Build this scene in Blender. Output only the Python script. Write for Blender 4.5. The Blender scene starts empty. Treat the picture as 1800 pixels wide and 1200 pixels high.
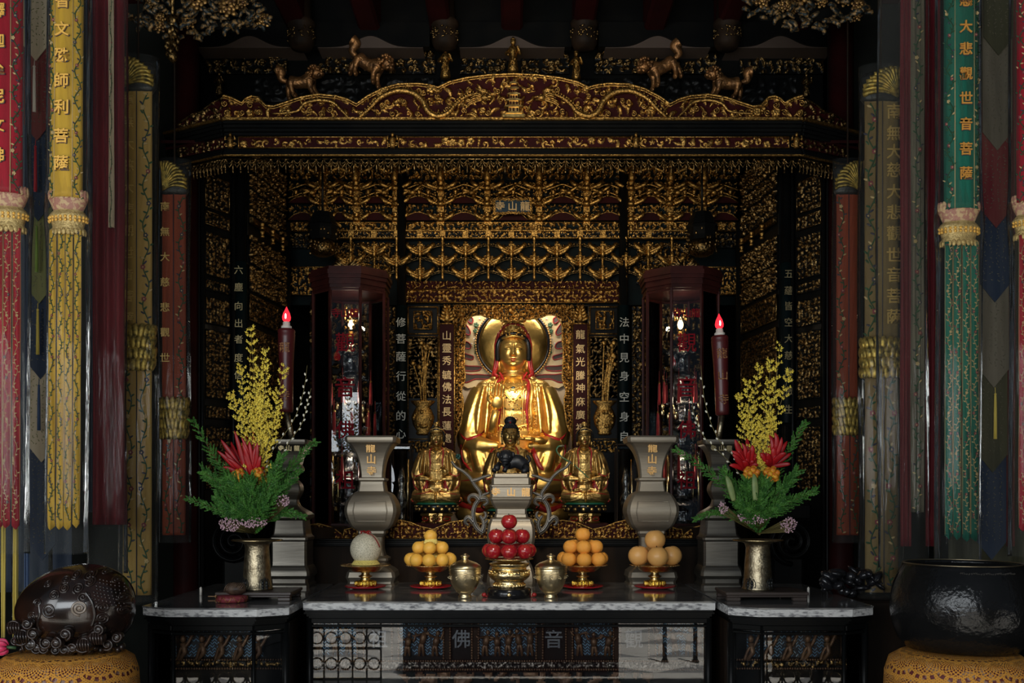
import bpy, math, random
import numpy as np
from mathutils import Vector, Matrix, noise
from mathutils.bvhtree import BVHTree
sc = bpy.context.scene
COL = sc.collection
PI = math.pi
# ---------------------------------------------------------------- camera, world, lights, exposure
CAM_Y, CAM_Z, F, HZ = -5.3, 1.5, 1750.0, 868.0
cam_d = bpy.data.cameras.new('camera'); cam = bpy.data.objects.new('camera', cam_d); COL.objects.link(cam)
cam.location = (0, CAM_Y, CAM_Z); cam.rotation_euler = (PI/2, 0, 0)
cam_d.sensor_width = 36; cam_d.lens = 35; cam_d.shift_y = (HZ-600)/1800; cam_d.clip_end = 60
sc.camera = cam
vs = sc.view_settings; vs.view_transform = 'Standard'; vs.look = 'None'; vs.gamma = 1; vs.use_curve_mapping = False
vs.exposure = 0.0
w = bpy.data.worlds.new('world'); sc.world = w; w.use_nodes = True
w.node_tree.nodes['Background'].inputs[0].default_value = (0.62, 0.78, 1.0, 1); w.node_tree.nodes['Background'].inputs[1].default_value = 0.10

def area(name, loc, target, size, power, color, size_y=None, spread=PI):
    l = bpy.data.lights.new(name, 'AREA'); l.energy = power; l.color = color; l.size = size; l.spread = spread
    if size_y: l.shape = 'RECTANGLE'; l.size_y = size_y
    o = bpy.data.objects.new(name, l); COL.objects.link(o); o.location = loc
    o.rotation_euler = (Vector(target)-Vector(loc)).to_track_quat('-Z', 'Y').to_euler(); return o
def spot(name, loc, target, power, color, angle, blend=.6, radius=.05):
    l = bpy.data.lights.new(name, 'SPOT'); l.energy = power; l.color = color; l.spot_size = angle; l.spot_blend = blend; l.shadow_soft_size = radius
    o = bpy.data.objects.new(name, l); COL.objects.link(o); o.location = loc
    o.rotation_euler = (Vector(target)-Vector(loc)).to_track_quat('-Z', 'Y').to_euler(); return o
area('daylight_from_hall_front', (-1.9, -7.5, 2.3), (-.2, 1.0, 1.4), 5.5, 215, (0.90, 0.96, 1.0), 1.7)
for sx_ in (-1, 1): spot('small_statue_fill', (sx_*.5, 1.40, 3.0), (sx_*.52, 1.75, 1.65), 16, (1.0, .88, .70), .5, .8, .05)  # added fill lights that brighten the dark faces of the small statues
area('niche_tube_lamp', (0, 3.52, 3.2), (0, 3.9, 2.1), 1.0, 5, (1.0, .90, .80), .05)
area('daylight_side_doorway', (-4.4, -4.8, 2.2), (-1.6, 0, 1.6), 1.2, 34, (0.95, 0.98, 1.0), 1.8)
area('canopy_lamp_strip', (0, 1.5, 3.6), (0, 3.1, 2.8), 2.0, 5.5, (1.0, 0.76, 0.46), .12)
spot('niche_spotlight', (0.0, 1.42, 3.35), (0, 3.3, 2.45), 112, (1.0, 0.87, 0.66), 0.62, .8, .16)
spot('niche_spotlight', (-.55, 1.42, 3.0), (0, 3.3, 2.1), 66, (1.0, 0.87, 0.66), 0.70, .8, .14)
spot('niche_spotlight', (.75, 1.42, 3.1), (0, 3.3, 2.2), 70, (1.0, 0.87, 0.66), 0.70, .8, .10)
spot('altar_spotlight', (0.0, -2.2, 3.2), (0, 1.1, 1.2), 205, (1.0, 0.88, 0.70), 0.62, .9, .25)
spot('crest_spotlight', (0.0, -1.6, 3.1), (0, 1.2, 3.95), 85, (1.0, 0.80, 0.52), 0.80, 1.0, .12)
sun = bpy.data.lights.new('courtyard_sun', 'SUN'); sun.energy = 13.0; sun.angle = .01; sun.color = (1, .97, .9)
so = bpy.data.objects.new('courtyard_sun', sun); COL.objects.link(so); so.rotation_euler = (math.radians(-12), math.radians(6), 0)

# ---------------------------------------------------------------- helpers
def s(Y): return (Y-CAM_Y)/F                      # metres per photo pixel at depth Y
def W(px, py, Y):
    k = s(Y); return Vector(((px-900)*k, Y, CAM_Z-(py-HZ)*k))
def X_(px, Y): return (px-900)*s(Y)
def Z_(py, Y): return CAM_Z-(py-HZ)*s(Y)

def tag(o, label, cat, group=None, kind=None):
    o['label'] = label; o['category'] = cat
    if group: o['group'] = group
    if kind: o['kind'] = kind
    return o
def empty(name, loc, label=None, cat=None, group=None, rz=0, kind=None):
    o = bpy.data.objects.new(name, None); COL.objects.link(o); o.location = loc; o.rotation_euler = (0, 0, rz)
    o.empty_display_size = .05
    if label: tag(o, label, cat, group, kind)
    return o

class MB:
    """collects shapes, then links them as one mesh object"""
    def __init__(self): self.V = []; self.F = []; self.M = []; self.S = []; self.n = 0
    def add(self, V, Fs, mat=0, smooth=True):
        V = np.asarray(V, dtype=float).reshape(-1, 3); self.V.append(V)
        n = self.n; self.F.extend([tuple(int(i)+n for i in f) for f in Fs])
        if isinstance(mat, int): self.M.extend([mat]*len(Fs))
        else: self.M.extend([int(m) for m in mat])
        self.S.extend([smooth]*len(Fs)); self.n += len(V); return self
    def box(self, c, d, rz=0, mat=0, bev=0, rot=None):
        x, y, z = [k/2 for k in d]
        if bev > 0:
            b = min(bev, x*.99, y*.99, z*.99)
            pts = []
            for sz in (-1, 1):
                for ins, zz in ((b, z), (0, z-b)) if sz > 0 else ((0, -(z-b)), (b, -z)):
                    pass
            rings = [(-z, b), (-z+b, 0), (z-b, 0), (z, b)]
            V = []
            for zz, i in rings:
                X0, Y0 = x-i, y-i
                b2 = b
                V += [(X0-b2 if X0 > b2 else X0*.5, -Y0, zz), (X0, -Y0+b2 if Y0 > b2 else -Y0*.5, zz), (X0, Y0-b2 if Y0 > b2 else Y0*.5, zz), (X0-b2 if X0 > b2 else X0*.5, Y0, zz),
                      (-(X0-b2) if X0 > b2 else -X0*.5, Y0, zz), (-X0, Y0-b2 if Y0 > b2 else Y0*.5, zz), (-X0, -Y0+b2 if Y0 > b2 else -Y0*.5, zz), (-(X0-b2) if X0 > b2 else -X0*.5, -Y0, zz)]
            Fs = [tuple(range(7, -1, -1)), tuple(range(24, 32))]
            for r in range(3):
                for k in range(8):
                    a, b_ = r*8+k, r*8+(k+1) % 8
                    Fs.append((a, b_, b_+8, a+8))
        else:
            V = [(-x, -y, -z), (x, -y, -z), (x, y, -z), (-x, y, -z), (-x, -y, z), (x, -y, z), (x, y, z), (-x, y, z)]
            Fs = [(0, 3, 2, 1), (4, 5, 6, 7), (0, 1, 5, 4), (1, 2, 6, 5), (2, 3, 7, 6), (3, 0, 4, 7)]
        V = np.array(V)
        if rot is not None: V = V @ np.array(rot.to_3x3()).T
        elif rz:
            cc, ss = math.cos(rz), math.sin(rz); V = np.c_[V[:, 0]*cc-V[:, 1]*ss, V[:, 0]*ss+V[:, 1]*cc, V[:, 2]]
        return self.add(V+np.array(c), Fs, mat, False)
    def prism(self, poly, z0, z1, mat=0, smooth=False):     # poly in xy, counter-clockwise
        n = len(poly)
        V = [(p[0], p[1], z0) for p in poly]+[(p[0], p[1], z1) for p in poly]
        Fs = [tuple(range(n-1, -1, -1)), tuple(range(n, 2*n))]+[(i, (i+1) % n, (i+1) % n+n, i+n) for i in range(n)]
        return self.add(V, Fs, mat, smooth)
    def slab(self, poly, y0, y1, mat=0, smooth=False, ng=False):      # poly in xz, extruded along y (front y0)
        if ng:
            n = len(poly); V = [(p[0], y0, p[1]) for p in poly]+[(p[0], y1, p[1]) for p in poly]
            return self.add(V, [tuple(range(n)), tuple(range(2*n-1, n-1, -1))]+[(i, (i+1) % n, (i+1) % n+n, i+n) for i in range(n)], mat, smooth)
        from mathutils.geometry import tessellate_polygon
        n = len(poly)
        V = [(p[0], y0, p[1]) for p in poly]+[(p[0], y1, p[1]) for p in poly]
        T = tessellate_polygon([[Vector((p[0], p[1], 0)) for p in poly]])
        Fs = [tuple(t) for t in T]+[tuple(i+n for i in t[::-1]) for t in T]+[(i, (i+1) % n, (i+1) % n+n, i+n) for i in range(n)]
        return self.add(V, Fs, mat, smooth)
    def lathe(self, prof, n=32, c=(0, 0, 0), mat=0, smooth=True, sq=None, rot0=0, sx=1, sy=1):
        """prof: (r, z) pairs from bottom to top; sq = superellipse exponent (square vessels)"""
        V = []; 
        for r, z in prof:
            for k in range(n):
                a = 2*PI*k/n+rot0; cx, sy_ = math.cos(a), math.sin(a)
                if sq:
                    m = (abs(cx)**sq+abs(sy_)**sq)**(-1/sq); cx *= m; sy_ *= m
                V.append((c[0]+r*cx*sx, c[1]+r*sy_*sy, c[2]+z))
        Fs = []
        for i in range(len(prof)-1):
            for k in range(n):
                a = i*n+k; b = i*n+(k+1) % n
                Fs.append((a, b, b+n, a+n))
        Fs.append(tuple(range(n-1, -1, -1))); Fs.append(tuple((len(prof)-1)*n+k for k in range(n)))
        return self.add(V, Fs, mat, smooth)
    def tube(self, pts, r, n=8, mat=0, caps=True, flat=1.0, up=None, closed=False):
        P = [Vector(p) for p in pts]; m = len(P)
        if m < 2: return self
        R = [r]*m if not hasattr(r, '__len__') else list(r)
        V = []; prev = None
        for i, p in enumerate(P):
            if closed: t = P[(i+1) % m]-P[i-1]
            else: t = (P[min(i+1, m-1)]-P[max(i-1, 0)])
            if t.length < 1e-9: t = Vector((0, 0, 1))
            t.normalize()
            if prev is None:
                u = Vector(up) if up is not None else (Vector((0, 1, 0)) if abs(t.y) < .9 else Vector((1, 0, 0)))
            else: u = prev
            u = (u-t*u.dot(t))
            if u.length < 1e-6: u = t.orthogonal()
            u.normalize(); prev = u; v = t.cross(u)
            for k in range(n):
                a = 2*PI*k/n
                V.append(p+(u*math.cos(a)*flat+v*math.sin(a))*R[i])
        Fs = [(i*n+k, i*n+(k+1) % n, (i+1) * n+(k+1) % n, (i+1)*n+k) for i in range(m-1) for k in range(n)]
        if closed: Fs += [((m-1)*n+k, (m-1)*n+(k+1) % n, (k+1) % n, k) for k in range(n)]
        elif caps: Fs += [tuple(range(n-1, -1, -1)), tuple((m-1)*n+k for k in range(n))]
        return self.add([tuple(v) for v in V], Fs, mat)
    def ell(self, c, r, nu=12, nv=8, mat=0, rot=None):
        if not hasattr(r, '__len__'): r = (r, r, r)
        V = [(0, 0, -1)]
        for j in range(1, nv):
            a = -PI/2+PI*j/nv
            for k in range(nu):
                b = 2*PI*k/nu; V.append((math.cos(a)*math.cos(b), math.cos(a)*math.sin(b), math.sin(a)))
        V.append((0, 0, 1)); V = np.array(V)*np.array(r)
        if rot is not None: V = V @ np.array(rot.to_3x3()).T
        V = V+np.array(c)
        Fs = [(0, 1+(k+1) % nu, 1+k) for k in range(nu)]
        for j in range(nv-2):
            for k in range(nu):
                a = 1+j*nu+k; b = 1+j*nu+(k+1) % nu; Fs.append((a, b, b+nu, a+nu))
        L = len(V)-1; o = 1+(nv-2)*nu
        Fs += [(o+k, o+(k+1) % nu, L) for k in range(nu)]
        return self.add(V, Fs, mat)
    def quad(self, pts, mat=0): return self.add(pts, [tuple(range(len(pts)))], mat, False)
    def xf(self, M, start=0):
        """transform everything added so far"""
        A = np.array(M); 
        for i in range(start, len(self.V)):
            v = self.V[i]; self.V[i] = v @ A[:3, :3].T + A[:3, 3]
        return self
    def merge(self, o, M=None, matmap=None):
        V = np.concatenate(o.V) if o.V else np.zeros((0, 3))
        if M is not None:
            A = np.array(M); V = V @ A[:3, :3].T+A[:3, 3]
        n = self.n; self.V.append(V); self.F.extend([tuple(i+n for i in f) for f in o.F])
        self.M.extend([matmap[m] for m in o.M] if matmap else o.M); self.S.extend(o.S); self.n += len(V); return self
    def mesh(self, name, mats):
        me = bpy.data.meshes.new(name)
        V = np.concatenate(self.V) if self.V else np.zeros((0, 3))
        me.from_pydata(V.tolist(), [], self.F)
        for m in (mats if isinstance(mats, (list, tuple)) else [mats]): me.materials.append(m)
        me.polygons.foreach_set('material_index', self.M); me.polygons.foreach_set('use_smooth', self.S)
        me.update(); return me
    def build(self, name, mats, parent=None, world=False, label=None):
        """world=True: coordinates are world ones although the object gets a parent"""
        if world and parent is not None:
            loc = Vector(parent.location); pp = parent.parent
            while pp is not None: loc += Vector(pp.location); pp = pp.parent
            self.xf(Matrix.Translation(-loc))
        me = self.mesh(name, mats)
        o = bpy.data.objects.new(name, me); COL.objects.link(o)
        if parent is not None: o.parent = parent
        if label: o['label'] = label
        return o
def thing(mb, name, mats, label, cat, group=None, kind=None, base=None):
    """one-mesh thing: origin moved to its base centre"""
    V = np.concatenate(mb.V); 
    b = np.array([(V[:, 0].min()+V[:, 0].max())/2, (V[:, 1].min()+V[:, 1].max())/2, V[:, 2].min()]) if base is None else np.array(base)
    mb.xf(Matrix.Translation(-Vector(b))); o = mb.build(name, mats); o.location = b
    return tag(o, label, cat, group, kind)
def copy_tree(o, parent=None):
    c = o.copy(); COL.objects.link(c); c.parent = parent
    for ch in list(o.children): copy_tree(ch, c)
    return c
def struct(o): o['kind'] = 'structure'; return o

# text ------------------------------------------------------------------
_tc = bpy.data.curves.new('lettering', 'FONT'); _tc.resolution_u = 2; _to = bpy.data.objects.new('lettering', _tc); COL.objects.link(_to)
_glyph = {}
def glyph(ch, bold=0.0, ext=.03):
    k = (ch, bold, ext)
    if k not in _glyph:
        _tc.body = ch; _tc.size = 1; _tc.extrude = ext; _tc.offset = bold
        dg = bpy.context.evaluated_depsgraph_get(); dg.update()
        me = bpy.data.meshes.new_from_object(_to.evaluated_get(dg))
        V = np.zeros(len(me.vertices)*3); me.vertices.foreach_get('co', V); V = V.reshape(-1, 3)
        Fs = [tuple(p.vertices) for p in me.polygons]
        c = (V.min(0)+V.max(0))/2; V = V-c; V /= max(V[:, 0].ptp() if hasattr(V[:, 0], 'ptp') else np.ptp(V[:, 0]), np.ptp(V[:, 1]))
        bpy.data.meshes.remove(me); _glyph[k] = (V, Fs)
    return _glyph[k]
def put_text(mb, ch, c, size, mat=0, bold=0.0, ext=.03, wide=1.0, rz=0, skew=0):
    """character facing -y, centred at c"""
    V, Fs = glyph(ch, bold, ext)
    P = np.c_[V[:, 0]*size*wide+V[:, 1]*size*skew, -V[:, 2]*size, V[:, 1]*size]
    if rz: cc, ss = math.cos(rz), math.sin(rz); P = np.c_[P[:, 0]*cc-P[:, 1]*ss, P[:, 0]*ss+P[:, 1]*cc, P[:, 2]]
    mb.add(P+np.array(c), Fs, mat, False)

# materials -------------------------------------------------------------
def mat(name, col, rough=.5, metal=0, bump=0, bscale=40, col2=None, cscale=8, spec=.5, coat=0, trans=0, ior=1.45, emit=None, estr=0, alpha=1, rvar=0, sheen=0, contrast=(.35, .65), stretch=None, detail=4):
    m = bpy.data.materials.new(name); m.use_nodes = True; nt = m.node_tree; b = nt.nodes['Principled BSDF']
    b.inputs['Base Color'].default_value = (*col, 1); b.inputs['Roughness'].default_value = rough; b.inputs['Metallic'].default_value = metal
    b.inputs['Specular IOR Level'].default_value = spec; b.inputs['Coat Weight'].default_value = coat; b.inputs['Coat Roughness'].default_value = .08
    b.inputs['Transmission Weight'].default_value = trans; b.inputs['IOR'].default_value = ior; b.inputs['Alpha'].default_value = alpha
    b.inputs['Sheen Weight'].default_value = sheen
    if emit: b.inputs['Emission Color'].default_value = (*emit, 1); b.inputs['Emission Strength'].default_value = estr
    tc = nt.nodes.new('ShaderNodeTexCoord'); src = tc.outputs['Object']
    if stretch:
        mp = nt.nodes.new('ShaderNodeMapping'); mp.inputs['Scale'].default_value = stretch; nt.links.new(src, mp.inputs[0]); src = mp.outputs[0]
    def nz(scale, det=detail):
        n = nt.nodes.new('ShaderNodeTexNoise'); n.inputs['Scale'].default_value = scale; n.inputs['Detail'].default_value = det; nt.links.new(src, n.inputs['Vector']); return n
    if col2 is not None:
        n = nz(cscale); r = nt.nodes.new('ShaderNodeValToRGB'); r.color_ramp.elements[0].position = contrast[0]; r.color_ramp.elements[1].position = contrast[1]
        r.color_ramp.elements[0].color = (*col, 1); r.color_ramp.elements[1].color = (*col2, 1)
        nt.links.new(n.outputs[0], r.inputs[0]); nt.links.new(r.outputs[0], b.inputs['Base Color'])
        if rvar:
            mr = nt.nodes.new('ShaderNodeMapRange'); mr.inputs[3].default_value = rough; mr.inputs[4].default_value = min(1, rough+rvar)
            nt.links.new(n.outputs[0], mr.inputs[0]); nt.links.new(mr.outputs[0], b.inputs['Roughness'])
    if bump:
        n = nz(bscale); bp = nt.nodes.new('ShaderNodeBump'); bp.inputs['Strength'].default_value = bump; bp.inputs['Distance'].default_value = .01
        nt.links.new(n.outputs[0], bp.inputs['Height']); nt.links.new(bp.outputs[0], b.inputs['Normal'])
    return m
M = {}
M['gilt'] = mat('aged_gilding', (.66, .38, .10), .32, 1, .45, 90, (.10, .055, .02), 85, rvar=.25, contrast=(.36, .66))
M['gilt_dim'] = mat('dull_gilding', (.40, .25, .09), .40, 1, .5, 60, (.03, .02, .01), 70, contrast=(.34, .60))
M['letter'] = mat('clean_gold_letter', (.52, .36, .17), .5, .35)
M['gold'] = mat('polished_gold_leaf', (.95, .64, .20), .33, .92, .12, 45, (.78, .44, .10), 9)
M['gold_worn'] = mat('worn_gold_leaf', (.78, .54, .19), .34, .95, .25, 70, (.30, .17, .05), 16)
M['brass'] = mat('bright_brass', (.88, .70, .38), .24, 1, .12, 80, (.74, .53, .22), 14)
M['brass_old'] = mat('mottled_old_brass', (.50, .42, .28), .38, 1, .3, 90, (.27, .22, .14), 35)
M['pewter'] = mat('brushed_pewter', (.285, .25, .195), .44, .75, .05, 14, (.25, .215, .165), 6, stretch=(1, 1, 18))
M['pewter_dark'] = mat('tarnished_pewter', (.15, .145, .135), .38, 1, .1, 14, (.10, .095, .09), 6, stretch=(1, 1, 18))
M['lacquer'] = mat('black_lacquered_wood', (.0035, .004, .0042), .34, 0, .06, 20, (.006, .006, .0055), 5, spec=.12)
M['darkwood'] = mat('dark_stained_wood', (.024, .014, .008), .6, 0, .2, 30, (.009, .006, .004), 10, stretch=(1, 1, .12), spec=.12)
M['rosewood'] = mat('red_brown_rosewood', (.045, .010, .008), .36, 0, .1, 30, (.025, .006, .005), 10, spec=.18)
M['maroon'] = mat('dark_red_paint', (.030, .004, .004), .6, 0, .1, 30, (.018, .003, .003), 5, spec=.1)
M['redtrim'] = mat('red_lacquer_trim', (.36, .016, .016), .38, 0, .1, 60, (.22, .01, .01), 20)
M['tealwood'] = mat('dark_teal_paint', (.002, .007, .008), .5, 0, .1, 30, (.0015, .004, .0045), 6, spec=.1)
M['wallgreen'] = mat('dim_painted_wall', (.010, .011, .009), .8, 0, .1, 20, (.005, .006, .005), 3, spec=.1)
M['marble'] = mat('veined_marble_shaded_top', (.20, .195, .185), .10, 0, 0, 10, (.055, .056, .06), 11, coat=.3, contrast=(.42, .72), stretch=(1, 2.2, 3), detail=9)  # same stone as the edge, colour darkened for the grazing light on top
M['marble_edge'] = mat('pale_marble_edge', (.68, .67, .65), .30, 0, .05, 40, (.16, .16, .17), 26, contrast=(.46, .66), stretch=(1, 2, 3), detail=9)
M['stone_floor'] = mat('hall_stone_floor', (.05, .048, .046), .4, 0, .05, 8, (.03, .029, .028), 3)
M['cream'] = mat('cream_flame_board', (.72, .56, .32), .5, 0, .1, 30, (.60, .42, .18), 12)
M['beige'] = mat('beige_back_cloth', (.55, .43, .31), .7, 0, .05, 60)
M['leafgreen'] = mat('painted_green', (.05, .11, .045), .5)
M['black'] = mat('black_gloss', (.008, .008, .009), .18, 0, .05, 30)
M['haircurl'] = mat('black_blue_paint', (.010, .012, .016), .4, 0, .1, 60)
M['white'] = mat('off_white', (.75, .70, .62), .5)
M['bronze_dark'] = mat('dark_bronze', (.020, .022, .022), .42, .5, .3, 90, (.035, .036, .034), 30)
def thin_glass(name, ior=1.5, tint=(1, 1, 1), rough=0.0, bump=0, bscale=(6, 6, 1), haze=0):
    """clear sheet: mirrors by Fresnel and lets the rest through"""
    m = bpy.data.materials.new(name); m.use_nodes = True; nt = m.node_tree; nt.nodes.clear(); N = nt.nodes.new; L = nt.links.new
    out = N('ShaderNodeOutputMaterial'); tr = N('ShaderNodeBsdfTransparent'); gl = N('ShaderNodeBsdfGlossy'); mx = N('ShaderNodeMixShader'); fr = N('ShaderNodeFresnel')
    tr.inputs[0].default_value = (*tint, 1); gl.inputs['Roughness'].default_value = rough; fr.inputs[0].default_value = ior
    L(fr.outputs[0], mx.inputs[0]); L(tr.outputs[0], mx.inputs[1]); L(gl.outputs[0], mx.inputs[2])
    if bump:
        tc = N('ShaderNodeTexCoord'); mp = N('ShaderNodeMapping'); mp.inputs['Scale'].default_value = bscale; nz = N('ShaderNodeTexNoise'); nz.inputs['Scale'].default_value = 3; bp = N('ShaderNodeBump'); bp.inputs['Strength'].default_value = bump; bp.inputs['Distance'].default_value = .02
        L(tc.outputs['Object'], mp.inputs[0]); L(mp.outputs[0], nz.inputs['Vector']); L(nz.outputs[0], bp.inputs['Height']); L(bp.outputs[0], gl.inputs['Normal'])
    L(mx.outputs[0], out.inputs[0]); return m
# ---------------------------------------------------------------- carved relief
def relief(w, h, cell, seed, mix, fill=1.0):
    """height map (h rows, w cols) of scrolls, leaves, blossoms and small figures; cell = motif size in samples"""
    rng = random.Random(seed); H = np.zeros((h, w)); yy, xx = np.mgrid[0:h, 0:w].astype(float)
    keys = list(mix); wts = [mix[k] for k in keys]
    def stamp(cx, cy, r, fn):
        x0, x1, y0, y1 = max(0, int(cx-r-1)), min(w, int(cx+r+2)), max(0, int(cy-r-1)), min(h, int(cy+r+2))
        if x1 <= x0 or y1 <= y0: return
        X = xx[y0:y1, x0:x1]-cx; Y = yy[y0:y1, x0:x1]-cy
        H[y0:y1, x0:x1] = np.maximum(H[y0:y1, x0:x1], fn(X, Y))
    def spiral(cx, cy, r):
        a = rng.uniform(0, 6.28); sg = rng.choice((-1, 1)); k = rng.uniform(2.6, 3.6)
        def f(X, Y):
            rho = np.hypot(X, Y)+.3; th = np.arctan2(Y, X)
            ph = np.cos(th*sg+a+k*np.log(rho/r))
            return np.clip(ph*1.6-.1, 0, 1)**.6*np.clip(1.25-(rho/r)**2*1.2, 0, 1)*(.65+.35*np.clip(1-rho/r, 0, 1))
        stamp(cx, cy, r, f)
    def leaf(cx, cy, r):
        a = rng.uniform(0, 6.28); L = r; wd = r*rng.uniform(.28, .45); c, s_ = math.cos(a), math.sin(a); hh = rng.uniform(.6, 1); bend = rng.uniform(-.5, .5)/r
        def f(X, Y):
            u = X*c+Y*s_; v = -X*s_+Y*c+bend*u*u
            e = 1-(u/L)**2-(v/(wd*(1-.5*u/L)))**2
            return hh*np.sqrt(np.clip(e, 0, 1))*(.72+.28*np.abs(np.sin(v/wd*4+.6)))
        stamp(cx, cy, r, f)
    def flower(cx, cy, r):
        a = rng.uniform(0, 6.28); n = rng.choice((4, 5, 5, 6))
        def f(X, Y):
            rho = np.hypot(X, Y); th = np.arctan2(Y, X); R = r*.8*(.72+.28*np.abs(np.cos(n/2*th+a)))
            q = rho/R
            return np.where(q < 1, .55+.45*np.sin(np.clip(q, 0, 1)*PI*.9+.2), 0)*(1-.3*(np.abs(q-.35) < .09))
        stamp(cx, cy, r, f)
    def figure(cx, cy, r):
        lean = rng.uniform(-.3, .3)
        def f(X, Y):
            X2 = X+lean*Y; b = 1-(X2/(r*.38))**2-((Y-r*.25)/(r*.72))**2; hd = 1-(X/(r*.2))**2-((Y+r*.62)/(r*.24))**2
            arm = 1-((X+Y*.7)/(r*.16))**2-((Y)/(r*.6))**2
            return np.maximum.reduce([np.sqrt(np.clip(b, 0, 1))*(.75+.25*np.abs(np.sin(X2/r*9))), np.sqrt(np.clip(hd, 0, 1)), .7*np.sqrt(np.clip(arm, 0, 1))])
        stamp(cx, cy, r, f)
    fns = dict(spiral=spiral, leaf=leaf, flower=flower, figure=figure)
    pitch = cell*1.15/fill
    ny = max(1, round(h/pitch)); nx = max(1, round(w/pitch))
    for j in range(ny):
        for i in range(nx):
            cx = (i+.5+rng.uniform(-.28, .28))*w/nx; cy = (j+.5+rng.uniform(-.25, .25))*h/ny
            k = rng.choices(keys, wts)[0]; r = cell*rng.uniform(.55, .85)
            fns[k](cx, cy, r)
            if rng.random() < .7: leaf(cx+rng.uniform(-.6, .6)*cell, cy+rng.uniform(-.6, .6)*cell, r*.6)
    return H
CELL = .62
MIX = dict(spiral=3, leaf=3, flower=1.5)
MIXF = dict(spiral=2, leaf=2, flower=1, figure=2)
def carved(name, parent, p0, p1, z0, z1, mats, depth=.015, cell=.045, seed=1, mix=MIX, step=.0040, keep=None, thr=.2, fill=.98, H=None, label=None, back=True):
    """relief panel standing on the plan line p0-p1 between heights z0 and z1, facing the hall; keep(X, Z) masks it"""
    p0 = np.array(p0, float); p1 = np.array(p1, float); L = np.linalg.norm(p1-p0); d = (p1-p0)/L; nrm = np.array([d[1], -d[0]])
    nx = max(3, int(L/step)); nz = max(3, int((z1-z0)/step))
    cell = cell*CELL
    if H is None: H = relief(nx+1, nz+1, cell/step, seed, mix, fill)
    u = np.linspace(0, L, nx+1); z = np.linspace(z0, z1, nz+1); U, Z = np.meshgrid(u, z)
    Hf = H*depth
    X = p0[0]+U*d[0]+nrm[0]*Hf; Y = p0[1]+U*d[1]+nrm[1]*Hf
    V = np.stack([X, Y, Z], -1).reshape(-1, 3)
    i, j = np.meshgrid(np.arange(nx), np.arange(nz)); a = (j*(nx+1)+i).ravel()
    Fs = np.c_[a, a+1, a+nx+2, a+nx+1]
    hm = ((H[:-1, :-1]+H[1:, :-1]+H[:-1, 1:]+H[1:, 1:])/4).ravel()
    mi = (hm > thr).astype(int)
    if keep is not None:
        xc = (p0[0]+(U[:-1, :-1]+L/nx/2)*d[0]).ravel(); zc = (Z[:-1, :-1]+(z1-z0)/nz/2).ravel()
        kp = keep(xc, zc); Fs = Fs[kp]; mi = mi[kp]
    if back and keep is None:                                   # board thickness
        t = .012; c = [(p0, z0), (p1, z0), (p1, z1), (p0, z1)]; n0 = len(V)
        B = np.array([(q[0]-nrm[0]*t, q[1]-nrm[1]*t, zz) for q, zz in c]+[(q[0], q[1], zz) for q, zz in c])
        V = np.r_[V, B]; extra = np.array([(3, 2, 1, 0), (4, 5, 1, 0)[::-1], (5, 6, 2, 1)[::-1], (6, 7, 3, 2)[::-1], (7, 4, 0, 3)[::-1]])+n0
        Fs = np.r_[Fs, extra]; mi = np.r_[mi, np.zeros(5, int)]
    loc = Vector((0, 0, 0)); q = parent
    while q is not None: loc += Vector(q.location); q = q.parent
    V = V-np.array(loc)
    me = bpy.data.meshes.new(name); me.from_pydata(V.tolist(), [], Fs.tolist())
    for m in mats: me.materials.append(m)
    me.polygons.foreach_set('material_index', mi.tolist()); me.polygons.foreach_set('use_smooth', [True]*len(me.polygons)); me.update()
    o = bpy.data.objects.new(name, me); COL.objects.link(o); o.parent = parent
    if label: o['label'] = label
    return o
def curve_fn(pts):
    xs = np.array([p[0] for p in pts], float); ys = np.array([p[1] for p in pts], float)
    return lambda x: np.interp(x, xs, ys)
def smooth_line(pts, n=6):
    """Catmull-Rom through 2D/3D points"""
    P = [Vector(p) if len(p) == 3 else Vector((p[0], p[1], 0)) for p in pts]; out = []
    for i in range(len(P)-1):
        a, b, c, d = P[max(i-1, 0)], P[i], P[i+1], P[min(i+2, len(P)-1)]
        for k in range(n):
            t = k/n; out.append(.5*((2*b)+(c-a)*t+(2*a-5*b+4*c-d)*t*t+(3*b-a-3*c+d)*t**3))
    out.append(P[-1]); return out
# ---------------------------------------------------------------- hall (structure)
def sbox(name, c, d, m, bev=0):
    b = MB().box((0, 0, 0), d, bev=bev); o = b.build(name, m); o.location = c; return struct(o)
sbox('floor', (0, 1.15, -.05), (9, 7.1, .1), M['stone_floor'])
sbox('ceiling', (0, 1.75, 5.35), (9, 6.5, .1), M['darkwood'])
PAVE = mat('courtyard_stone', (.62, .60, .56), .7, 0, .1, 8, (.46, .44, .41), 2)
sbox('floor_courtyard', (0, -8.4, -.045), (12, 12.0, .11), PAVE)
b = MB()
for i in range(-7, 8):
    for j in range(14):
        x, y = i*.8, -2.9-j*.8; b.add([(x-.4, y, .0105), (x+.4, y, .0105), (x, y-.4, .0105)], [(2, 1, 0)], 0, False)
struct(b.build('floor_inlay', mat('grey_paving_triangle', (.22, .22, .22), .7)))
sbox('wall_back', (0, 4.6, 2.6), (9, .12, 5.4), M['wallgreen'])
sbox('wall_left', (-4.3, 1.2, 2.6), (.12, 6.8, 5.4), M['wallgreen'])
sbox('wall_right', (4.3, 1.2, 2.6), (.12, 6.8, 5.4), M['wallgreen'])
for x0, x1, nm in ((-3.6, X_(338, 1.75), 'wall_shrine_left'), (X_(1462, 1.75), 3.6, 'wall_shrine_right')):
    sbox(nm, ((x0+x1)/2, 1.8, 2.6), (x1-x0, .10, 5.2), M['wallgreen'])
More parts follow.
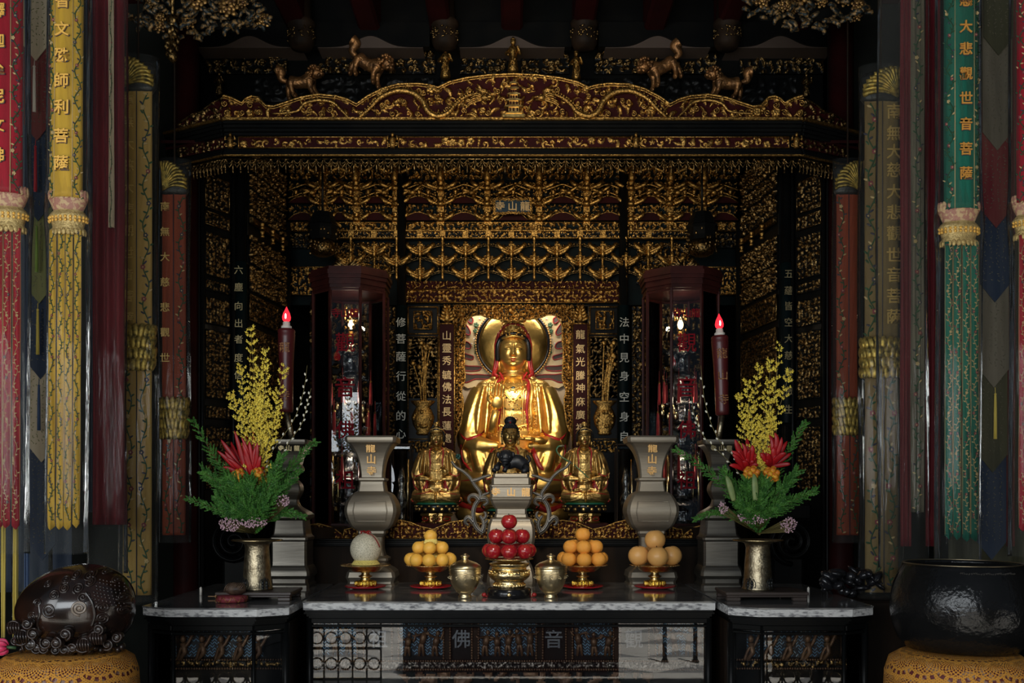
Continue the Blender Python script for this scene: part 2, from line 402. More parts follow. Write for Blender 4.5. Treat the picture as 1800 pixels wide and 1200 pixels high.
# red hall columns and the beams over the canopy
def hall_column(px, Y, r, lab):
    b = MB().lathe([(r*1.25, 0), (r*1.3, .1), (r*1.05, .2), (r, .25), (r, 5.28)], 28)
    o = thing(b, 'hall_column', M['maroon'], lab, 'column', 'hall columns', 'structure'); o.location = (X_(px, Y), Y, 0)
hall_column(327, 1.62, .085, 'dark red hall column beside the canopy on the red and yellow banner side')
hall_column(1478, 1.62, .085, 'dark red hall column beside the canopy on the green banner side')
beam = empty('ceiling_beam', (0, 2.35, 4.6), 'dark ceiling beam with cloud shaped pale undersides above the gilded crest', 'beam', kind='structure')
Yb = 2.2
b = MB(); b.box((0, Yb+.1, Z_(40, Yb)+.18), (5.2, .16, .50), bev=.02); b.build('beam_body', M['lacquer'], beam, True)
# five scalloped lobes under the beam
b = MB()
for cx in (440, 652, 900, 1155, 1370):
    pts = []
    for x in np.linspace(-104, 104, 41):
        t = abs(x)/104; y = 87-20*math.exp(-(t*3.2)**2)-6*(1-t)*0
        pts.append((X_(cx+x, Yb), Z_(y, Yb)))
    top = [(p[0], Z_(44, Yb)) for p in pts[::-1]]
    b.slab(pts+top, Yb-.05, Yb+.02)
b.build('scalloped_valance', M['lacquer'], beam, True)
b = MB()
for cx in (440, 652, 900, 1155, 1370):
    P = []
    for x in np.linspace(-92, 92, 33):
        t = abs(x)/104; y = 85-19*math.exp(-(t*3.2)**2)
        P.append((X_(cx+x, Yb), Z_(y, Yb)))
    b.slab([(p[0], p[1]-.004) for p in P]+[(P[-1][0], P[-1][1]-.012), (P[0][0], P[0][1]-.012)], Yb-.035, Yb+.30)
b.build('valance_underside', mat('grey_brown_underside', (.065, .045, .034), .6), beam, True)
for cx in (530, 782, 1027, 1278):                      # turned hanging bosses
    b = MB().lathe([(.02, 0), (.075, .01), (.095, .05), (.10, .10), (.085, .15), (.10, .17), (.105, .20), (.08, .22), (.07, .50)], 28, (X_(cx, Yb-.12), Yb-.12, Z_(88, Yb-.12)))
    b.build('hanging_boss', M['darkwood'], beam, True)
    g = MB(); rr = random.Random(cx)
    for k in range(34):
        a = rr.uniform(PI, 2*PI); z = rr.uniform(.06, .14)
        g.ell((X_(cx, Yb-.12)+.10*math.cos(a), Yb-.12+.10*math.sin(a), Z_(88, Yb-.12)+z), (.014, .008, .006), 6, 4, rot=Matrix.Rotation(rr.uniform(0, 3), 4, 'Y'))
    g.build('gilded_carving', M['gilt_dim'], beam, True)
# carved band behind the crest + dark boards
fr = empty('upper_frieze', (0, 2.5, 3.9), 'dim gilded openwork frieze under the beam behind the lions', 'frieze', kind='structure')
Yf = 2.35
for (x0, x1, sd) in ((362, 505, 5), (560, 765, 6), (808, 890, 7), (915, 1000, 8), (1045, 1262, 9), (1300, 1448, 10)):
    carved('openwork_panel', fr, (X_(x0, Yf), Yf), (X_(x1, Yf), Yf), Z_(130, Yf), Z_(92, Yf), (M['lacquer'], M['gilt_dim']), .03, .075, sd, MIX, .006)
b = MB(); b.box((0, Yf+.06, Z_(160, Yf)+.10), (X_(1452, Yf)-X_(350, Yf), .05, .5), bev=.01); b.build('frieze_board', M['lacquer'], fr, True)
carved('lower_panel', fr, (X_(440, Yf), Yf+.02), (X_(1400, Yf), Yf+.02), Z_(178, Yf), Z_(136, Yf), (M['lacquer'], M['lacquer']), .02, .10, 12, MIX, .012)
# roof underside rafters in the dark
ra = empty('ceiling_rafters', (0, 1.7, 5.0), 'faint dark red rafters crossing above the beam', 'rafters', kind='structure')
for k, cx in enumerate(np.linspace(250, 1550, 11)):
    b = MB().box((X_(cx, 1.9), 1.6, 5.12), (.16, 1.9, .3), bev=.02); b.build('rafter', M['maroon'], ra, True)

# ---------------------------------------------------------------- marble topped altar tables
TOPZ = .928
GLASS = thin_glass('cabinet_glass', 1.5)
def pane(name, parent, p0, p1, z0, z1, m=None, t=.005):
    p0 = Vector((*p0, 0)); p1 = Vector((*p1, 0)); c = (p0+p1)/2; L = (p1-p0).length; a = math.atan2(p1.y-p0.y, p1.x-p0.x)
    return MB().box((c.x, c.y, (z0+z1)/2), (L, t, z1-z0), rz=a).build(name, m or GLASS, parent, True)
def bar(mb, p0, p1, z0, z1, th=.03, mat=0, bev=.004):
    p0 = Vector((*p0, 0)); p1 = Vector((*p1, 0)); c = (p0+p1)/2; L = (p1-p0).length; a = math.atan2(p1.y-p0.y, p1.x-p0.x)
    mb.box((c.x, c.y, (z0+z1)/2), (L, th, z1-z0), rz=a, mat=mat, bev=bev)
def table(front, backY, label, top_over=.02):
    """front = plan polyline left to right; everything else follows"""
    cx = (front[0][0]+front[-1][0])/2
    t = empty('altar_table', (cx, front[len(front)//2][1]+.4, 0), label, 'altar table')
    poly = list(front)+[(front[-1][0], backY), (front[0][0], backY)]
    def off(P, o):      # inset the polygon
        c = Vector((cx, (front[0][1]+backY)/2)); out = []
        for p in P: out.append((p[0]-math.copysign(o, p[0]-c.x), p[1]-math.copysign(o, p[1]-c.y)))
        return out
    b = MB(); b.prism(poly, TOPZ-.008, TOPZ); b.build('marble_top', M['marble'], t, True)
    b = MB(); b.prism(off(poly, -.003), TOPZ-.040, TOPZ-.0085); b.prism(off(poly, .004), TOPZ-.046, TOPZ-.040)
    b.build('marble_edge', M['marble_edge'], t, True)
    b = MB(); z = TOPZ-.046
    for o, h in ((.012, .012), (.006, .010), (.018, .014), (.028, .010)):
        b.prism(off(poly, o), z-h, z); z -= h
    b.build('moulded_rim', M['lacquer'], t, True)
    fz = z; inn = off(poly, .03); nf = len(front)
    for i, p in enumerate(inn[:nf]):
        MB().tube([(p[0], p[1]+.02, .06), (p[0], p[1]+.02, fz)], .020 if i in (0, nf-1) else .010, 8).build('corner_post', M['lacquer'], t, True)
    for i in (nf, nf+1): MB().tube([(inn[i][0], inn[i][1]-.02, .06), (inn[i][0], inn[i][1]-.02, fz)], .02, 8).build('corner_post', M['lacquer'], t, True)
    for i in range(nf-1):
        a, c = inn[i], inn[i+1]; b = MB(); bar(b, (a[0], a[1]+.02), (c[0], c[1]+.02), fz-.030, fz, .03); b.build('top_rail', M['lacquer'], t, True)
        b = MB(); bar(b, (a[0], a[1]+.02), (c[0], c[1]+.02), .06, .14, .04); b.build('bottom_rail', M['lacquer'], t, True)
        b = MB(); bar(b, (a[0], a[1]+.012), (c[0], c[1]+.012), fz-.050, fz-.036, .012); b.build('inner_bead', M['lacquer'], t, True)
    b = MB(); b.prism(off(poly, .0), 0, .06); b.build('plinth', M['lacquer'], t, True)
    for i in range(nf-1): pane('glass_pane', t, (inn[i][0]+.015, inn[i][1]+.02), (inn[i+1][0]-.015, inn[i+1][1]+.02), .14, fz-.03)
    for s_ in (0, 1):
        x = inn[0][0] if s_ == 0 else inn[nf-1][0]; y0 = inn[0][1] if s_ == 0 else inn[nf-1][1]
        b = MB().box((x, (y0+backY)/2, (.06+fz)/2), (.012, backY-y0-.06, fz-.06)); b.build('side_panel', M['darkwood'], t, True)
    b = MB().box((cx, backY-.05, (.06+fz)/2), (inn[nf-1][0]-inn[0][0], .012, fz-.06)); b.build('back_panel', M['darkwood'], t, True)
    return t, inn, fz
yF = 0.0; xl = X_(531.5, yF); xr = X_(1258.5, yF)
tc_, inn, fz = table([(xl, 0), (xr, 0)], 1.15, 'wide central altar table with grey marble top and glass front')
# antique carved table seen through the glass
def inner_carving(front, z1, label, seed):
    x0, x1 = front[0], front[1]; y = front[2]
    it = empty('carved_altar_front', ((x0+x1)/2, y+.05, .14), label, 'carved altar')
    g = (M['lacquer'], mat('dusty_gilding', (.30, .16, .08), .5, .6, .3, 60, (.10, .05, .03), 20) if seed == 0 else carve_m)
    return it, g
carve_m = mat('dusty_gilding', (.15, .085, .045), .5, .5, .3, 60, (.09, .05, .03), 20)
blue_m = mat('blue_zigzag_brocade', (.10, .22, .36), .45, .2, 0, 10, (.02, .035, .05), 7, contrast=(.45, .55))
def blue_cloth(parent, x0, x1, y, z0, z1, seed):
    rr = random.Random(seed)
    b = MB(); b.box(((x0+x1)/2, y+.004, (z0+z1)/2), (x1-x0, .004, z1-z0)); 
    n = int((x1-x0)/.012); h = .010
    for i in range(n):
        for j in range(int((z1-z0)/.016)):
            if rr.random() < .72:
                x = x0+(i+.5)*(x1-x0)/n; z = z0+(j+.5)*.016; d = .006*(1 if i % 2 else -1)
                if z+.01 > z1: continue
                b.add([(x-.0055, y, z-d), (x+.0055, y, z+d), (x+.0055, y, z+d+.006), (x-.0055, y, z-d+.006)], [(0, 1, 2, 3)], 1, False)
    b.build('brocade_backing', (mat('dark_navy_cloth', (.006, .010, .016), .7), mat('silver_blue_thread', (.16, .30, .42), .4, .3)) if 'bb' not in M else M['bb'], parent, True)
M['bb'] = (mat('dark_navy_cloth', (.006, .010, .016), .7), mat('silver_blue_thread', (.09, .19, .28), .4, .3))
def beaded(b, p0, p1, zc, rows=2, r=.004, mat=0, pitch=.011):
    p0 = np.array(p0); p1 = np.array(p1); L = np.linalg.norm(p1-p0); n = int(L/pitch)
    for k in range(n):
        q = p0+(p1-p0)*(k+.5)/n
        for j in range(rows): b.ell((q[0], q[1], zc+(j-(rows-1)/2)*r*2.4), (r, r*.7, r), 6, 4, mat)
yI = .13
it = empty('carved_altar_front', (0, yI+.1, .15), 'old gilded carved altar front with small figures behind the central glass', 'carved altar')
b = MB(); b.box((0, yI+.06, .50), (xr-xl-.12, .03, .68)); b.box((0, yI+.25, .845), (xr-xl-.12, .42, .02)); b.build('altar_board', M['lacquer'], it, True)
for k, sx in enumerate(()):
    b = MB().tube(smooth_line([(sx*.95, yI+.05, .10), (sx*.97, yI+.02, .30), (sx*.90, yI+.03, .52), (sx*.97, yI+.03, .66)]), [.05]*19, 8); b.build('leg', M['lacquer'], it, True)
zt, zb = Z_(1094, yI), Z_(1160, yI)
seg = [(548, 625, 0), (640, 688, 1), (700, 778, 0), (792, 828, 1), (842, 942, 0), (955, 992, 1), (1010, 1080, 0), (1090, 1140, 1), (1155, 1240, 0)]
for k, (a, c, kind) in enumerate(seg):
    if kind == 0:
        blue_cloth(it, X_(a, yI), X_(c, yI), yI+.038, zb+.02, zt, k)
        b = MB(); rr = random.Random(k*7+1); n = max(3, int((c-a)/20))
        for j in range(n):
            x = X_(a+(j+.5)*(c-a)/n, yI)+rr.uniform(-.008, .008); z = zb+.02; h = rr.uniform(.13, .17); y = yI+.018; ln = rr.uniform(-.02, .02)
            b.tube([(x-.012, y, z), (x-.008, y, z+h*.3), (x+ln*.2, y, z+h*.5)], [.007, .010, .012], 7)
            b.tube([(x+.014, y, z), (x+.008, y, z+h*.3), (x+ln*.2, y, z+h*.5)], [.007, .010, .012], 7)
            b.tube([(x+ln*.2, y, z+h*.42), (x+ln*.6, y-.004, z+h*.62), (x+ln, y, z+h*.78)], [.016, .019, .012], 8)
            b.ell((x+ln*1.2, y-.004, z+h*.9), (.012, .012, .015), 8, 6)
            for sg in (-1, 1): b.tube([(x+ln+sg*.014, y, z+h*.74), (x+sg*.036, y-.008, z+h*(.6+.3*rr.random())), (x+sg*.05, y-.01, z+h*rr.uniform(.5, 1.05))], [.007, .006, .005], 6)
        b.build('carved_figures', carve_m, it, True)
    else:
        b = MB(); put_text(b, {1: '祖', 3: '佛', 5: '音', 7: '觀'}[k], ((X_(a, yI)+X_(c, yI))/2, yI+.03, (zt+zb)/2+.01), .10, 0, .01, .05)
        b.build('carved_character', M['tealwood'] if 0 else mat('dark_silver', (.10, .11, .12), .35, .6), it, True)
b = MB()
for k in range(len(seg)-1):
    x = (X_(seg[k][1], yI)+X_(seg[k+1][0], yI))/2
    for dx in (-.018, .018):
        n = 14
        for j in range(n): b.ell((x+dx, yI+.02, zb+(j+.5)*(zt-zb)/n), (.0065, .005, .0075), 6, 4, 0)
    b.box((x, yI+.034, (zt+zb)/2), (.045, .015, zt-zb), mat=1)
for zc in (zt+.006, zb-.008, zb-.055): beaded(b, (X_(545, yI), yI+.02), (X_(1243, yI), yI+.02), zc, 1, .0065, 0, .0135)
b.box((0, yI+.034, zb-.03), (xr-xl-.18, .015, .05), mat=1)
b.build('beaded_border', (carve_m, M['darkwood']), it, True)
carved('scroll_band', it, (X_(548, yI), yI+.026), (X_(1240, yI), yI+.026), zb-.048, zb-.014, (M['lacquer'], mat('silver_gilt', (.16, .14, .12), .4, .8)), .012, .028, 77, MIX, .0045)
carved('apron_panel', it, (X_(700, yI), yI+.03), (X_(1150, yI), yI+.03), .30, zb-.07, (M['tealwood'], carve_m), .02, .10, 78, MIX, .010)

YS = -.30
TL, innL, fzL = table([(X_(250, YS+.09), YS+.09), (X_(288, YS), YS), (X_(452, YS), YS), (X_(509, YS+.09), YS+.09)], 1.05, 'side altar table with chamfered grey marble top beside the wooden fish drum')
TR, innR, fzR = table([(X_(1279, YS+.09), YS+.09), (X_(1333, YS), YS), (X_(1500, YS), YS), (X_(1536, YS+.09), YS+.09)], 1.05, 'side altar table with chamfered grey marble top beside the large black bowl gong')
for tt, x0, x1, lab, sd in ((TL, 292, 500, 'old carved altar front with blue brocade behind the glass next to the wooden fish drum', 3), (TR, 1290, 1500, 'old carved altar front with blue brocade behind the glass next to the black bowl gong', 4)):
    y = YS+.16
    it = empty('carved_altar_front', (X_((x0+x1)/2, y), y+.1, .15), lab, 'carved altar')
    b = MB(); b.box((X_((x0+x1)/2, y), y+.05, .48), (X_(x1, y)-X_(x0, y), .03, .66)); b.build('altar_board', M['lacquer'], it, True)
    zt2, zb2 = Z_(1105, y), Z_(1160, y)
    blue_cloth(it, X_(x0+25, y), X_(x1-40, y), y+.030, zb2+.01, zt2, sd)
    b = MB(); rr = random.Random(sd)
    for j in range(5):
        x = X_(x0+30+j*(x1-x0-60)/4.5, y); z = zb2
        b.tube(smooth_line([(x-.03, y+.01, z), (x-.01, y, z+.06), (x+.02, y, z+.08), (x+.05, y+.01, z+.14)]), .009, 7)
        b.ell((x, y, z+.11), (.016, .014, .02), 8, 6); b.tube([(x, y, z+.09), (x+.01, y, z+.04), (x-.02, y, z)], [.018, .014, .008], 7)
    b.build('carved_figures', carve_m, it, True)
    carved('scroll_band', it, (X_(x0+5, y), y+.02), (X_(x1-5, y), y+.02), zb2-.04, zb2-.006, (M['lacquer'], M['gilt_dim']), .014, .035, 80+sd, MIX, .005)
    b = MB(); beaded(b, (X_(x0+5, y), y+.015), (X_(x1-5, y), y+.015), zb2, 1, .006, 0, .013); beaded(b, (X_(x0+5, y), y+.015), (X_(x1-5, y), y+.015), zb2-.046, 1, .006, 0, .013)
    b.build('beaded_border', carve_m, it, True)
# the visitors' brass railing in front of the altar (below the picture, mirrored by the glass)
YR = -2.35
def railing(x0, x1, lab):
    r = empty('brass_railing', ((x0+x1)/2, YR, 0), lab, 'railing', 'brass railings before the altar')
    n = int((x1-x0)/.11)
    b = MB()
    for z in (.06, .30, .46, .86): b.tube([(x0, YR, z), (x1, YR, z)], .012, 8)
    b.build('rail', M['brass'], r, True)
    b = MB()
    for k in range(n+1):
        x = x0+(x1-x0)*k/n; b.tube([(x, YR, 0), (x, YR, .86)], .008, 6)
    b.build('baluster', M['brass'], r, True)
    b = MB()
    for k in range(n):
        x = x0+(x1-x0)*(k+.5)/n
        b.tube([(x+.045*math.cos(a), YR, .18+.045*math.sin(a)) for a in np.linspace(0, 2*PI, 17)[:-1]], .007, 6, closed=True)
        b.tube([(x+.045*math.cos(a), YR, .38+.045*math.sin(a)) for a in np.linspace(0, 2*PI, 17)[:-1]], .006, 6, closed=True)
    b.build('ring_ornament', M['brass'], r, True)
railing(-2.9, -1.02, 'polished brass railing with ring ornaments before the tables, wooden fish side')
railing(1.5, 2.6, 'polished brass railing with ring ornaments before the tables, bowl gong side')
for k, (x, y) in enumerate(((1.35, -3.4), (1.62, -3.4))):
    b = MB().lathe([(.035, 0), (.035, .02), (.02, .05), (.015, .9), (.025, .92), (.025, .96)], 16)
    thing(b, 'barrier_post', M['black'], 'thin black barrier post standing on the hall floor before the altar', 'post', 'barrier posts').location = (x, y, 0)

for x0, x1, y, h, lab, nm, cat in ((-.90, .88, -2.95, .86, 'long dark table added in the hall to block bright floor mirrored in the glass', 'reflection_block_table', 'table'),):  # added out of view to block sunlit floor reflected in the central glass
    t = empty(nm, ((x0+x1)/2, y, 0), lab, cat); w_ = x1-x0
    MB().box((0, 0, h-.03), (w_, .5, .06), bev=.008).build('table_top', M['darkwood'], t); MB().box((0, 0, h-.16), (w_-.08, .42, .18), bev=.008).build('apron', M['darkwood'], t)
    for sx in (-1, 1):
        for sy in (-1, 1): MB().tube([(sx*(w_/2-.08), sy*.2, h-.2), (sx*(w_/2-.08), sy*.2, 0)], .04, 8).build('leg', M['darkwood'], t)
    MB().box((0, .22, h*.44), (w_-.02, .02, h*.84)).build('cloth_panel', M['maroon'], t)
for x0, x1, lab in ((-3.6, -2.05, 'dark low screen added in the hall to block reflections, fish drum side'), (2.12, 3.6, 'dark low screen added in the hall to block reflections, bowl gong side')):  # unseen screens added to keep bright paving out of the side glass reflections
    b = MB(); w_ = x1-x0; b.box((0, 0, .55), (w_, .04, 1.1), bev=.006)
    for k in range(7): b.box((-w_/2+w_*(k+.5)/7, .025, .55), (.03, .02, 1.05))
    thing(b, 'reflection_block_screen', M['darkwood'], lab, 'screen', 'low reflection blocking screens').location = ((x0+x1)/2, -3.3, 0)
# ---------------------------------------------------------------- canopy
YC = 1.25
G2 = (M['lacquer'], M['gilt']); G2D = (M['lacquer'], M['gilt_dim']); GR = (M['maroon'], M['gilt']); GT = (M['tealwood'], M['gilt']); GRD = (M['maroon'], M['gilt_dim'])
canopy = empty('shrine_canopy', (0, 2.1, Z_(300, YC)), 'gilded shrine canopy with an arched dragon crest over black mouldings', 'canopy')
YWE = YC+.20; xcL, xcR = X_(392, YC), X_(1410, YC); xwL, xwR = X_(312, YWE), X_(1492, YWE)
def zc(py): return Z_(py, YC)
half = [(383, 171), (395, 169), (408, 173), (426, 182), (432, 175), (442, 170), (454, 172), (461, 180), (468, 187), (482, 188), (500, 182), (530, 172), (560, 167), (592, 170), (612, 176), (627, 184), (645, 171), (672, 157), (700, 149), (735, 148), (757, 151), (770, 155), (790, 145), (820, 138), (860, 133), (902, 131)]
full = half+[(1804-x, y) for x, y in half[::-1][1:]]
topf = curve_fn([(X_(a, YC), zc(y)) for a, y in full])
carved('crest_panel', canopy, (xcL, YC), (xcR, YC), zc(208), zc(131), GR, .028, .095, 101, dict(spiral=3, leaf=3, flower=1, figure=.6), .0042, keep=lambda x, z: z < topf(x)-.004)
b = MB(); P = [(X_(a, YC), zc(y)) for a, y in full]; P[0] = (xcL, P[0][1]); P[-1] = (xcR, P[-1][1])
b.slab([(p[0], p[1]-.004) for p in P[::-1]]+[(xcL, zc(208)), (xcR, zc(208))], YC+.002, YC+.03); b.build('crest_board', M['maroon'], canopy, True)
b = MB(); b.tube([(p[0], YC-.012, p[1]) for p in P], .0085, 8); b.tube([(p[0], YC-.016, p[1]-.017) for p in P], .0045, 6)
b.build('crest_moulding', M['gilt'], canopy, True)
# dragons on the crest
def scroll(b, c, r, turns=1.4, a0=0, sg=1, w=.006, y0=0, n=26, mat=0, flat=1):
    pts = []; R = []
    for k in range(n):
        t = k/(n-1); a = a0+sg*turns*2*PI*t; q = r*(1-t*.86); pts.append((c[0]+q*math.cos(a), c[1]+y0-.002*t, c[2]+q*math.sin(a))); R.append(w*(1-.4*t))
    b.tube(pts, R, 6, mat, flat=flat)
def dragon(sx):
    b = MB()
    m = lambda x: 902+sx*(x-902)
    body = [(632, 206), (650, 190), (668, 172), (695, 160), (722, 162), (742, 176), (752, 195), (768, 204), (788, 198), (800, 184), (815, 172), (832, 166), (848, 172)]
    L = smooth_line([W(m(x), y, YC-.03) for x, y in body], 8); n = len(L)
    b.tube(L, [.010+.010*math.sin(PI*min(1, i/n*1.15)) for i in range(n)], 8)
    for i in range(2, n-2, 2):                                       # scales / back fins
        p = L[i]; t = (L[i+1]-L[i-1]).normalized(); up = Vector((-t.z, 0, t.x))
        b.ell(p+up*.017*(1 if sx > 0 else -1)+Vector((0, -.004, 0)), (.006, .004, .009), 6, 4)
        b.ell(p+Vector((0, -.014, 0)), (.008, .005, .008), 6, 4)
    hd = W(m(852), 172, YC-.05)
    b.ell(hd, (.030, .024, .020), 12, 8); b.ell(hd+Vector((sx*.03, -.004, .004)), (.022, .014, .010), 10, 6); b.ell(hd+Vector((sx*.026, -.002, -.014)), (.020, .012, .006), 10, 6)
    for q in (-1, 1): b.ell(hd+Vector((sx*.006, -.018*1, .014)), .007, 8, 6)
    for k in range(5): b.tube(smooth_line([hd+Vector((-sx*.015, 0, .01-.006*k)), hd+Vector((-sx*(.05+.008*k), -.005, .028-.016*k)), hd+Vector((-sx*(.085+.01*k), 0, .020-.022*k))]), [.006, .006, .006, .006, .006, .005, .005, .005, .004, .004, .003, .003, .001], 6)
    for (x, y) in ((700, 186), (775, 180), (660, 196)):
        c = W(m(x), y, YC-.03)
        for k in range(4): b.tube([c, c+Vector((sx*.014*math.cos(k*.9-.5), -.006, .02*math.sin(k*.9-.8)))], [.006, .002], 6)
        b.tube([c, c+Vector((-sx*.03, .01, .02))], .008, 6)
    for (x, y) in ((672, 186), (710, 178), (745, 164), (770, 170), (690, 200), (785, 192), (815, 195), (735, 200), (825, 158), (858, 198), (875, 160)):
        scroll(b, W(m(x), y, YC-.035), .019, 1.5, random.Random(x).uniform(0, 6), sx, .0055)
    body = [(478, 200), (520, 196), (535, 182), (560, 176), (585, 180), (600, 194), (612, 206)]
    L = smooth_line([W(m(x), y, YC-.028) for x, y in body], 6); b.tube(L, [.006+.006*math.sin(PI*i/len(L)) for i in range(len(L))], 8)
    for (x, y) in ((395, 182), (399, 199), (440, 185), (455, 198), (545, 194), (565, 200), (580, 192), (500, 198), (425, 198)):
        scroll(b, W(m(x), y, YC-.03), .022, 1.5, random.Random(x).uniform(0, 6), sx, .0055)
    b.build('dragon_relief', M['gilt'], canopy, True)
dragon(1); dragon(-1)
# little pagoda in the middle of the crest
b = MB(); c = W(903, 208, YC-.035); w_ = .058
b.box(c+Vector((0, 0, .012)), (.15, .05, .024), bev=.004); b.box(c+Vector((0, 0, .03)), (.12, .045, .012), bev=.004)
z = .036
for k in range(5):
    ww = .095-.013*k; hh = .030-.002*k
    b.box(c+Vector((0, 0, z+hh/2)), (ww*.72, .036, hh)); z += hh
    b.slab([(c.x-ww*.66, c.z+z+.005), (c.x-ww*.5, c.z+z), (c.x+ww*.5, c.z+z), (c.x+ww*.66, c.z+z+.005), (c.x+ww*.3, c.z+z+.015), (c.x-ww*.3, c.z+z+.015)], c.y-.028, c.y+.02); z += .013
    for q in (-.25, 0, .25): b.box(c+Vector((ww*q, -.019, z-.013-hh/2)), (.010, .006, hh*.7), mat=1)
b.lathe([(.010, 0), (.012, .006), (.005, .012), (.008, .02), (.003, .028), (.001, .045)], 10, (c.x, c.y, c.z+z))
b.build('pagoda_ornament', (M['gold_worn'], M['maroon']), canopy, True)
# mouldings: front and two receding wings
def run(b, py0, py1, yo, th=.05, mat=0, bev=.004, Y=None):
    """a moulding following the canopy's front and wings between photo rows py0 (top) and py1, set back by yo"""
    z0, z1 = zc(py1), zc(py0)
    pts = [(xwL-.10, YWE+.065), (xcL, YC), (xcR, YC), (xwR+.10, YWE+.065)]
    for i in range(3): 
        a, c_ = pts[i], pts[i+1]
        bar(b, (a[0], a[1]+yo+th/2), (c_[0], c_[1]+yo+th/2), z0, z1, th, mat, bev)
b = MB(); run(b, 208, 213, -.03, .06); b.build('gold_edge', M['gilt'], canopy, True)
b = MB()
for (a, c_, yo) in ((213, 218, -.012), (218, 224, -.002), (224, 230, .010), (230, 236, .022), (236, 260, .034), (260, 264, .02), (264, 268, .008), (268, 272, -.004)): run(b, a, c_, yo, .06)
b.build('cornice_moulding', M['lacquer'], canopy, True)
b = MB(); run(b, 271.5, 274.5, -.012, .02); b.build('gold_bead', M['gilt'], canopy, True)
for k, (a, c_) in enumerate(((418, 681), (700, 1110), (1126, 1388))):
    yq = YC+.022
    carved('frieze_panel', canopy, (X_(a+1, YC), yq), (X_(c_-1, YC), yq), zc(257.5), zc(239.5), GR, .014, .075, 120+k, dict(spiral=4, leaf=2, flower=1), .0042)
    b = MB(); x0, x1 = X_(a, YC), X_(c_, YC)
    for (p, q) in (((x0, zc(239)), (x1, zc(239))), ((x0, zc(258)), (x1, zc(258))), ((x0, zc(239)), (x0, zc(258))), ((x1, zc(239)), (x1, zc(258)))):
        b.tube([(p[0], yq-.004, p[1]), (q[0], yq-.004, q[1])], .0045, 6)
    b.build('frieze_frame', M['gilt'], canopy, True)
for k, px in enumerate((405, 690, 1118, 1400)):                       # small figures between the frieze panels
    b = MB(); c = W(px, 260, YC-.01)
    b.lathe([(.018, 0), (.022, .02), (.018, .045), (.020, .06), (.008, .075)], 12, c); b.ell(c+Vector((0, -.004, .086)), (.011, .011, .013), 8, 6)
    for q in (-1, 1):
        b.tube([c+Vector((q*.018, 0, .062)), c+Vector((q*.034, -.01, .05)), c+Vector((q*.028, -.018, .075))], .006, 6)
        scroll(b, c+Vector((q*.026, -.006, .02)), .014, 1.3, 0, q, .004)
    b.build('corner_figure', M['gilt'], canopy, True)
# wings' own relief
for sx in (-1, 1):
    a = (xcL, YC) if sx < 0 else (xcR, YC); e = (xwL, YWE) if sx < 0 else (xwR, YWE); p, q = (e, a) if sx < 0 else (a, e)
    xa, xe = a[0], e[0]
    tf = lambda x, xa=xa, xe=xe: zc(208)+ (.135 - .105*np.abs((x-xa)/(xe-xa))**.8)+.012*np.abs(np.sin((x-xa)*18))
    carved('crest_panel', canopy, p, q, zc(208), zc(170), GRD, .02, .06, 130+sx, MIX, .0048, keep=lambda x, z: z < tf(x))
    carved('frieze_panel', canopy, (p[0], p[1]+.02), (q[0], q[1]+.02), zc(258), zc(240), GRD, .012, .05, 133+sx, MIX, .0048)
    Pm = [(xa+(xe-xa)*t, YC+.2*t-.006, float(tf(xa+(xe-xa)*t))) for t in np.linspace(0, 1, 24)]
    b = MB().tube(Pm, .007, 6); b.build('crest_moulding', M['gilt_dim'], canopy, True)
b = MB(); b.prism([(xwL-.1, YWE+.05), (xcL, YC+.06), (xcR, YC+.06), (xwR+.1, YWE+.05)], zc(240), zc(236))
b.add([(xwL-.1, 1.40, 3.86), (xwR+.1, 1.40, 3.86), (xwR+.1, 3.1, 4.47), (xwL-.1, 3.1, 4.47)]+[(xwL-.1, 1.40, 3.88), (xwR+.1, 1.40, 3.88), (xwR+.1, 3.1, 4.49), (xwL-.1, 3.1, 4.49)], [(0, 3, 2, 1), (4, 5, 6, 7), (0, 1, 5, 4), (2, 3, 7, 6), (1, 2, 6, 5), (3, 0, 4, 7)], 0, False)
b.build('canopy_ceiling', M['maroon'], canopy, True)
# net fringe
def fringe(name, p0, p1, zt, n, parent, m, drop=.085):
    b = MB(); p0 = Vector((*p0, zt)); p1 = Vector((*p1, zt)); d = (p1-p0)/n
    nrm = Vector((d.y, -d.x, 0)).normalized()*.004
    b.tube([p0, p1], .006, 6)
    for i in range(n):
        a = p0+d*i; c_ = a+d
        for lvl, f in ((0, 1.0), (1, .55)):
            b.tube([a.lerp(c_, t)+Vector((0, 0, -drop*.55*f*math.sin(PI*t)-.004))+nrm*lvl for t in np.linspace(0, 1, 9)], .0034, 5)
        b.tube([a+nrm, a+Vector((0, 0, -drop))+nrm], [.003, .006], 5); b.ell(a+Vector((0, 0, -drop)), (.007, .007, .010), 7, 5)
        mid = a.lerp(c_, .5); b.ell(mid+Vector((0, 0, -drop*.6)), (.006, .006, .008), 6, 4)
        if i % 2 == 0: b.ell(a+Vector((0, -.006, -.006)), (.012, .008, .010), 8, 5); b.tube([a+Vector((-.012, 0, -.02)), a+Vector((0, 0, -.035)), a+Vector((.012, 0, -.02))], .004, 5)
    b.build(name, m, parent, True)
fringe('net_fringe', (xcL, YC+.06), (xcR, YC+.06), zc(274), 76, canopy, M['gilt_dim'])
fringe('net_fringe', (xwL, YWE+.06), (xcL, YC+.06), zc(274), 13, canopy, M['gilt_dim'])
fringe('net_fringe', (xcR, YC+.06), (xwR, YWE+.06), zc(274), 13, canopy, M['gilt_dim'])

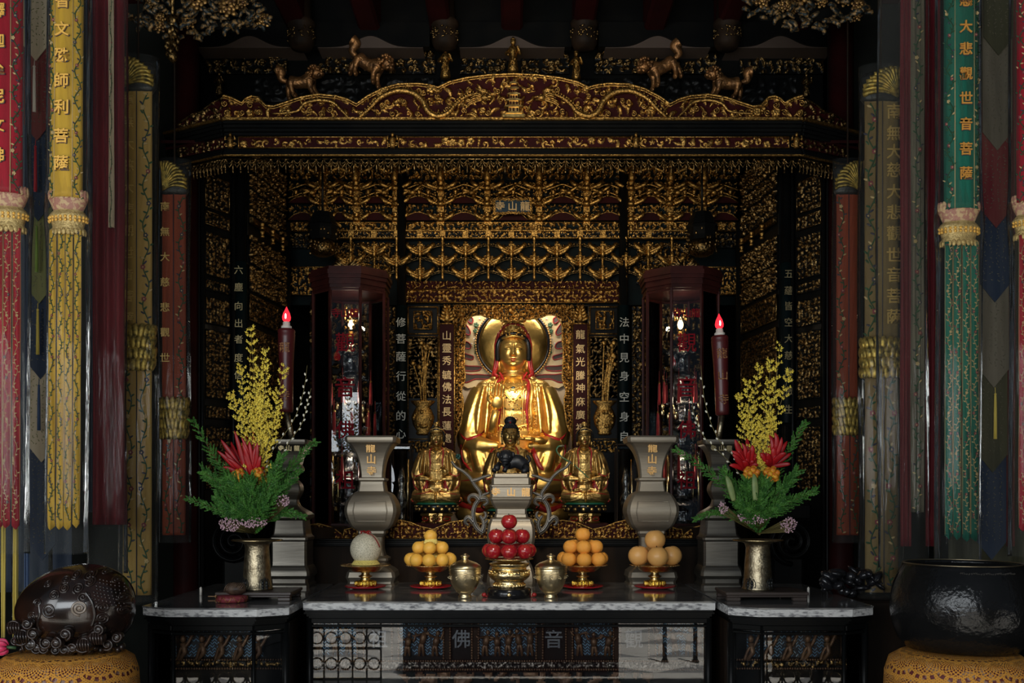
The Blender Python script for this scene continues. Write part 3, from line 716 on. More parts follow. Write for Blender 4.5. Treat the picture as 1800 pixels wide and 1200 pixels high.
# ---------------------------------------------------------------- pillars of the shrine
YP = 1.95
def pillar(px, Y, rpx, chars, pys, z0, lab, m, cm, size, board=True, py0=465, py1=745):
    k = s(Y); t = empty('shrine_pillar', (X_(px, Y), Y, z0), lab, 'pillar', kind='structure')
    b = MB().lathe([(rpx*k*1.25, 0), (rpx*k*1.25, .05), (rpx*k, .08), (rpx*k, Z_(285, Y)-z0)], 24); b.build('shaft', M['lacquer'], t)
    if board:
        b = MB().lathe([(rpx*k+.012, Z_(py1, Y)-z0), (rpx*k+.014, Z_(py1, Y)-z0+.01), (rpx*k+.012, Z_(py0, Y)-z0), (rpx*k+.004, Z_(py0, Y)-z0+.006)], 28); b.build('couplet_sleeve', m, t)
    b = MB(); y = -rpx*k-.017
    for ch, py in zip(chars, pys): put_text(b, ch, (0, y, Z_(py, Y)-z0), size*k, 0, .004, .02)
    b.build('gold_lettering', cm, t)
dimletter = mat('dim_gold_lettering', (.42, .34, .18), .42, .9)
pillar(423, YP, 9, '六塵向出者度信', (477, 507, 540, 570, 598, 630, 660), .0, 'black shrine pillar with a dark green couplet sleeve beside the carved side screen, red and yellow banner side', M['tealwood'], dimletter, 15, py0=462)
pillar(1383, YP, 9, '五蘊皆空大慈濟眾生', (484, 513, 540, 568, 597, 626, 655, 690, 720), .0, 'black shrine pillar with a dark green couplet sleeve beside the carved side screen, green banner side', M['tealwood'], dimletter, 15, py0=464)
silver = mat('silvered_lettering', (.34, .33, .28), .4, .8)
pillar(706, 2.9, 8, '修菩薩行從的心', (568, 597, 628, 662, 697, 731, 763), 1.2, 'dark inner pillar with silvered lettering beside the glass lantern case, wooden fish side', M['tealwood'], silver, 17, py0=538, py1=790)
pillar(1096, 2.9, 8, '法中見身空身自', (568, 597, 630, 662, 698, 733, 767), 1.2, 'dark inner pillar with silvered lettering beside the glass lantern case, bowl gong side', M['tealwood'], silver, 17, py0=538, py1=790)
for px, lab in ((503, 'slender black inner pillar behind the red candle of the wooden fish side'), (1301, 'slender black inner pillar behind the red candle of the bowl gong side')):
    Y = 2.75; b = MB().lathe([(.05, 0), (.05, .06), (.034, .09), (.034, Z_(392, Y))], 20)
    o = thing(b, 'shrine_pillar', M['lacquer'], lab, 'pillar', kind='structure'); o.location = (X_(px, Y), Y, 0)

# ---------------------------------------------------------------- side screens
def offn(p, q, o):
    d = Vector((q[0]-p[0], q[1]-p[1])).normalized(); n = (d.y*o, -d.x*o); return ((p[0]+n[0], p[1]+n[1]), (q[0]+n[0], q[1]+n[1]))

def framed(parent, p0, p1, z0, z1, mats, fm, seed, fr=.006, **kw):
    carved('relief_panel', parent, p0, p1, z0, z1, mats, seed=seed, **kw)
    b = MB(); P0 = Vector((*p0, 0)); P1 = Vector((*p1, 0)); d = (P1-P0).normalized(); n = Vector((d.y, -d.x, 0))*.006
    c = [Vector((P.x, P.y, z))+n for P, z in ((P0, z0), (P1, z0), (P1, z1), (P0, z1))]
    for i in range(4): b.tube([c[i], c[(i+1) % 4]], fr, 6)
    b.build('panel_frame', fm, parent, True)
for sx, lab in ((-1, 'carved black folding screen between the hall column and the pillar, red banner side'), (1, 'carved black folding screen between the hall column and the pillar, green banner side')):
    m = lambda x: 902-sx*(x-902)
    scr = empty('carved_side_screen', (X_(m(382), 1.75), 1.75, 0), lab, 'screen', kind='structure')
    A, B = (X_(m(352), 1.62), 1.62), (X_(m(410), 1.92), 1.92)
    if sx > 0: A, B = B, A
    nA = offn(A, B, -.03); b = MB(); bar(b, nA[0], nA[1], 0, Z_(290, 1.75), .04); b.build('screen_board', M['lacquer'], scr, True)
    def at(t): return (A[0]+(B[0]-A[0])*t, A[1]+(B[1]-A[1])*t)
    for k, (y0, y1) in enumerate(((312, 368), (376, 398), (412, 486), (494, 512), (525, 570), (582, 700), (715, 735), (750, 860))):
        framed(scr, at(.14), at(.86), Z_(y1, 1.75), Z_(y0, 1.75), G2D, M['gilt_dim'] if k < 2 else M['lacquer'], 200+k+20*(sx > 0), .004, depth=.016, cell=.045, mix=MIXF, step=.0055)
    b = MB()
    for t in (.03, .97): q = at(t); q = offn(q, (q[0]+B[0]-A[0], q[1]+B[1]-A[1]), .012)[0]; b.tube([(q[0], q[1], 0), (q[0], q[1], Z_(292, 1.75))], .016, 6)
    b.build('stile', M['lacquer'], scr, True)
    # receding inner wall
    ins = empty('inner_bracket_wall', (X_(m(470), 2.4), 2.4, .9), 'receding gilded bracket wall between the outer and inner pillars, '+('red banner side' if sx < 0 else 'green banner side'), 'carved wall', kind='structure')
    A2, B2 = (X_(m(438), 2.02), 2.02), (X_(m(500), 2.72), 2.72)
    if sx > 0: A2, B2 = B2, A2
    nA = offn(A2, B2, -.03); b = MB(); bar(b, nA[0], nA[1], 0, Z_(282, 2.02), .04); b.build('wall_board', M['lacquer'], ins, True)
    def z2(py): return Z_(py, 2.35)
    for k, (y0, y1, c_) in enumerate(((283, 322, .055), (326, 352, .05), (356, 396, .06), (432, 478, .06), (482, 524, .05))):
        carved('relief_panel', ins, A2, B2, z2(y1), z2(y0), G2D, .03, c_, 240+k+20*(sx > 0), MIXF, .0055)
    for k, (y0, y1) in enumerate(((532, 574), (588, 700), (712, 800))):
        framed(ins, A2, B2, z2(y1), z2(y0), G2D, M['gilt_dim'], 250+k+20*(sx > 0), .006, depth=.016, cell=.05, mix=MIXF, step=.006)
    b = MB(); nA = offn(A2, B2, .015); bar(b, nA[0], nA[1], z2(412), z2(402), .03, 1)
    for k in range(3):
        for py in (408, 422):
            t = (k+.6)/3.4; nB = offn(A2, B2, .05); x = nB[0][0]+(nB[1][0]-nB[0][0])*t; y = nB[0][1]+(nB[1][1]-nB[0][1])*t
            b.lathe([(.014, 0), (.018, .008), (.014, .014), (.010, .022), (.018, .034), (.018, .048)], 10, (x, y, z2(py+8)))
    b.build('bracket_beam', (M['gilt'], M['gilt_dim']), ins, True)

# ---------------------------------------------------------------- gilded bracket wall at the back
YB = 3.0
def zb_(py): return Z_(py, YB)
def xb_(px): return X_(px, YB)
bw = empty('bracket_wall', (0, YB, zb_(540)), 'tiered wall of gilded temple brackets between the pillars above the niche', 'bracket wall', kind='structure')
b = MB(); b.box((0, YB+.05, (zb_(535)+zb_(270))/2), (xb_(1296)-xb_(508), .06, zb_(270)-zb_(535))); b.build('backing_board', M['tealwood'], bw, True)
carved('carved_band', bw, (xb_(510), YB-.05), (xb_(1294), YB-.05), zb_(320), zb_(292), G2, .05, .07, 301, dict(spiral=2, leaf=4, figure=1), .0052)
carved('carved_band', bw, (xb_(510), YB-.01), (xb_(1294), YB-.01), zb_(346), zb_(321), G2, .03, .05, 302, dict(spiral=2, leaf=3, flower=1), .0055, thr=.3)
carved('carved_band', bw, (xb_(510), YB-.02), (xb_(1294), YB-.02), zb_(377), zb_(362), GT, .04, .05, 303, dict(spiral=3, leaf=3), .005, thr=.25)
for k, (a, c_) in enumerate(((512, 690), (716, 1089), (1120, 1292))):
    framed(bw, (xb_(a), YB-.05), (xb_(c_), YB-.05), zb_(409), zb_(394), GT, M['gilt'], 310+k, .0045, depth=.025, cell=.055, mix=dict(flower=3, leaf=4), step=.0048)
for k, a in enumerate((703, 1106)):
    framed(bw, (xb_(a-11), YB-.06), (xb_(a+11), YB-.06), zb_(410), zb_(391), GR, M['gilt'], 315+k, .0055, depth=.02, cell=.03, mix=dict(flower=2, leaf=4), step=.0045)
# red boards shaped like little hipped roofs between the bracket columns
cols = [571, 629, 697, 776, 857, 947, 1030, 1107, 1175, 1233]
b = MB(); g = MB()
gaps = [(cols[i]+cols[i+1])/2 for i in range(len(cols)-1)]+[536, 1268]
for cx in gaps:
    for (yt, yb, wd) in ((350, 361, 26), (378, 391, 26)):
        P = [(xb_(cx-wd), zb_(yb)), (xb_(cx+wd), zb_(yb)), (xb_(cx+wd*.62), zb_(yt+4)), (xb_(cx+5), zb_(yt)), (xb_(cx-5), zb_(yt)), (xb_(cx-wd*.62), zb_(yt+4))]
        b.slab(P, YB-.075, YB-.055)
        g.tube([(p[0], YB-.078, p[1]+.002) for p in (P[1], P[2], P[3], P[4], P[5], P[0])], .0045, 5)
    for yk in (330, 344):                                             # beam arcs with turned blocks
        g.tube(smooth_line([W(cx-30, yk+4, YB-.09), W(cx-16, yk-1, YB-.10), W(cx, yk-6, YB-.10), W(cx+16, yk-1, YB-.10), W(cx+30, yk+4, YB-.09)]), .008, 6, flat=.7)
    for q in (-16, 0, 16): g.lathe([(.013, 0), (.019, .008), (.013, .014), (.010, .026), (.020, .040), (.020, .056)], 10, W(cx+q, 346, YB-.11))
b.build('red_board', M['maroon'], bw, True); g.build('bracket_arms', M['gilt'], bw, True)
def leafwing(b, c, L, h, sg, w=.010, mat=0):
    """one curling leaf wing"""
    c = Vector(c); pts = smooth_line([c, c+Vector((sg*L*.35, -.012, h*.15)), c+Vector((sg*L*.8, -.02, h*.55)), c+Vector((sg*L, -.012, h)), c+Vector((sg*L*.82, -.006, h*1.05))], 4)
    n = len(pts); b.tube(pts, [w*(.5+.9*math.sin(PI*min(1, .15+i/n)))+.001 for i in range(n)], 6, mat, flat=.55)
def bracket_mb(seed, h=.53):
    b = MB(); r = random.Random(seed)
    b.box((0, .0, h*.5), (.05, .09, h*.92))
    for k in range(4):                                                # tiers: bell block, wings, scrolls
        z = h*(.10+.235*k)
        b.lathe([(.020, 0), (.034, .012), (.036, .030), (.024, .038), (.018, .052), (.030, .062), (.030, .078)], 10, (0, -.05-.012*k, z))
        for sg in (-1, 1):
            leafwing(b, (sg*.02, -.06-.012*k, z+.02), .085+.012*k, .055, sg, .013); leafwing(b, (sg*.02, -.05, z+.05), .06, -.03, sg, .010)
            scroll(b, (sg*.045, -.075-.01*k, z+.045), .020, 1.4, r.uniform(0, 6), sg, .005)
    b.lathe([(.022, 0), (.03, .03), (.022, .07), (.026, .095), (.010, .115)], 10, (0, -.115, h*.70)); b.ell((0, -.118, h*.70+.135), (.016, .016, .019), 10, 7)   # a guardian figure
    for sg in (-1, 1): b.tube([(sg*.024, -.115, h*.7+.09), (sg*.05, -.13, h*.7+.06), (sg*.04, -.145, h*.7+.10)], .008, 6)
    for k in range(16): b.ell((r.uniform(-.05, .05), -.07-r.random()*.03, h*r.random()), (.010, .008, .012), 6, 4, rot=Matrix.Rotation(r.uniform(0, 3), 4, 'Y'))
    b.lathe([(.001, 0), (.012, .012), (.018, .035), (.012, .05), (.02, .06)], 10, (0, -.06, -.035))
    return b
proto = None
for k, px in enumerate(cols):
    if k < 3: me = bracket_mb(k).mesh('bracket_column', M['gilt']); protos = (proto or [])+[me]; proto = protos
    o = bpy.data.objects.new('bracket_column', proto[k % 3]); COL.objects.link(o); o.parent = bw; o.location = Vector((xb_(px), YB-.03, zb_(406)))-bw.location
# phoenix / lion bosses between the columns
b = MB()
for k, cx in enumerate(gaps):
    c = W(cx+(12 if k % 2 else -12), 338, YB-.14); r = random.Random(k)
    b.ell(c, (.03, .02, .022), 9, 6); b.ell(c+Vector((.03, -.01, .02)), (.015, .013, .014), 8, 5)
    for q in range(3): leafwing(b, c+Vector((0, 0, .01)), .07, .05-.04*q, -1 if q else 1, .010)
b.build('phoenix_boss', M['gilt'], bw, True)
# pierced gold beam
xs0, xs1 = xb_(586), xb_(1216)
b = MB()
b.box(((xs0+xs1)/2, YB-.10, zb_(411.2)), (xs1-xs0, .03, .012), bev=.003); b.box(((xs0+xs1)/2, YB-.10, zb_(424)), (xs1-xs0, .03, .010), bev=.003)
arcs = [700+79.5*i for i in range(-1, 7)]
for cx in [a+39.75 for a in arcs]:
    if 590 < cx < 1210: b.box((xb_(cx), YB-.10, zb_(417.5)), (.05, .025, .06), bev=.003)
    if 590 < cx < 1210: b.box((xb_(cx-39.75), YB-.10, zb_(417.5)), (.05, .025, .06), bev=.003)
b.build('gold_beam', M['gilt'], bw, True)
carved('pierced_scroll', bw, (xs0, YB-.09), (xs1, YB-.09), zb_(423.5), zb_(412), G2, .012, .035, 330, dict(spiral=4, leaf=1), .0046, thr=.3)
# arch lattice
b = MB()
for r_ in range(3):
    for i in range(-1, 8):
        cx = 700+79.5*i+(39.75 if r_ == 1 else 0)
        if 600 < cx < 1204:
            yb2 = (450, 474, 497)[r_]; P = [W(cx+32*math.cos(a), yb2-21*math.sin(a), YB-.03-.01*r_) for a in np.linspace(0, PI, 15)]; b.tube(P, .006, 6); b.tube([p+Vector((0, -.004, -.014)) for p in P], .0035, 5)
            for q in range(-3, 4): b.ell(W(cx+9*q, yb2-23+abs(q)*1.5, YB-.05), (.012, .008, .012), 7, 5)
b.build('arch_edge', M['gilt_dim'], bw, True)
pend = MB()
pend.lathe([(.001, -.05), (.008, -.045), (.014, -.02), (.008, 0), (.013, .02), (.007, .03), (.015, .045), (.010, .055), (.017, .07), (.017, .085)], 10, (0, -.02, 0))
pm = pend.mesh('turned_pendant', M['gilt'])
def wingset(seed):
    b = MB(); r = random.Random(seed)
    for sg in (-1, 1):
        leafwing(b, (sg*.008, -.02, -.02), .105, .065, sg, .015); leafwing(b, (sg*.008, -.02, -.04), .075, .045, sg, .012); leafwing(b, (sg*.006, -.02, .0), .11, .04, sg, .010)
        scroll(b, (sg*.03, -.03, .01), .02, 1.4, 1, sg, .006)
    b.lathe([(.001, -.075), (.012, -.06), (.016, -.035), (.012, -.02), (.022, 0), (.024, .025), (.014, .045), (.018, .06)], 10, (0, -.03, 0))
    for k in range(10): b.ell((r.uniform(-.03, .03), -.045, r.uniform(-.03, .04)), (.008, .006, .011), 6, 4, rot=Matrix.Rotation(r.uniform(0, 3), 4, 'Y'))
    return b.mesh('winged_ornament', M['gilt'])
wm = [wingset(k) for k in range(3)]
for i, cx in enumerate(arcs):
    for (me, dx, py, yo) in ((pm, 0, 440, .10), (wm[0], 39.75, 442, .06), (wm[1], 0, 463, .10), (pm, 39.75, 468, .05), (wm[2], 39.75, 484, .06), (pm, 0, 487, .10)):
        x = cx+dx
        if 588 < x < 1216:
            o = bpy.data.objects.new(me.name, me); COL.objects.link(o); o.parent = bw; o.location = Vector((xb_(x), YB-yo, zb_(py)))-bw.location
framed(bw, (xb_(714), YB-.06), (xb_(1093), YB-.06), zb_(534), zb_(512), GR, M['gilt'], 340, .006, depth=.02, cell=.045, mix=dict(leaf=4, flower=2, spiral=1), step=.0045)
carved('carved_band', bw, (xb_(714), YB-.04), (xb_(1093), YB-.04), zb_(510), zb_(496), GR, .025, .045, 341, dict(leaf=3, spiral=2), .0048, thr=.3)
for k, (a, c_) in enumerate(((512, 584), (1218, 1293))):
    carved('carved_band', bw, (xb_(a), YB-.04), (xb_(c_), YB-.04), zb_(438), zb_(412), G2D, .03, .05, 350+k, MIX, .0055, thr=.3)
    framed(bw, (xb_(a), YB-.05), (xb_(c_), YB-.05), zb_(520), zb_(472), G2, M['gilt'], 352+k, .005, depth=.02, cell=.05, mix=MIXF, step=.0055)
for k, (a, c_) in enumerate(((590, 690), (1118, 1214))): carved('carved_band', bw, (xb_(a), YB-.02), (xb_(c_), YB-.02), zb_(500), zb_(428), G2, .03, .06, 356+k, MIXF, .0055, thr=.25)
# hexagonal carved lantern caps standing out from the wall at both sides
for px, lab in ((567, 'dark round hanging lantern boss under the brackets, red banner side'), (1234, 'dark round hanging lantern boss under the brackets, green banner side')):
    Y = 2.55; b = MB(); c = W(px, 450, Y)
    b.lathe([(.10, 0), (.12, .03), (.115, .09), (.13, .11), (.115, .125), (.10, .17), (.075, .22)], 8, (0, 0, .10), mat=0, smooth=False)
    b.lathe([(.05, -.02), (.09, .0), (.10, .05), (.08, .10)], 24, (0, 0, 0), mat=1)
    rr = random.Random(px)
    for q in range(60):
        a = rr.uniform(0, 6.28); z = rr.uniform(0, .22); r0 = .112-.03*max(0, (z-.15)/.07)
        b.ell((r0*math.cos(a), r0*math.sin(a), z), (.012, .012, .016), 6, 4, 1)
    b.tube([(0, 0, .3), (0, 0, .86)], .01, 6)
    thing(b, 'hanging_lantern', (M['lacquer'], M['gilt_dim']), lab, 'lantern').location = c

# name plaque
pl = empty('name_plaque', W(901, 375, YB-.20), 'small dark blue name plaque with three gold characters in a scrolled gold frame', 'plaque')
pw, ph = 64*s(YB-.2), 24*s(YB-.2)
MB().box((0, 0, ph/2), (pw, .02, ph), bev=.003).build('plaque_board', mat('deep_blue_enamel', (.010, .028, .045), .35), pl)
b = MB(); r = random.Random(3)
for (x0, z0, x1, z1) in ((-pw/2, 0, pw/2, 0), (-pw/2, ph, pw/2, ph), (-pw/2, 0, -pw/2, ph), (pw/2, 0, pw/2, ph)):
    b.tube([(x0, -.012, z0), (x1, -.012, z1)], .006, 6)
    n = int(math.hypot(x1-x0, z1-z0)/.022)
    for k in range(n+1): t = k/max(n, 1); scroll(b, (x0+(x1-x0)*t, -.014, z0+(z1-z0)*t), .014, 1.2, r.uniform(0, 6), 1, .004)
b.build('scrolled_frame', M['gilt'], pl)
b = MB()
for ch, dx in (('寺', -.34), ('山', 0), ('龍', .34)): put_text(b, ch, (dx*pw, -.014, ph/2), ph*.68, 0, .012, .05)
b.build('gold_lettering', M['letter'], pl)

# ---------------------------------------------------------------- niche screen around the main statue
ns = empty('niche_screen', (0, YB, 1.2), 'carved gilded screen framing the main statue niche', 'carved screen')
holeL = curve_fn([(500, 836), (556, 830), (562, 821), (575, 818), (600, 818), (618, 816), (667, 818), (688, 811), (702, 815), (720, 814), (747, 810), (767, 801), (790, 798)])
htop = curve_fn([(798, 700), (820, 566), (830, 556), (845, 554), (856, 559), (880, 563), (904, 565), (928, 563), (952, 559), (962, 554), (976, 555), (988, 566), (1008, 700)])
def keepf(x, z):
    px = 900+x/s(YB); py = HZ-(z-CAM_Z)/s(YB); hl = holeL(py)
    return ~((px > hl) & (px < 1806-hl) & (py > htop(px)))
carved('openwork_surround', ns, (xb_(797), YB-.03), (xb_(1009), YB-.03), zb_(800), zb_(537), G2, .045, .038, 401, dict(leaf=4, spiral=2, flower=1), .0042, keep=keepf, thr=.2, fill=1.3)
b = MB()
P = [(float(holeL(y)), y) for y in range(800, 566, -6)]+[(x, float(htop(x))) for x in range(822, 984, 6)]+[(1806-float(holeL(y)), y) for y in range(570, 801, 6)]
b.tube([(xb_(x), YB-.035, zb_(y)) for x, y in P], .007, 6); b.build('opening_edge', M['gilt'], ns, True)
b = MB()
for (x0, x1) in ((797, 799), (1007, 1009)): b.box((xb_((x0+x1)/2), YB-.035, (zb_(800)+zb_(545))/2), (.014, .05, zb_(545)-zb_(800)), bev=.003)
b.build('gold_stile', M['gilt'], ns, True)
for sx in (-1, 1):
    m = lambda x: 903+sx*(x-903)
    def seg_(a, c_): return ((xb_(min(m(a), m(c_))), YB-.04), (xb_(max(m(a), m(c_))), YB-.04))
    b = MB(); p, q = seg_(716, 772); b.box(((p[0]+q[0])/2, YB, (zb_(900)+zb_(536))/2), (q[0]-p[0], .04, zb_(536)-zb_(900))); b.build('panel_board', M['lacquer'], ns, True)
    p, q = seg_(718, 770); pi = (p[0]+.05, YB-.05); qi = (q[0]-.05, YB-.05)
    b = MB()
    for i in range(4):
        cc = [(p[0], zb_(588)), (q[0], zb_(588)), (q[0], zb_(541)), (p[0], zb_(541))]; a_, e_ = cc[i], cc[(i+1) % 4]; b.tube([(a_[0], YB-.045, a_[1]), (e_[0], YB-.045, e_[1])], .006, 6)
        cc = [(pi[0], zb_(580)), (qi[0], zb_(580)), (qi[0], zb_(549)), (pi[0], zb_(549))]; a_, e_ = cc[i], cc[(i+1) % 4]; b.tube([(a_[0], YB-.055, a_[1]), (e_[0], YB-.055, e_[1])], .005, 6)
        cc = [(p[0], zb_(772)), (q[0], zb_(772)), (q[0], zb_(593)), (p[0], zb_(593))]; a_, e_ = cc[i], cc[(i+1) % 4]; b.tube([(a_[0], YB-.045, a_[1]), (e_[0], YB-.045, e_[1])], .004, 6)
    b.build('panel_frame', M['gilt'], ns, True)
    carved('figure_panel', ns, pi, qi, zb_(580), zb_(549), G2, .03, .07, 410+sx, dict(figure=5, leaf=1), .0042)
    carved('tall_panel', ns, (p[0], YB-.02), (q[0], YB-.02), zb_(700), zb_(594), G2D, .014, .05, 412+sx, dict(leaf=4, flower=2), .0048, thr=.3)
    # vase of reeds in relief
    cx = (p[0]+q[0])/2; b = MB(); r = random.Random(5+sx)
    b.lathe([(.045, 0), (.06, .015), (.05, .03), (.085, .09), (.095, .15), (.075, .20), (.055, .235), (.095, .27), (.10, .285)], 20, (cx, YB-.035, zb_(765)), sy=.45)
    for k in range(14):
        a = r.uniform(0, 6.28); b.ell((cx+.07*math.cos(a), YB-.085, zb_(765)+.13+.06*math.sin(a)), (.014, .008, .018), 6, 4)
    for k in range(9):
        x = cx+r.uniform(-.03, .03); tx = cx+r.uniform(-.10, .10); zt_ = zb_(r.uniform(600, 650))
        b.tube(smooth_line([(x, YB-.04, zb_(712)), ((x*1.5+tx*.5)/2, YB-.06, (zb_(712)+zt_)/2), (tx, YB-.05, zt_)]), .007, 6, flat=.6)
        b.ell((tx, YB-.055, zt_), (.022, .012, .022), 8, 5)
    b.build('vase_relief', M['gilt'], ns, True)
    carved('relief_band', ns, (p[0], YB-.045), (q[0], YB-.045), zb_(795), zb_(775), G2, .02, .04, 414+sx, MIX, .005)
    # openwork edge strip outside the text pillar
    p, q = seg_(672, 696); carved('relief_band', ns, p, q, zb_(790), zb_(540), G2D, .02, .05, 416+sx, MIX, .006)
    p, q = seg_(545, 672); carved('relief_band', ns, (p[0], YB+.0), (q[0], YB+.0), zb_(900), zb_(530), (M['lacquer'], M['gilt_dim']), .02, .08, 418+sx, MIXF, .008)
    # ornate crown above the couplet board
    b = MB(); c = W(m(786), 566, YB-.07)
    for k in range(5):
        for sg in (-1, 1): leafwing(b, (c.x, c.y, c.z+.01+.025*k), .06-.010*k, .03, sg, .010)
    b.lathe([(.02, 0), (.03, .03), (.02, .07), (.012, .12), (.002, .15)], 10, c); b.build('board_crown', M['gilt'], ns, True)
def couplet(px, text, pys, lab):
    Y = YB-.085; t = empty('couplet_board', (X_(px, Y), Y, Z_(800, Y)), lab, 'couplet board', 'couplet boards beside the main statue')
    w_, h_ = 27*s(Y), Z_(569, Y)-Z_(800, Y)
    MB().box((0, 0, h_/2), (w_, .02, h_), bev=.003).build('board', M['maroon'], t)
    b = MB()
    for (x0, z0, x1, z1) in ((-w_/2, 0, w_/2, 0), (-w_/2, h_, w_/2, h_), (-w_/2, 0, -w_/2, h_), (w_/2, 0, w_/2, h_)): b.tube([(x0, -.010, z0), (x1, -.010, z1)], .0075, 6)
    b.build('gold_frame', M['gilt'], t)
    for ch, py in zip(text, pys): b = MB(); put_text(b, ch, (0, -.0135, Z_(py, Y)-t.location.z), 16*s(Y), 0, .004, .05); b.build('gold_character', M['letter'], t)
couplet(785.5, '山靈秀毓佛法長蓮處', (590, 612, 634, 659, 680, 702, 724, 748, 770), 'maroon couplet board beginning with the mountain character, gold frame')
couplet(1020, '龍氣光騰神庥廣福', (588, 613, 636, 660, 682, 706, 729, 752), 'maroon couplet board beginning with the dragon character, gold frame')

# ---------------------------------------------------------------- altar base with its carved rail
YL = 1.22; LZ = Z_(950, YL)
base = empty('altar_dais', (0, 2.2, 0), 'dark carved altar base with a gilded openwork rail behind the offerings', 'altar base')
b = MB(); b.box((X_(902, YL), (YL+4.3)/2, LZ/2), (X_(1270, YL)-X_(532, YL), 4.3-YL, LZ-.01)); b.build('base_body', M['darkwood'], base, True)
b = MB(); x0, x1 = X_(530, YL), X_(1272, YL)
for k, (o_, h_) in enumerate(((.0, .012), (-.012, .012), (-.03, .016), (-.02, .010))): b.box(((x0+x1)/2, (YL+4.3)/2+o_/2, LZ+.006-.012*k), (x1-x0-2*o_*0, 4.3-YL-o_, h_), bev=.003)
b.build('ledge_moulding', M['lacquer'], base, True)
for sx in (-1, 1):
    b = MB(); xx = X_(902+sx*370, YL)
    b.lathe([(.10, 0), (.14, .05), (.20, .2), (.24, .38)], 24, (xx-sx*.02, YL+.22, .90)); b.build('curved_leg', M['darkwood'], base, True)
    b = MB(); c = W(902+sx*490, 952, 1.35)
    for lvl in range(2):
        pts = []; 
        for k in range(48):
            t = k/47; a = -PI/2*sx+sx*(-1)*(t*2.6*2*PI)*1; q = .150*(1-t*.88); pts.append((c.x+q*math.cos(a), c.y-.02*lvl, c.z+q*math.sin(a)))
        b.tube(pts, .018 if lvl == 0 else .008, 8)
    b.box((c.x-sx*.02, c.y+.05, c.z-.35), (.22, .06, .5), bev=.02); b.box((c.x+sx*.0, c.y+.06, c.z+.2), (.3, .05, .12), bev=.02)
    b.build('scroll_foot', M['lacquer'], base, True)
# rail: black board with gilded openwork; wavy upper outline
rl = [(532, 935), (545, 922), (560, 920), (585, 927), (600, 938), (604, 942), (606, 930), (618, 928), (634, 922), (648, 930), (652, 941), (655, 941), (668, 925), (685, 915), (705, 914), (722, 918), (742, 926), (762, 930), (790, 918), (815, 914), (840, 918), (860, 926), (902, 930)]
rail_pts = rl+[(1804-x, y) for x, y in rl[::-1][1:]]
YRL = 1.30
rf = curve_fn([(X_(a, YRL), Z_(y, YRL)) for a, y in rail_pts])
carved('carved_rail', base, (X_(533, YRL), YRL), (X_(1271, YRL), YRL), Z_(947, YRL), Z_(913, YRL), GR, .016, .034, 501, dict(leaf=3, flower=2, figure=2, spiral=1), .0042, keep=lambda x, z: z < rf(x)-.004)
b = MB(); P = [(X_(a, YRL), Z_(y, YRL)) for a, y in rail_pts]
b.slab([(p[0], p[1]-.004) for p in P[::-1]]+[(P[0][0], Z_(948, YRL)), (P[-1][0], Z_(948, YRL))], YRL+.002, YRL+.025); b.build('rail_board', M['lacquer'], base, True)
b = MB(); b.tube([(p[0], YRL-.008, p[1]) for p in P], .005, 6); b.tube([(P[0][0], YRL-.01, Z_(946, YRL)), (P[-1][0], YRL-.01, Z_(946, YRL))], .005, 6)
b.build('rail_edge', M['gilt'], base, True)
# ---------------------------------------------------------------- seated statues
def head_mesh(nu=84, nv=96):
    """unit head: half width .5, chin at z=-.7, crown at .7, face towards -y; material 0 skin, 1 lips, 2 painted eyes and brows"""
    V = []; info = []
    g = lambda x, z, cx, cz, sx, sz: math.exp(-((x-cx)/sx)**2-((z-cz)/sz)**2)
    for j in range(nv+1):
        ph = -PI/2+PI*j/nv
        for i in range(nu):
            # denser sampling on the face side
            t = i/nu*2*PI; th = t-.38*math.sin(t)
            a = -PI/2+th
            x, y, z = math.cos(ph)*math.cos(a), math.cos(ph)*math.sin(a), math.sin(ph)
            w_ = 1.0 if z > 0 else 1-.13*(-z)**2.2
            X, Y, Z = .5*x*w_*(max(.02, math.cos(ph))**-.18), .56*y, .70*z
            if Z < -.35: Y -= .03*(1 if y < 0 else -1)
            f = 0
            if y < .1:
                fx = abs(X)
                f += .085*g(fx, Z, 0, -.08, .062, .13)+.065*g(fx, Z, 0, -.15, .085, .05)+.03*g(fx, Z, 0, .08, .04, .14)     # nose
                f += .03*g(fx, Z, .07, -.155, .035, .032)                                                              # nostrils
                f -= .060*g(fx, Z, .185, .085, .12, .055)                                                              # sockets
                f += .046*g(fx, Z, .19, .055, .095, .045)                                                              # lids
                f -= .022*g(Z-.022-(fx-.19)**2*1.5, 0, 0, 0, .012, 1)*g(fx, 0, .19, 0, .10, 1)                         # lid slit
                bz = .165+.05*math.cos(min(PI/2, abs(fx-.17)/.17*1.3)); f += .020*g(Z-bz, 0, 0, 0, .022, 1)*g(fx, 0, .18, 0, .15, 1)
                f += .035*g(fx, Z, .27, -.13, .12, .12)                                                                # cheeks
                f += .040*g(fx, Z, 0, -.285, .11, .028)+.042*g(fx, Z, 0, -.345, .085, .030)-.03*g(fx, Z, 0, -.315, .12, .012)-.02*g(fx, Z, 0, -.225, .03, .03)
                f += .045*g(fx, Z, 0, -.50, .12, .085)-.02*g(fx, Z, 0, -.41, .10, .03)
            f *= 1.25; V.append((X*(1+f*.15), Y-f, Z)); info.append((X, y, Z))
    Fs = []; Ms = []
    for j in range(nv):
        for i in range(nu):
            a = j*nu+i; b = j*nu+(i+1) % nu; Fs.append((a, b, b+nu, a+nu))
            X = (info[a][0]+info[b][0])/2; Z = (info[a][2]+info[a+nu][2])/2; m = 0
            if info[a][1] < 0:
                fx = abs(X)
                pass
            Ms.append(m)
    return V, Fs, Ms
HV, HF, HM = head_mesh()
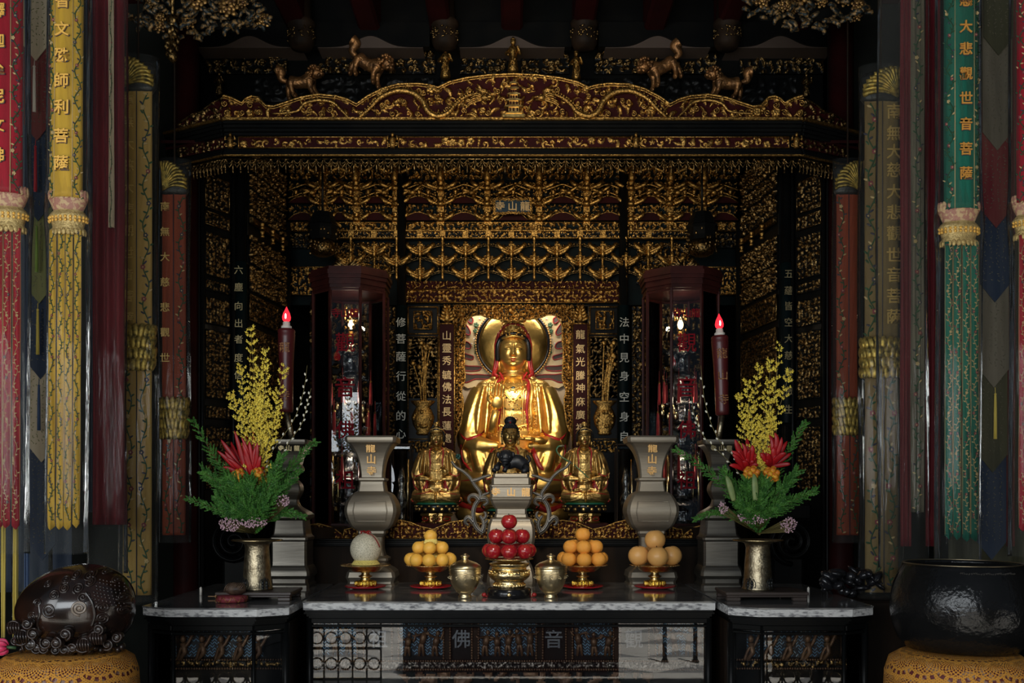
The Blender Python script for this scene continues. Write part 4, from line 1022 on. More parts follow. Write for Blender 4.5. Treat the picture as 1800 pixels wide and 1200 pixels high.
def blob_mesh(mb, voxel, iters=3, factor=.5):
    me = mb.mesh('tmp_body', M['gold']); o = bpy.data.objects.new('tmp_body', me); COL.objects.link(o)
    r = o.modifiers.new('r', 'REMESH'); r.mode = 'VOXEL'; r.voxel_size = voxel; r.use_smooth_shade = True
    sm = o.modifiers.new('s', 'SMOOTH'); sm.iterations = iters; sm.factor = factor
    dg = bpy.context.evaluated_depsgraph_get(); dg.update(); ev = bpy.data.meshes.new_from_object(o.evaluated_get(dg))
    V = np.zeros(len(ev.vertices)*3); ev.vertices.foreach_get('co', V); V = V.reshape(-1, 3); Fs = [tuple(p.vertices) for p in ev.polygons]
    bpy.data.objects.remove(o); bpy.data.meshes.remove(ev); return V, Fs
class Skin:
    def __init__(self, V, Fs): self.t = BVHTree.FromPolygons([tuple(v) for v in V], Fs)
    def hit(self, x, z, off=0.0):
        h = self.t.ray_cast(Vector((x, -400, z)), Vector((0, 1, 0)))[0]
        return Vector((x, h.y-off, z)) if h is not None else None
    def line(self, pts, n=6, off=0.0):
        L = [self.hit(p.x, p.y, off) for p in smooth_line(pts, n)]; return [p for p in L if p is not None]
def hand(b, c, ax, up, sc_, curl=.3, mat=0, thumb=1):
    """palm plus five fingers; ax = finger direction, up = palm normal"""
    ax = Vector(ax).normalized(); up = Vector(up); up = (up-ax*up.dot(ax)).normalized(); sd = ax.cross(up)
    c = Vector(c); R = Matrix((sd, ax, up)).transposed()
    b.ell(c, (.42*sc_, .5*sc_, .20*sc_), 12, 8, mat, R)
    for k, (o_, L) in enumerate(((-.32, .78), (-.11, .92), (.10, .88), (.30, .68))):
        p0 = c+sd*o_*sc_+ax*.38*sc_; p1 = p0+ax*L*.5*sc_+up*curl*.12*sc_; p2 = p1+ax*L*.45*sc_+up*curl*.45*sc_
        b.tube(smooth_line([p0, p1, p2], 4), [.105*sc_]*6+[.095*sc_, .085*sc_, .05*sc_], 8, mat)
    t0 = c+sd*thumb*.36*sc_-ax*.1*sc_; b.tube(smooth_line([t0, t0+sd*thumb*.25*sc_+ax*.3*sc_, t0+sd*thumb*.22*sc_+ax*.62*sc_+up*.15*sc_], 4), [.13*sc_]*5+[.11*sc_, .10*sc_, .09*sc_, .06*sc_], 8, mat)
_body_cache = {}
def seated_statue(loc, k, name, label, variant, skin, robe, group=None):
    """k = metres per statue unit (a statue is about 320 units tall); origin at the seat"""
    t = empty(name, loc, label, 'statue', group)
    key = variant
    # ----- body
    if key not in _body_cache:
        b = MB()
        b.ell((0, 4, 120), (50, 34, 80)); b.ell((0, -2, 175), (52, 33, 42)); b.ell((0, 2, 150), (56, 34, 50))
        for q in (-1, 1):
            b.ell((q*44, 2, 190), (25, 27, 24)); b.ell((q*25, 2, 207), (22, 20, 14))
            b.tube([(q*52, 2, 192), (q*64, -6, 155), (q*74, -16, 112), (q*76, -22, 92)], [23, 27, 27, 20], 14)       # sleeve
            b.tube([(q*74, -12, 125), (q*73, -6, 80), (q*66, 0, 42)], [20, 21, 22], 12)                              # hanging cloth
            b.tube([(q*72, -22, 100), (q*54, -42, 94), (q*36, -50, 94), (q*24, -54, 94)], [21, 16, 10, 7], 12)
            b.tube([(q*66, -30, 98), (q*60, -42, 78), (q*54, -48, 56), (q*50, -52, 44)], [15, 13, 14, 8], 12); b.tube([(q*50, -40, 96), (q*44, -46, 78), (q*42, -48, 58)], [12, 9, 8], 10)                          # forearm sleeve
            b.tube([(q*18, -5, 45), (q*60, -18, 44), (q*76, -24, 36)], [38, 36, 30], 14)                             # thigh
            b.tube([(q*78, -26, 30), (q*50, -48, 24), (0, -58, 22)], [30, 25, 22], 14)                               # shin
            b.ell((q*70, -20, 12), (34, 34, 18))
        b.ell((0, -8, 20), (84, 56, 26)); b.ell((0, -30, 60), (44, 26, 30)); b.tube([(0, 0, 200), (0, 0, 235)], [20, 17], 14)
        # robe folds pressed into the body before it is skinned
        r = random.Random(4)
        for q in (-1, 1):
            for (pts, rad) in (([(q*50, -24, 200), (q*58, -34, 160), (q*62, -44, 118)], 4), ([(q*40, -30, 205), (q*44, -38, 160), (q*48, -50, 115)], 4),
                               ([(q*62, -20, 190), (q*74, -30, 150), (q*84, -38, 112)], 4.5), ([(q*88, -26, 104), (q*84, -30, 78), (q*72, -30, 52)], 5), ([(q*76, -38, 94), (q*72, -36, 72), (q*64, -34, 54)], 4.5),
                               ([(q*62, -48, 90), (q*60, -44, 74), (q*54, -44, 60)], 4)):
                L = smooth_line(pts, 5); b.tube(L, [rad*(.5+.6*math.sin(PI*i/(len(L)-1))) for i in range(len(L))], 8)
            for j in range(5):
                y0 = 66-j*10; L = smooth_line([(q*14, -50+j*-2, y0-6), (q*44, -52-j, y0-14), (q*84, -44, y0-20)], 5)
                b.tube(L, [3.6*(.4+.7*math.sin(PI*i/(len(L)-1))) for i in range(len(L))], 8)
        for j in range(6): 
            L = smooth_line([(-26, -38, 92-j*7), (0, -50, 80-j*7), (26, -38, 92-j*7)], 5); b.tube(L, [2.6]*len(L), 8)
        _body_cache[key] = blob_mesh(b, 2.0, 2, .5)
    V, Fs = _body_cache[key]; sk = Skin(V, Fs)
    b = MB(); b.add(V, Fs, 0)
    hs, hz, hr = (41, 261, 35.5) if variant == 'main' else (44, 258, 40)
    A = np.array(HV)*np.array((hr*1.36, hr*1.28, hs*1.32)); A = A+np.array((0, -8, hz)); b.add(A, HF, 1); hk = Skin(A, HF); hx, hzz = hr*1.36, hs*1.32
    for q in (-1, 1):
        L = hk.line([(q*hx*x, hz+hzz*z) for x, z in ((.07, .035), (.14, .012), (.21, .008), (.28, .022), (.32, .045))], 5, .0); b.tube(L, hs*.011, 6, 3)
        L = hk.line([(q*hx*x, hz+hzz*z) for x, z in ((.08, .075), (.15, .105), (.23, .10), (.31, .065))], 5, -.1); b.tube(L, hs*.009, 6, 1)
        L = hk.line([(q*hx*x, hz+hzz*z) for x, z in ((.05, .12), (.10, .185), (.19, .215), (.29, .19), (.36, .14))], 5, .0); b.tube(L, hs*.012, 6, 3 if variant != 'main' else 1)
    L = hk.line([(hx*x, hz+hzz*z) for x, z in ((-.105, -.30), (-.04, -.280), (0, -.29), (.04, -.280), (.105, -.30))], 5, .0); b.tube(L, [hs*.022*(.3+math.sin(PI*i/(len(L)-1))) for i in range(len(L))], 6, 2)
    L = hk.line([(hx*x, hz+hzz*z) for x, z in ((-.085, -.335), (-.03, -.352), (.03, -.352), (.085, -.335))], 5, .0); b.tube(L, [hs*.026*(.3+math.sin(PI*i/(len(L)-1))) for i in range(len(L))], 6, 2)
    for q in (-1, 1):                                                  # long ears
        b.ell((q*hr*.69, -2, hz+2), (3.6, 7, 13), 10, 8, 1); b.tube([(q*hr*.70, -4, hz-4), (q*hr*.71, -6, hz-22), (q*hr*.70, -6, hz-31)], [4, 3.6, 4.6], 8, 1)
    b.tube([(0, -2, 212), (0, -3, 226), (0, -3, 240)], [19, 17, 19], 16, 1)
    for j in range(2): b.tube([(18.5*math.cos(a), -3+18.5*math.sin(a), 218+j*6) for a in np.linspace(PI, 2*PI, 14)], 1.3, 6, 1)
    b.tube(smooth_line([sk.hit(-38, 202, -3), sk.hit(-24, 168, -4), sk.hit(-22, 130, -4)], 5), 4, 8)
    # hands
    if variant == 'main':
        hand(b, (-27, -58, 168), (.10, -.12, 1), (.15, -1, 0), 26, .25, 1, -1); b.tube([(-36, -50, 118), (-33, -55, 138), (-29, -57, 154)], [9, 7.5, 6.5], 12, 1)
        hand(b, (26, -66, 106), (-1, -.25, .05), (0, -.25, 1), 25, .3, 1, 1); b.tube([(56, -46, 100), (46, -56, 103), (34, -62, 104)], [8, 7, 6], 12, 1)
    elif variant == 'meditate':
        hand(b, (16, -66, 92), (-1, -.1, .0), (0, -.3, 1), 24, .3, 1, 1); hand(b, (-16, -64, 86), (1, -.1, 0), (0, -.3, 1), 24, .3, 1, -1)
    else:
        hand(b, (34, -62, 122), (-.3, -.3, 1), (-.4, -1, 0), 22, .9, 1, 1); hand(b, (-20, -64, 90), (1, -.1, 0), (0, -.3, 1), 24, .3, 1, -1)
    b.xf(Matrix.Scale(k, 4)); body = b.build('body', (robe, skin, M['redtrim'], M['black']), t)
    # ----- robe edges laid on the body
    b = MB(); red = MB(); 
    for q in (-1, 1):
        for (pts, m_, w_) in (([(q*16, 226), (q*26, 200), (q*23, 160), (q*26, 118)], 0, 3.4), ([(q*92, 118), (q*80, 106), (q*60, 112), (q*46, 124)], 0, 2.8), ([(q*90, 100), (q*86, 70), (q*70, 50)], 0, 2.5),
                              ([(q*34, 92), (q*42, 66), (q*52, 52)], 0, 4.5), ([(q*10, 52), (q*40, 40), (q*92, 34)], 0, 1.8), ([(q*98, 60), (q*106, 30), (q*88, 4)], 0, 2.6)):
            L = sk.line(pts, 6, -.3)
            if len(L) > 2: red.tube(L, [w_*min(1, .15+1.1*math.sin(PI*i/(len(L)-1))) for i in range(len(L))], 8, flat=.6)
        for (pts, w_) in (([(q*20, 224), (q*32, 200), (q*30, 160), (q*34, 122)], 3.6), ([(q*12, 222), (q*18, 196), (q*16, 160), (q*18, 122)], 2.4), ([(q*98, 66), (q*88, 92), (q*80, 108)], 2), ([(q*4, 30), (q*36, 14), (q*80, 8)], 3), ([(q*8, 44), (q*30, 26), (q*60, 18)], 2.6)):
            L = sk.line(pts, 6, .2)
            if len(L) > 2: b.tube(L, [w_*min(1, .2+1.1*math.sin(PI*i/(len(L)-1))) for i in range(len(L))], 8, flat=.7)
    for q in (-1, 1):
        L = sk.line([(q*32, 90), (q*36, 72), (q*38, 54)], 6, -2.5)
        if len(L) > 2: red.tube(L, [5*(.5+math.sin(PI*i/(len(L)-1))) for i in range(len(L))], 8, flat=.7)
    red.xf(Matrix.Scale(k, 4)); red.build('robe_lining', M['redtrim'], t)
    # necklace and chest ornaments
    for (pts, w_) in (([(-24, 206), (0, 192), (24, 206)], 2.2), ([(-22, 198), (0, 172), (22, 198)], 1.6), ([(-24, 132), (0, 126), (24, 132)], 2.6)):
        L = sk.line(pts, 8, .5)
        if len(L) > 2:
            b.tube(L, w_, 8)
            for p in L[::3]: b.ell(p+Vector((0, -1.5, -3)), (2, 1.6, 3), 8, 6)
    r = random.Random(2)
    for j in range(220):
        x = r.uniform(-24, 24); z = r.uniform(128, 206); p = sk.hit(x, z, .2)
        if p: b.ell(p, (.9, .6, .9), 6, 4)
    for j in range(420):
        q = r.choice((-1, 1)); x = q*r.uniform(26, 40); z = r.uniform(112, 208); p = sk.hit(x, z, .2)
        if p: b.ell(p, (1.0, .7, 1.3), 6, 4)
    b.xf(Matrix.Scale(k, 4)); b.build('robe_ornament', skin, t)
    g = MB()
    if variant == 'main':
        for (x, z, rr_) in ((0, 194, 4.2), (-12, 178, 1.8), (12, 178, 1.8), (0, 176, 2.2), (-14, 160, 1.6), (14, 160, 1.6), (0, 158, 1.8), (-7, 166, 1.2), (7, 166, 1.2)):
            p = sk.hit(x, z, .6); g.ell(p, (rr_, 1.6, rr_*.9), 10, 6, 0 if z != 176 else 1)
        p = sk.hit(0, 140, .8); g.ell(p+Vector((-4, 0, 1)), (5, 1.5, 3.5), 10, 6, 1); g.ell(p+Vector((4, 0, 1)), (5, 1.5, 3.5), 10, 6, 1); g.ell(p+Vector((0, 0, -2)), (5, 1.5, 4), 10, 6, 1)
        g.xf(Matrix.Scale(k, 4)); g.build('jewels', (mat('dark_green_gem', (.03, .05, .05), .15), mat('bronze_gem', (.30, .16, .06), .3, .6)), t)
    # ----- hair, crown, veil
    hb = MB(); 
    if variant == 'buddha':
        cap = np.array([(x, y, z) for x, y, z in HV]); P = cap*np.array((hr*1.50, hr*1.42, hs*1.40))+np.array((0, -5, hz+3))
        fz = [f for f in HF if all((HV[i][2] > .36 or HV[i][1] > -.05) and HV[i][2] > -.30 for i in f)]; hb.add(P, fz)
        hb.ell((0, 2, hz+52), (22, 22, 18)); r = random.Random(9)
        for j in range(9):
            ph = -.1+j*.19
            for i in range(22):
                a = 2*PI*(i+.5*(j % 2))/22; x, y, z = math.cos(ph)*math.cos(a), math.cos(ph)*math.sin(a), math.sin(ph)
                if z < .5 and y < -.25: continue
                hb.ell((x*hr*.76, -5+y*hr*.78, hz+3+z*hs*.98), (3.9, 3.9, 3.9), 7, 5)
        hb.xf(Matrix.Scale(k, 4)); hb.build('curled_hair', M['haircurl'], t)
        j_ = MB().ell((0, -hr*.55, hz+46), (4, 3, 4), 8, 6); j_.xf(Matrix.Scale(k, 4)); j_.build('red_jewel', M['redtrim'], t)
    else:
        P = np.array(HV)*np.array((hr*1.48, hr*1.40, hs*1.42))+np.array((0, -4, hz+2))
        fz = [f for f in HF if all((HV[i][2] > .33+.25*abs(HV[i][0])*0 or HV[i][1] > -.08) and HV[i][2] > -.25 for i in f)]; hb.add(P, fz)
        hb.tube(smooth_line([(-hr*.76, -12, hz-16), (-hr*.76, -18, hz+6), (-hr*.60, -hr*.58, hz+hs*.50), (0, -hr*.82, hz+hs*.70), (hr*.60, -hr*.58, hz+hs*.50), (hr*.76, -18, hz+6), (hr*.76, -12, hz-16)], 6), 4.2, 8)
        hb.xf(Matrix.Scale(k, 4)); hb.build('black_hair', M['black'], t)
        cr = MB(); n = 40; w0, h0 = (hr*.74, 26) if variant == 'main' else (hr*.78, 12)
        V_ = []; 
        for j in range(8):
            for i in range(n+1):
                a = PI+PI*i/n*1.0; u = abs(i/n-.5)*2; hh = h0*(1-u**2*.75); tt = j/7
                V_.append(((w0-2*tt)*math.cos(a), -4+(hr*.80-2*tt)*math.sin(a), hz+24-u*6+hh*tt+1.6*abs(math.sin(i*.8))*tt))
        cr.add(V_, [(j*(n+1)+i, j*(n+1)+i+1, (j+1)*(n+1)+i+1, (j+1)*(n+1)+i) for j in range(7) for i in range(n)], 0)
        cr.tube(V_[:n+1], 2.4, 6); cr.tube(V_[-(n+1):], 1.6, 6)
        r = random.Random(8)
        for i in range(70 if variant == 'main' else 30):
            q = r.randrange(7*(n+1)); cr.ell(V_[q], (2, 2, 2.6), 6, 4)
        if variant == 'main':
            cr.lathe([(15, 0), (18, 6), (18, 18), (22, 28), (25, 34), (20, 36), (3, 36)], 28, (0, -2, hz+30))
            for i in range(90): a = r.uniform(PI, 2*PI); zz = r.uniform(2, 32); rr_ = 18+max(0, zz-18)*.42; cr.ell((rr_*math.cos(a), -2+rr_*math.sin(a), hz+30+zz), (1.8, 1.4, 2.4), 6, 4)
            for zz in (8, 18, 30): cr.tube([((19+max(0, zz-18)*.42)*math.cos(a), -2+(19+max(0, zz-18)*.42)*math.sin(a), hz+30+zz) for a in np.linspace(PI, 2*PI, 20)], 1.2, 6)
        else:
            cr.ell((0, -18, hz+48), (6, 5, 8), 8, 6); cr.ell((0, 0, hz+52), (12, 12, 12), 12, 8)
        cr.xf(Matrix.Scale(k, 4)); cr.build('crown', skin, t)
        if variant == 'main':
            ve = MB(); 
            for q in (-1, 1):
                L = smooth_line([(0, -31, hz+45), (q*9, -30, hz+43.5), (q*18, -26, hz+38), (q*24, -21, hz+29), (q*28, -17, hz+16), (q*28.5, -14, hz+2), (q*27, -12, hz-12), (q*28, -12, hz-26), (q*32, -16, hz-40), (q*27, -22, hz-45)], 6)
                ve.tube(L, [1.6+.9*math.sin(i*1.35) if i < 34 else 1.9+.06*(i-34) for i in range(len(L))], 8, flat=1.5)
                ve.tube(smooth_line([(q*24, -4, hz+34), (q*30, -2, hz+14), (q*30, 0, hz-12), (q*35, 0, hz-42)], 5), 3.2, 8, flat=1.4)
                ve.tube(smooth_line([(q*24, -20, hz-38), (q*19, -24, hz-46), (q*17, -28, hz-52)], 5), 2, 8)
                for w_ in (20, 27): ve.tube(sk.line([(q*30, 214), (q*w_, 190), (q*(w_-2), 150)], 6, .6), 1.1, 6)
            ve.xf(Matrix.Scale(k, 4)); ve.build('red_veil', M['redtrim'], t)
    return t, sk
YM = 3.4; kM = s(YM)*1.0
main, skm = seated_statue(W(902, 880, YM), kM, 'seated_statue', 'large polished gold seated statue with red hood inside the central niche', 'main', M['gold'], M['gold'])
main['category'] = 'statue'
b = MB()                                                              # folded seat cloth and lower robe
b.lathe([(94, -48.5), (99, -38), (92, -22), (98, -8), (88, 2)], 40, (0, 4, 0), sy=.62)
for q in (-1, 1):
    b.ell((q*62, -42, -22), (38, 22, 20)); b.ell((q*40, -52, -34), (28, 16, 18)); b.tube(smooth_line([(q*6, -62, 0), (q*30, -60, -22), (q*70, -52, -40)]), 8, 8)
b.xf(Matrix.Scale(kM, 4)); b.build('lower_robe', (M['gold'],), main)
b = MB()
for q in (-1, 1): b.tube(smooth_line([(q*92, -46, -4), (q*60, -62, -16), (q*34, -66, -6), (q*12, -66, -30), (q*40, -64, -50)]), 5, 8)
b.xf(Matrix.Scale(kM, 4)); b.build('red_seat_cloth', M['redtrim'], main)
# halo: bowl shaped disc with black ring and pearls, then the flame board
YH = 3.62; kH = s(YH)
ha = empty('halo', W(902, 604, YH), 'round hammered gold halo disc with a black ring and pearls behind the main statue head', 'halo')
b = MB(); R = 60*kH
b.lathe([(.001, .05), (R*.5, .045), (R*.85, .02), (R*.98, 0), (R, -.005)], 64); b.xf(Matrix.Rotation(PI/2, 4, 'X')); b.build('disc', mat('hammered_gold', (.80, .52, .15), .34, 1, .5, 14, (.46, .28, .07), 5), ha)
b = MB(); b.tube([(R*1.04*math.cos(a), -.005, R*1.04*math.sin(a)) for a in np.linspace(0, 2*PI, 65)[:-1]], .013, 8, closed=True); b.build('black_ring', M['black'], ha)
b = MB()
for k in range(96):
    a = 2*PI*k/96; b.ell((R*1.10*math.cos(a), -.008, R*1.10*math.sin(a)), .0085, 8, 6)
b.build('pearl_ring', mat('amber_pearl', (.80, .42, .12), .25, .3), ha)
fb = empty('flame_board', W(902, 600, YH+.06), 'cream flame shaped board with red edged flames and painted green leaves behind the halo', 'flame board')
flames = [(-1, 815, 566, 58), (-1, 815, 585, 46), (-1, 818, 612, 38), (-1, 816, 636, 22), (-1, 810, 654, 8), (-1, 808, 672, -8)]
def zf(py): return Z_(py, YH+.06)-fb.location.z
def xf_(px): return X_(px, YH+.06)-fb.location.x
def Yl(y): return y
b = MB(); L = [(xf_(x), zf(y)) for x, y in ((806, 545), (806, 672), (822, 682), (850, 676), (902, 690), (954, 676), (982, 682), (1000, 672), (1000, 545))]
b.slab(L[::-1], .01, .035); b.build('cream_board', M['cream'], fb)
hol = [[(824, 556), (831, 560), (830, 568), (824, 566), (821, 560)], [(812, 562), (822, 574), (827, 584), (824, 589), (818, 586), (812, 580)], [(810, 598), (824, 602), (828, 610), (822, 613), (810, 608)],
       [(808, 618), (820, 622), (832, 626), (830, 632), (820, 630), (808, 626)], [(806, 640), (824, 643), (844, 644), (843, 650), (826, 652), (806, 648)], [(806, 654), (826, 658), (842, 658), (862, 660), (860, 666), (836, 666), (820, 672), (806, 668)]]
b = MB(); e = MB()
for P in hol:
    for sx in (-1, 1):
        Q = [(902+sx*(902-x) if sx > 0 else x, y) for x, y in P]; Sm = smooth_line(Q+[Q[0]], 4)[:-1]
        poly = [(xf_(p.x), zf(p.y)) for p in Sm]; 
        b.slab(poly, -.003, .009, ng=True); e.tube([(p[0], -.003, p[1]) for p in poly], .0058, 6, closed=True)
b.build('grey_recess', mat('grey_cut_out', (.075, .055, .045), .8), fb); e.build('red_flame_edge', M['redtrim'], fb)
b = MB()
for sx in (-1, 1):
    for (x, y) in ((837, 571), (836, 582), (837, 608), (838, 619), (851, 638), (861, 646), (860, 649), (843, 600)):
        px = 902+sx*(902-x)*1.0
        for k in range(5): a = k*1.256+x; b.ell((xf_(px)+.013*math.cos(a), -.004, zf(y)+.013*math.sin(a)), (.012, .005, .012), 7, 5)
b.build('green_leaves', M['leafgreen'], fb)
b = MB()
for sx in (-1, 1):
    for (x, y) in ((843, 560), (834, 596), (844, 630), (869, 654), (829, 604)): b.ell((xf_(902+sx*(902-x)), -.004, zf(y)), (.008, .005, .008), 8, 6)
b.build('pearls', M['white'], fb)
bc = MB(); bc.box((X_(902, 3.76), 3.76, Z_(760, 3.76)), (1.5, .02, 1.9)); thing(bc, 'back_cloth', M['beige'], 'plain beige backing cloth hanging at the rear of the niche', 'backing cloth')
# smaller statues in front of the niche
def lotus_base(parent, k, zt, w_=1.0):
    b = MB(); b.lathe([(78, -34), (84, -30), (80, -20), (86, -14), (80, -6), (70, 0)], 36, (0, -8, zt), sy=.8)
    b.xf(Matrix.Scale(k, 4)); b.build('lotus_seat', M['black'], parent)
    b = MB()
    for row, (z, rr_) in enumerate(((-24, 82), (-12, 84))):
        for i in range(15):
            a = 2*PI*(i+.5*row)/15; b.ell((rr_*math.cos(a), -8+rr_*.8*math.sin(a), zt+z), (9 if row == 0 else 7, 5, 8 if row == 0 else 5), 8, 6, rot=Matrix.Rotation(a+PI/2, 4, 'Z'))
    b.xf(Matrix.Scale(k, 4)); b.build('lotus_petals', M['gold_worn'], parent)
    b = MB(); b.lathe([(86, -6), (88, -3), (84, 1)], 36, (0, -8, zt+1), sy=.8); b.xf(Matrix.Scale(k, 4)); b.build('green_rim', mat('jade_green_paint', (.01, .10, .06), .4), parent)
    b = MB(); b.lathe([(62, -78), (66, -74), (60, -70), (60, -52), (68, -48), (68, -40), (60, -36)], 8, (0, -8, zt), smooth=False, rot0=PI/8, sy=.85)
    for i in range(3): a = -PI/2+(i-1)*PI/4; b.ell((60*math.cos(a), -8+.85*60*math.sin(a), zt-61), (17, 3, 7), 12, 6, rot=Matrix.Rotation(a+PI/2, 4, 'Z'))
    b.xf(Matrix.Scale(k, 4)); b.build('pedestal', M['gold_worn'], parent)
    b = MB(); r = random.Random(3)
    for i in range(3):
        a = -PI/2+(i-1)*PI/4; c = Vector((60*math.cos(a), -8+.85*60*math.sin(a), zt-61))
        b.tube([c+Vector((18*math.cos(q)*math.cos(a+PI/2), 18*math.cos(q)*math.sin(a+PI/2)-3, 8*math.sin(q))) for q in np.linspace(0, 2*PI, 17)[:-1]], 1.5, 6, closed=True)
    b.xf(Matrix.Scale(k, 4)); b.build('red_outline', M['redtrim'], parent)
    b = MB()
    for i in range(26): b.ell((r.uniform(-9, 9), -70+r.uniform(-4, 2), zt+r.uniform(-78, -42)), (4, 3, 5), 6, 4)
    b.xf(Matrix.Scale(k, 4)); b.build('dragon_boss', M['gilt_dim'], parent)
YSm = 1.75; kS = s(YSm)*.445
zS = Z_(884, YSm)
st1, sk1 = seated_statue((X_(768, YSm), YSm, zS), kS, 'seated_statue', 'small gold seated statue with a black cap holding a stem, before the mountain couplet board', 'attendant', M['gold_worn'], M['gold_worn'], 'pair of small gold statues before the niche')
lotus_base(st1, kS, 0)
st2, sk2 = seated_statue((X_(1027, YSm), YSm, zS), kS, 'seated_statue', 'small gold seated statue with hands in its lap and a green snake across it', 'meditate', M['gold_worn'], M['gold_worn'], 'pair of small gold statues before the niche')
lotus_base(st2, kS, 0)
YS3 = 2.05; kS3 = s(YS3)*.50
st3, sk3 = seated_statue((X_(897, YS3), YS3, Z_(895, YS3)), kS3, 'seated_statue', 'small gold seated statue with black curled hair behind the pewter censer', 'buddha', M['gold_worn'], M['gold_worn'])
lotus_base(st3, kS3, 0)
for nm, px, Y, w_, lab in (('statue_platform', 768, YSm, .56, 'low dark red platform under the small statue with a black cap holding a stem'), ('statue_platform', 1027, YSm, .56, 'low dark red platform under the small statue with the green snake'), ('statue_platform', 897, YS3, .6, 'low dark platform under the black haired statue behind the censer')):
    z1 = (zS if Y == YSm else Z_(895, YS3))-78*(kS if Y == YSm else kS3)
    b = MB(); b.box((X_(px, Y), Y, (z1+LZ)/2), (w_*.62, .30, z1-LZ), bev=.01); thing(b, nm, M['maroon'], lab, 'platform')
z1 = LZ+.03

# green snake across the small statue on the right, stem held by the left one
b = MB(); SN = [(990, 783), (982, 784), (979, 792), (986, 801), (998, 809), (1012, 818), (1024, 829), (1036, 840)]; PT = []; yl = -.10
for px_, py_ in SN[::-1]:
    xx, zz = X_(px_, YSm-.1)-st2.location.x, Z_(py_, YSm-.1)-st2.location.z; h = sk2.hit(xx/kS, zz/kS, 0)
    if h is not None: yl = h.y*kS-.006
    PT.append((xx+st2.location.x, st2.location.y+yl, zz+st2.location.z))
L = smooth_line(PT[::-1], 6)
b.tube(L, [.008 if i < 4 else .0075-.00008*i for i in range(len(L))], 8); b.ell(L[0], (.014, .012, .008), 8, 6, 1)
thing(b, 'snake_ornament', (mat('mottled_green_snake', (.02, .13, .05), .35, 0, 0, 10, (.22, .22, .10), 60, contrast=(.45, .6)), mat('snake_head_brown', (.12, .08, .05), .4)), 'thin mottled green snake ornament lying across the small gold statue', 'snake ornament')
b = MB(); PT = []; yl = -.10
for px_, py_ in ((775, 838), (786, 830), (792, 824), (799, 812), (805, 802)):
    xx, zz = X_(px_, YSm-.1)-st1.location.x, Z_(py_, YSm-.1)-st1.location.z; h = sk1.hit(xx/kS, zz/kS, 0)
    if h is not None: yl = h.y*kS-.002
    PT.append((xx+st1.location.x, st1.location.y+yl, zz+st1.location.z))
L = smooth_line(PT, 5); b.tube(L, .003, 6)
for k in range(6): b.ell(L[-1]+Vector((.01*math.cos(k), .006*math.sin(k*2), .012*math.sin(k))), (.012, .008, .010), 6, 4, 1)
thing(b, 'held_flower', (M['gold_worn'], mat('dark_green_bud', (.01, .06, .05), .4)), 'thin gold stem with a dark green bud held by the small statue', 'stem')
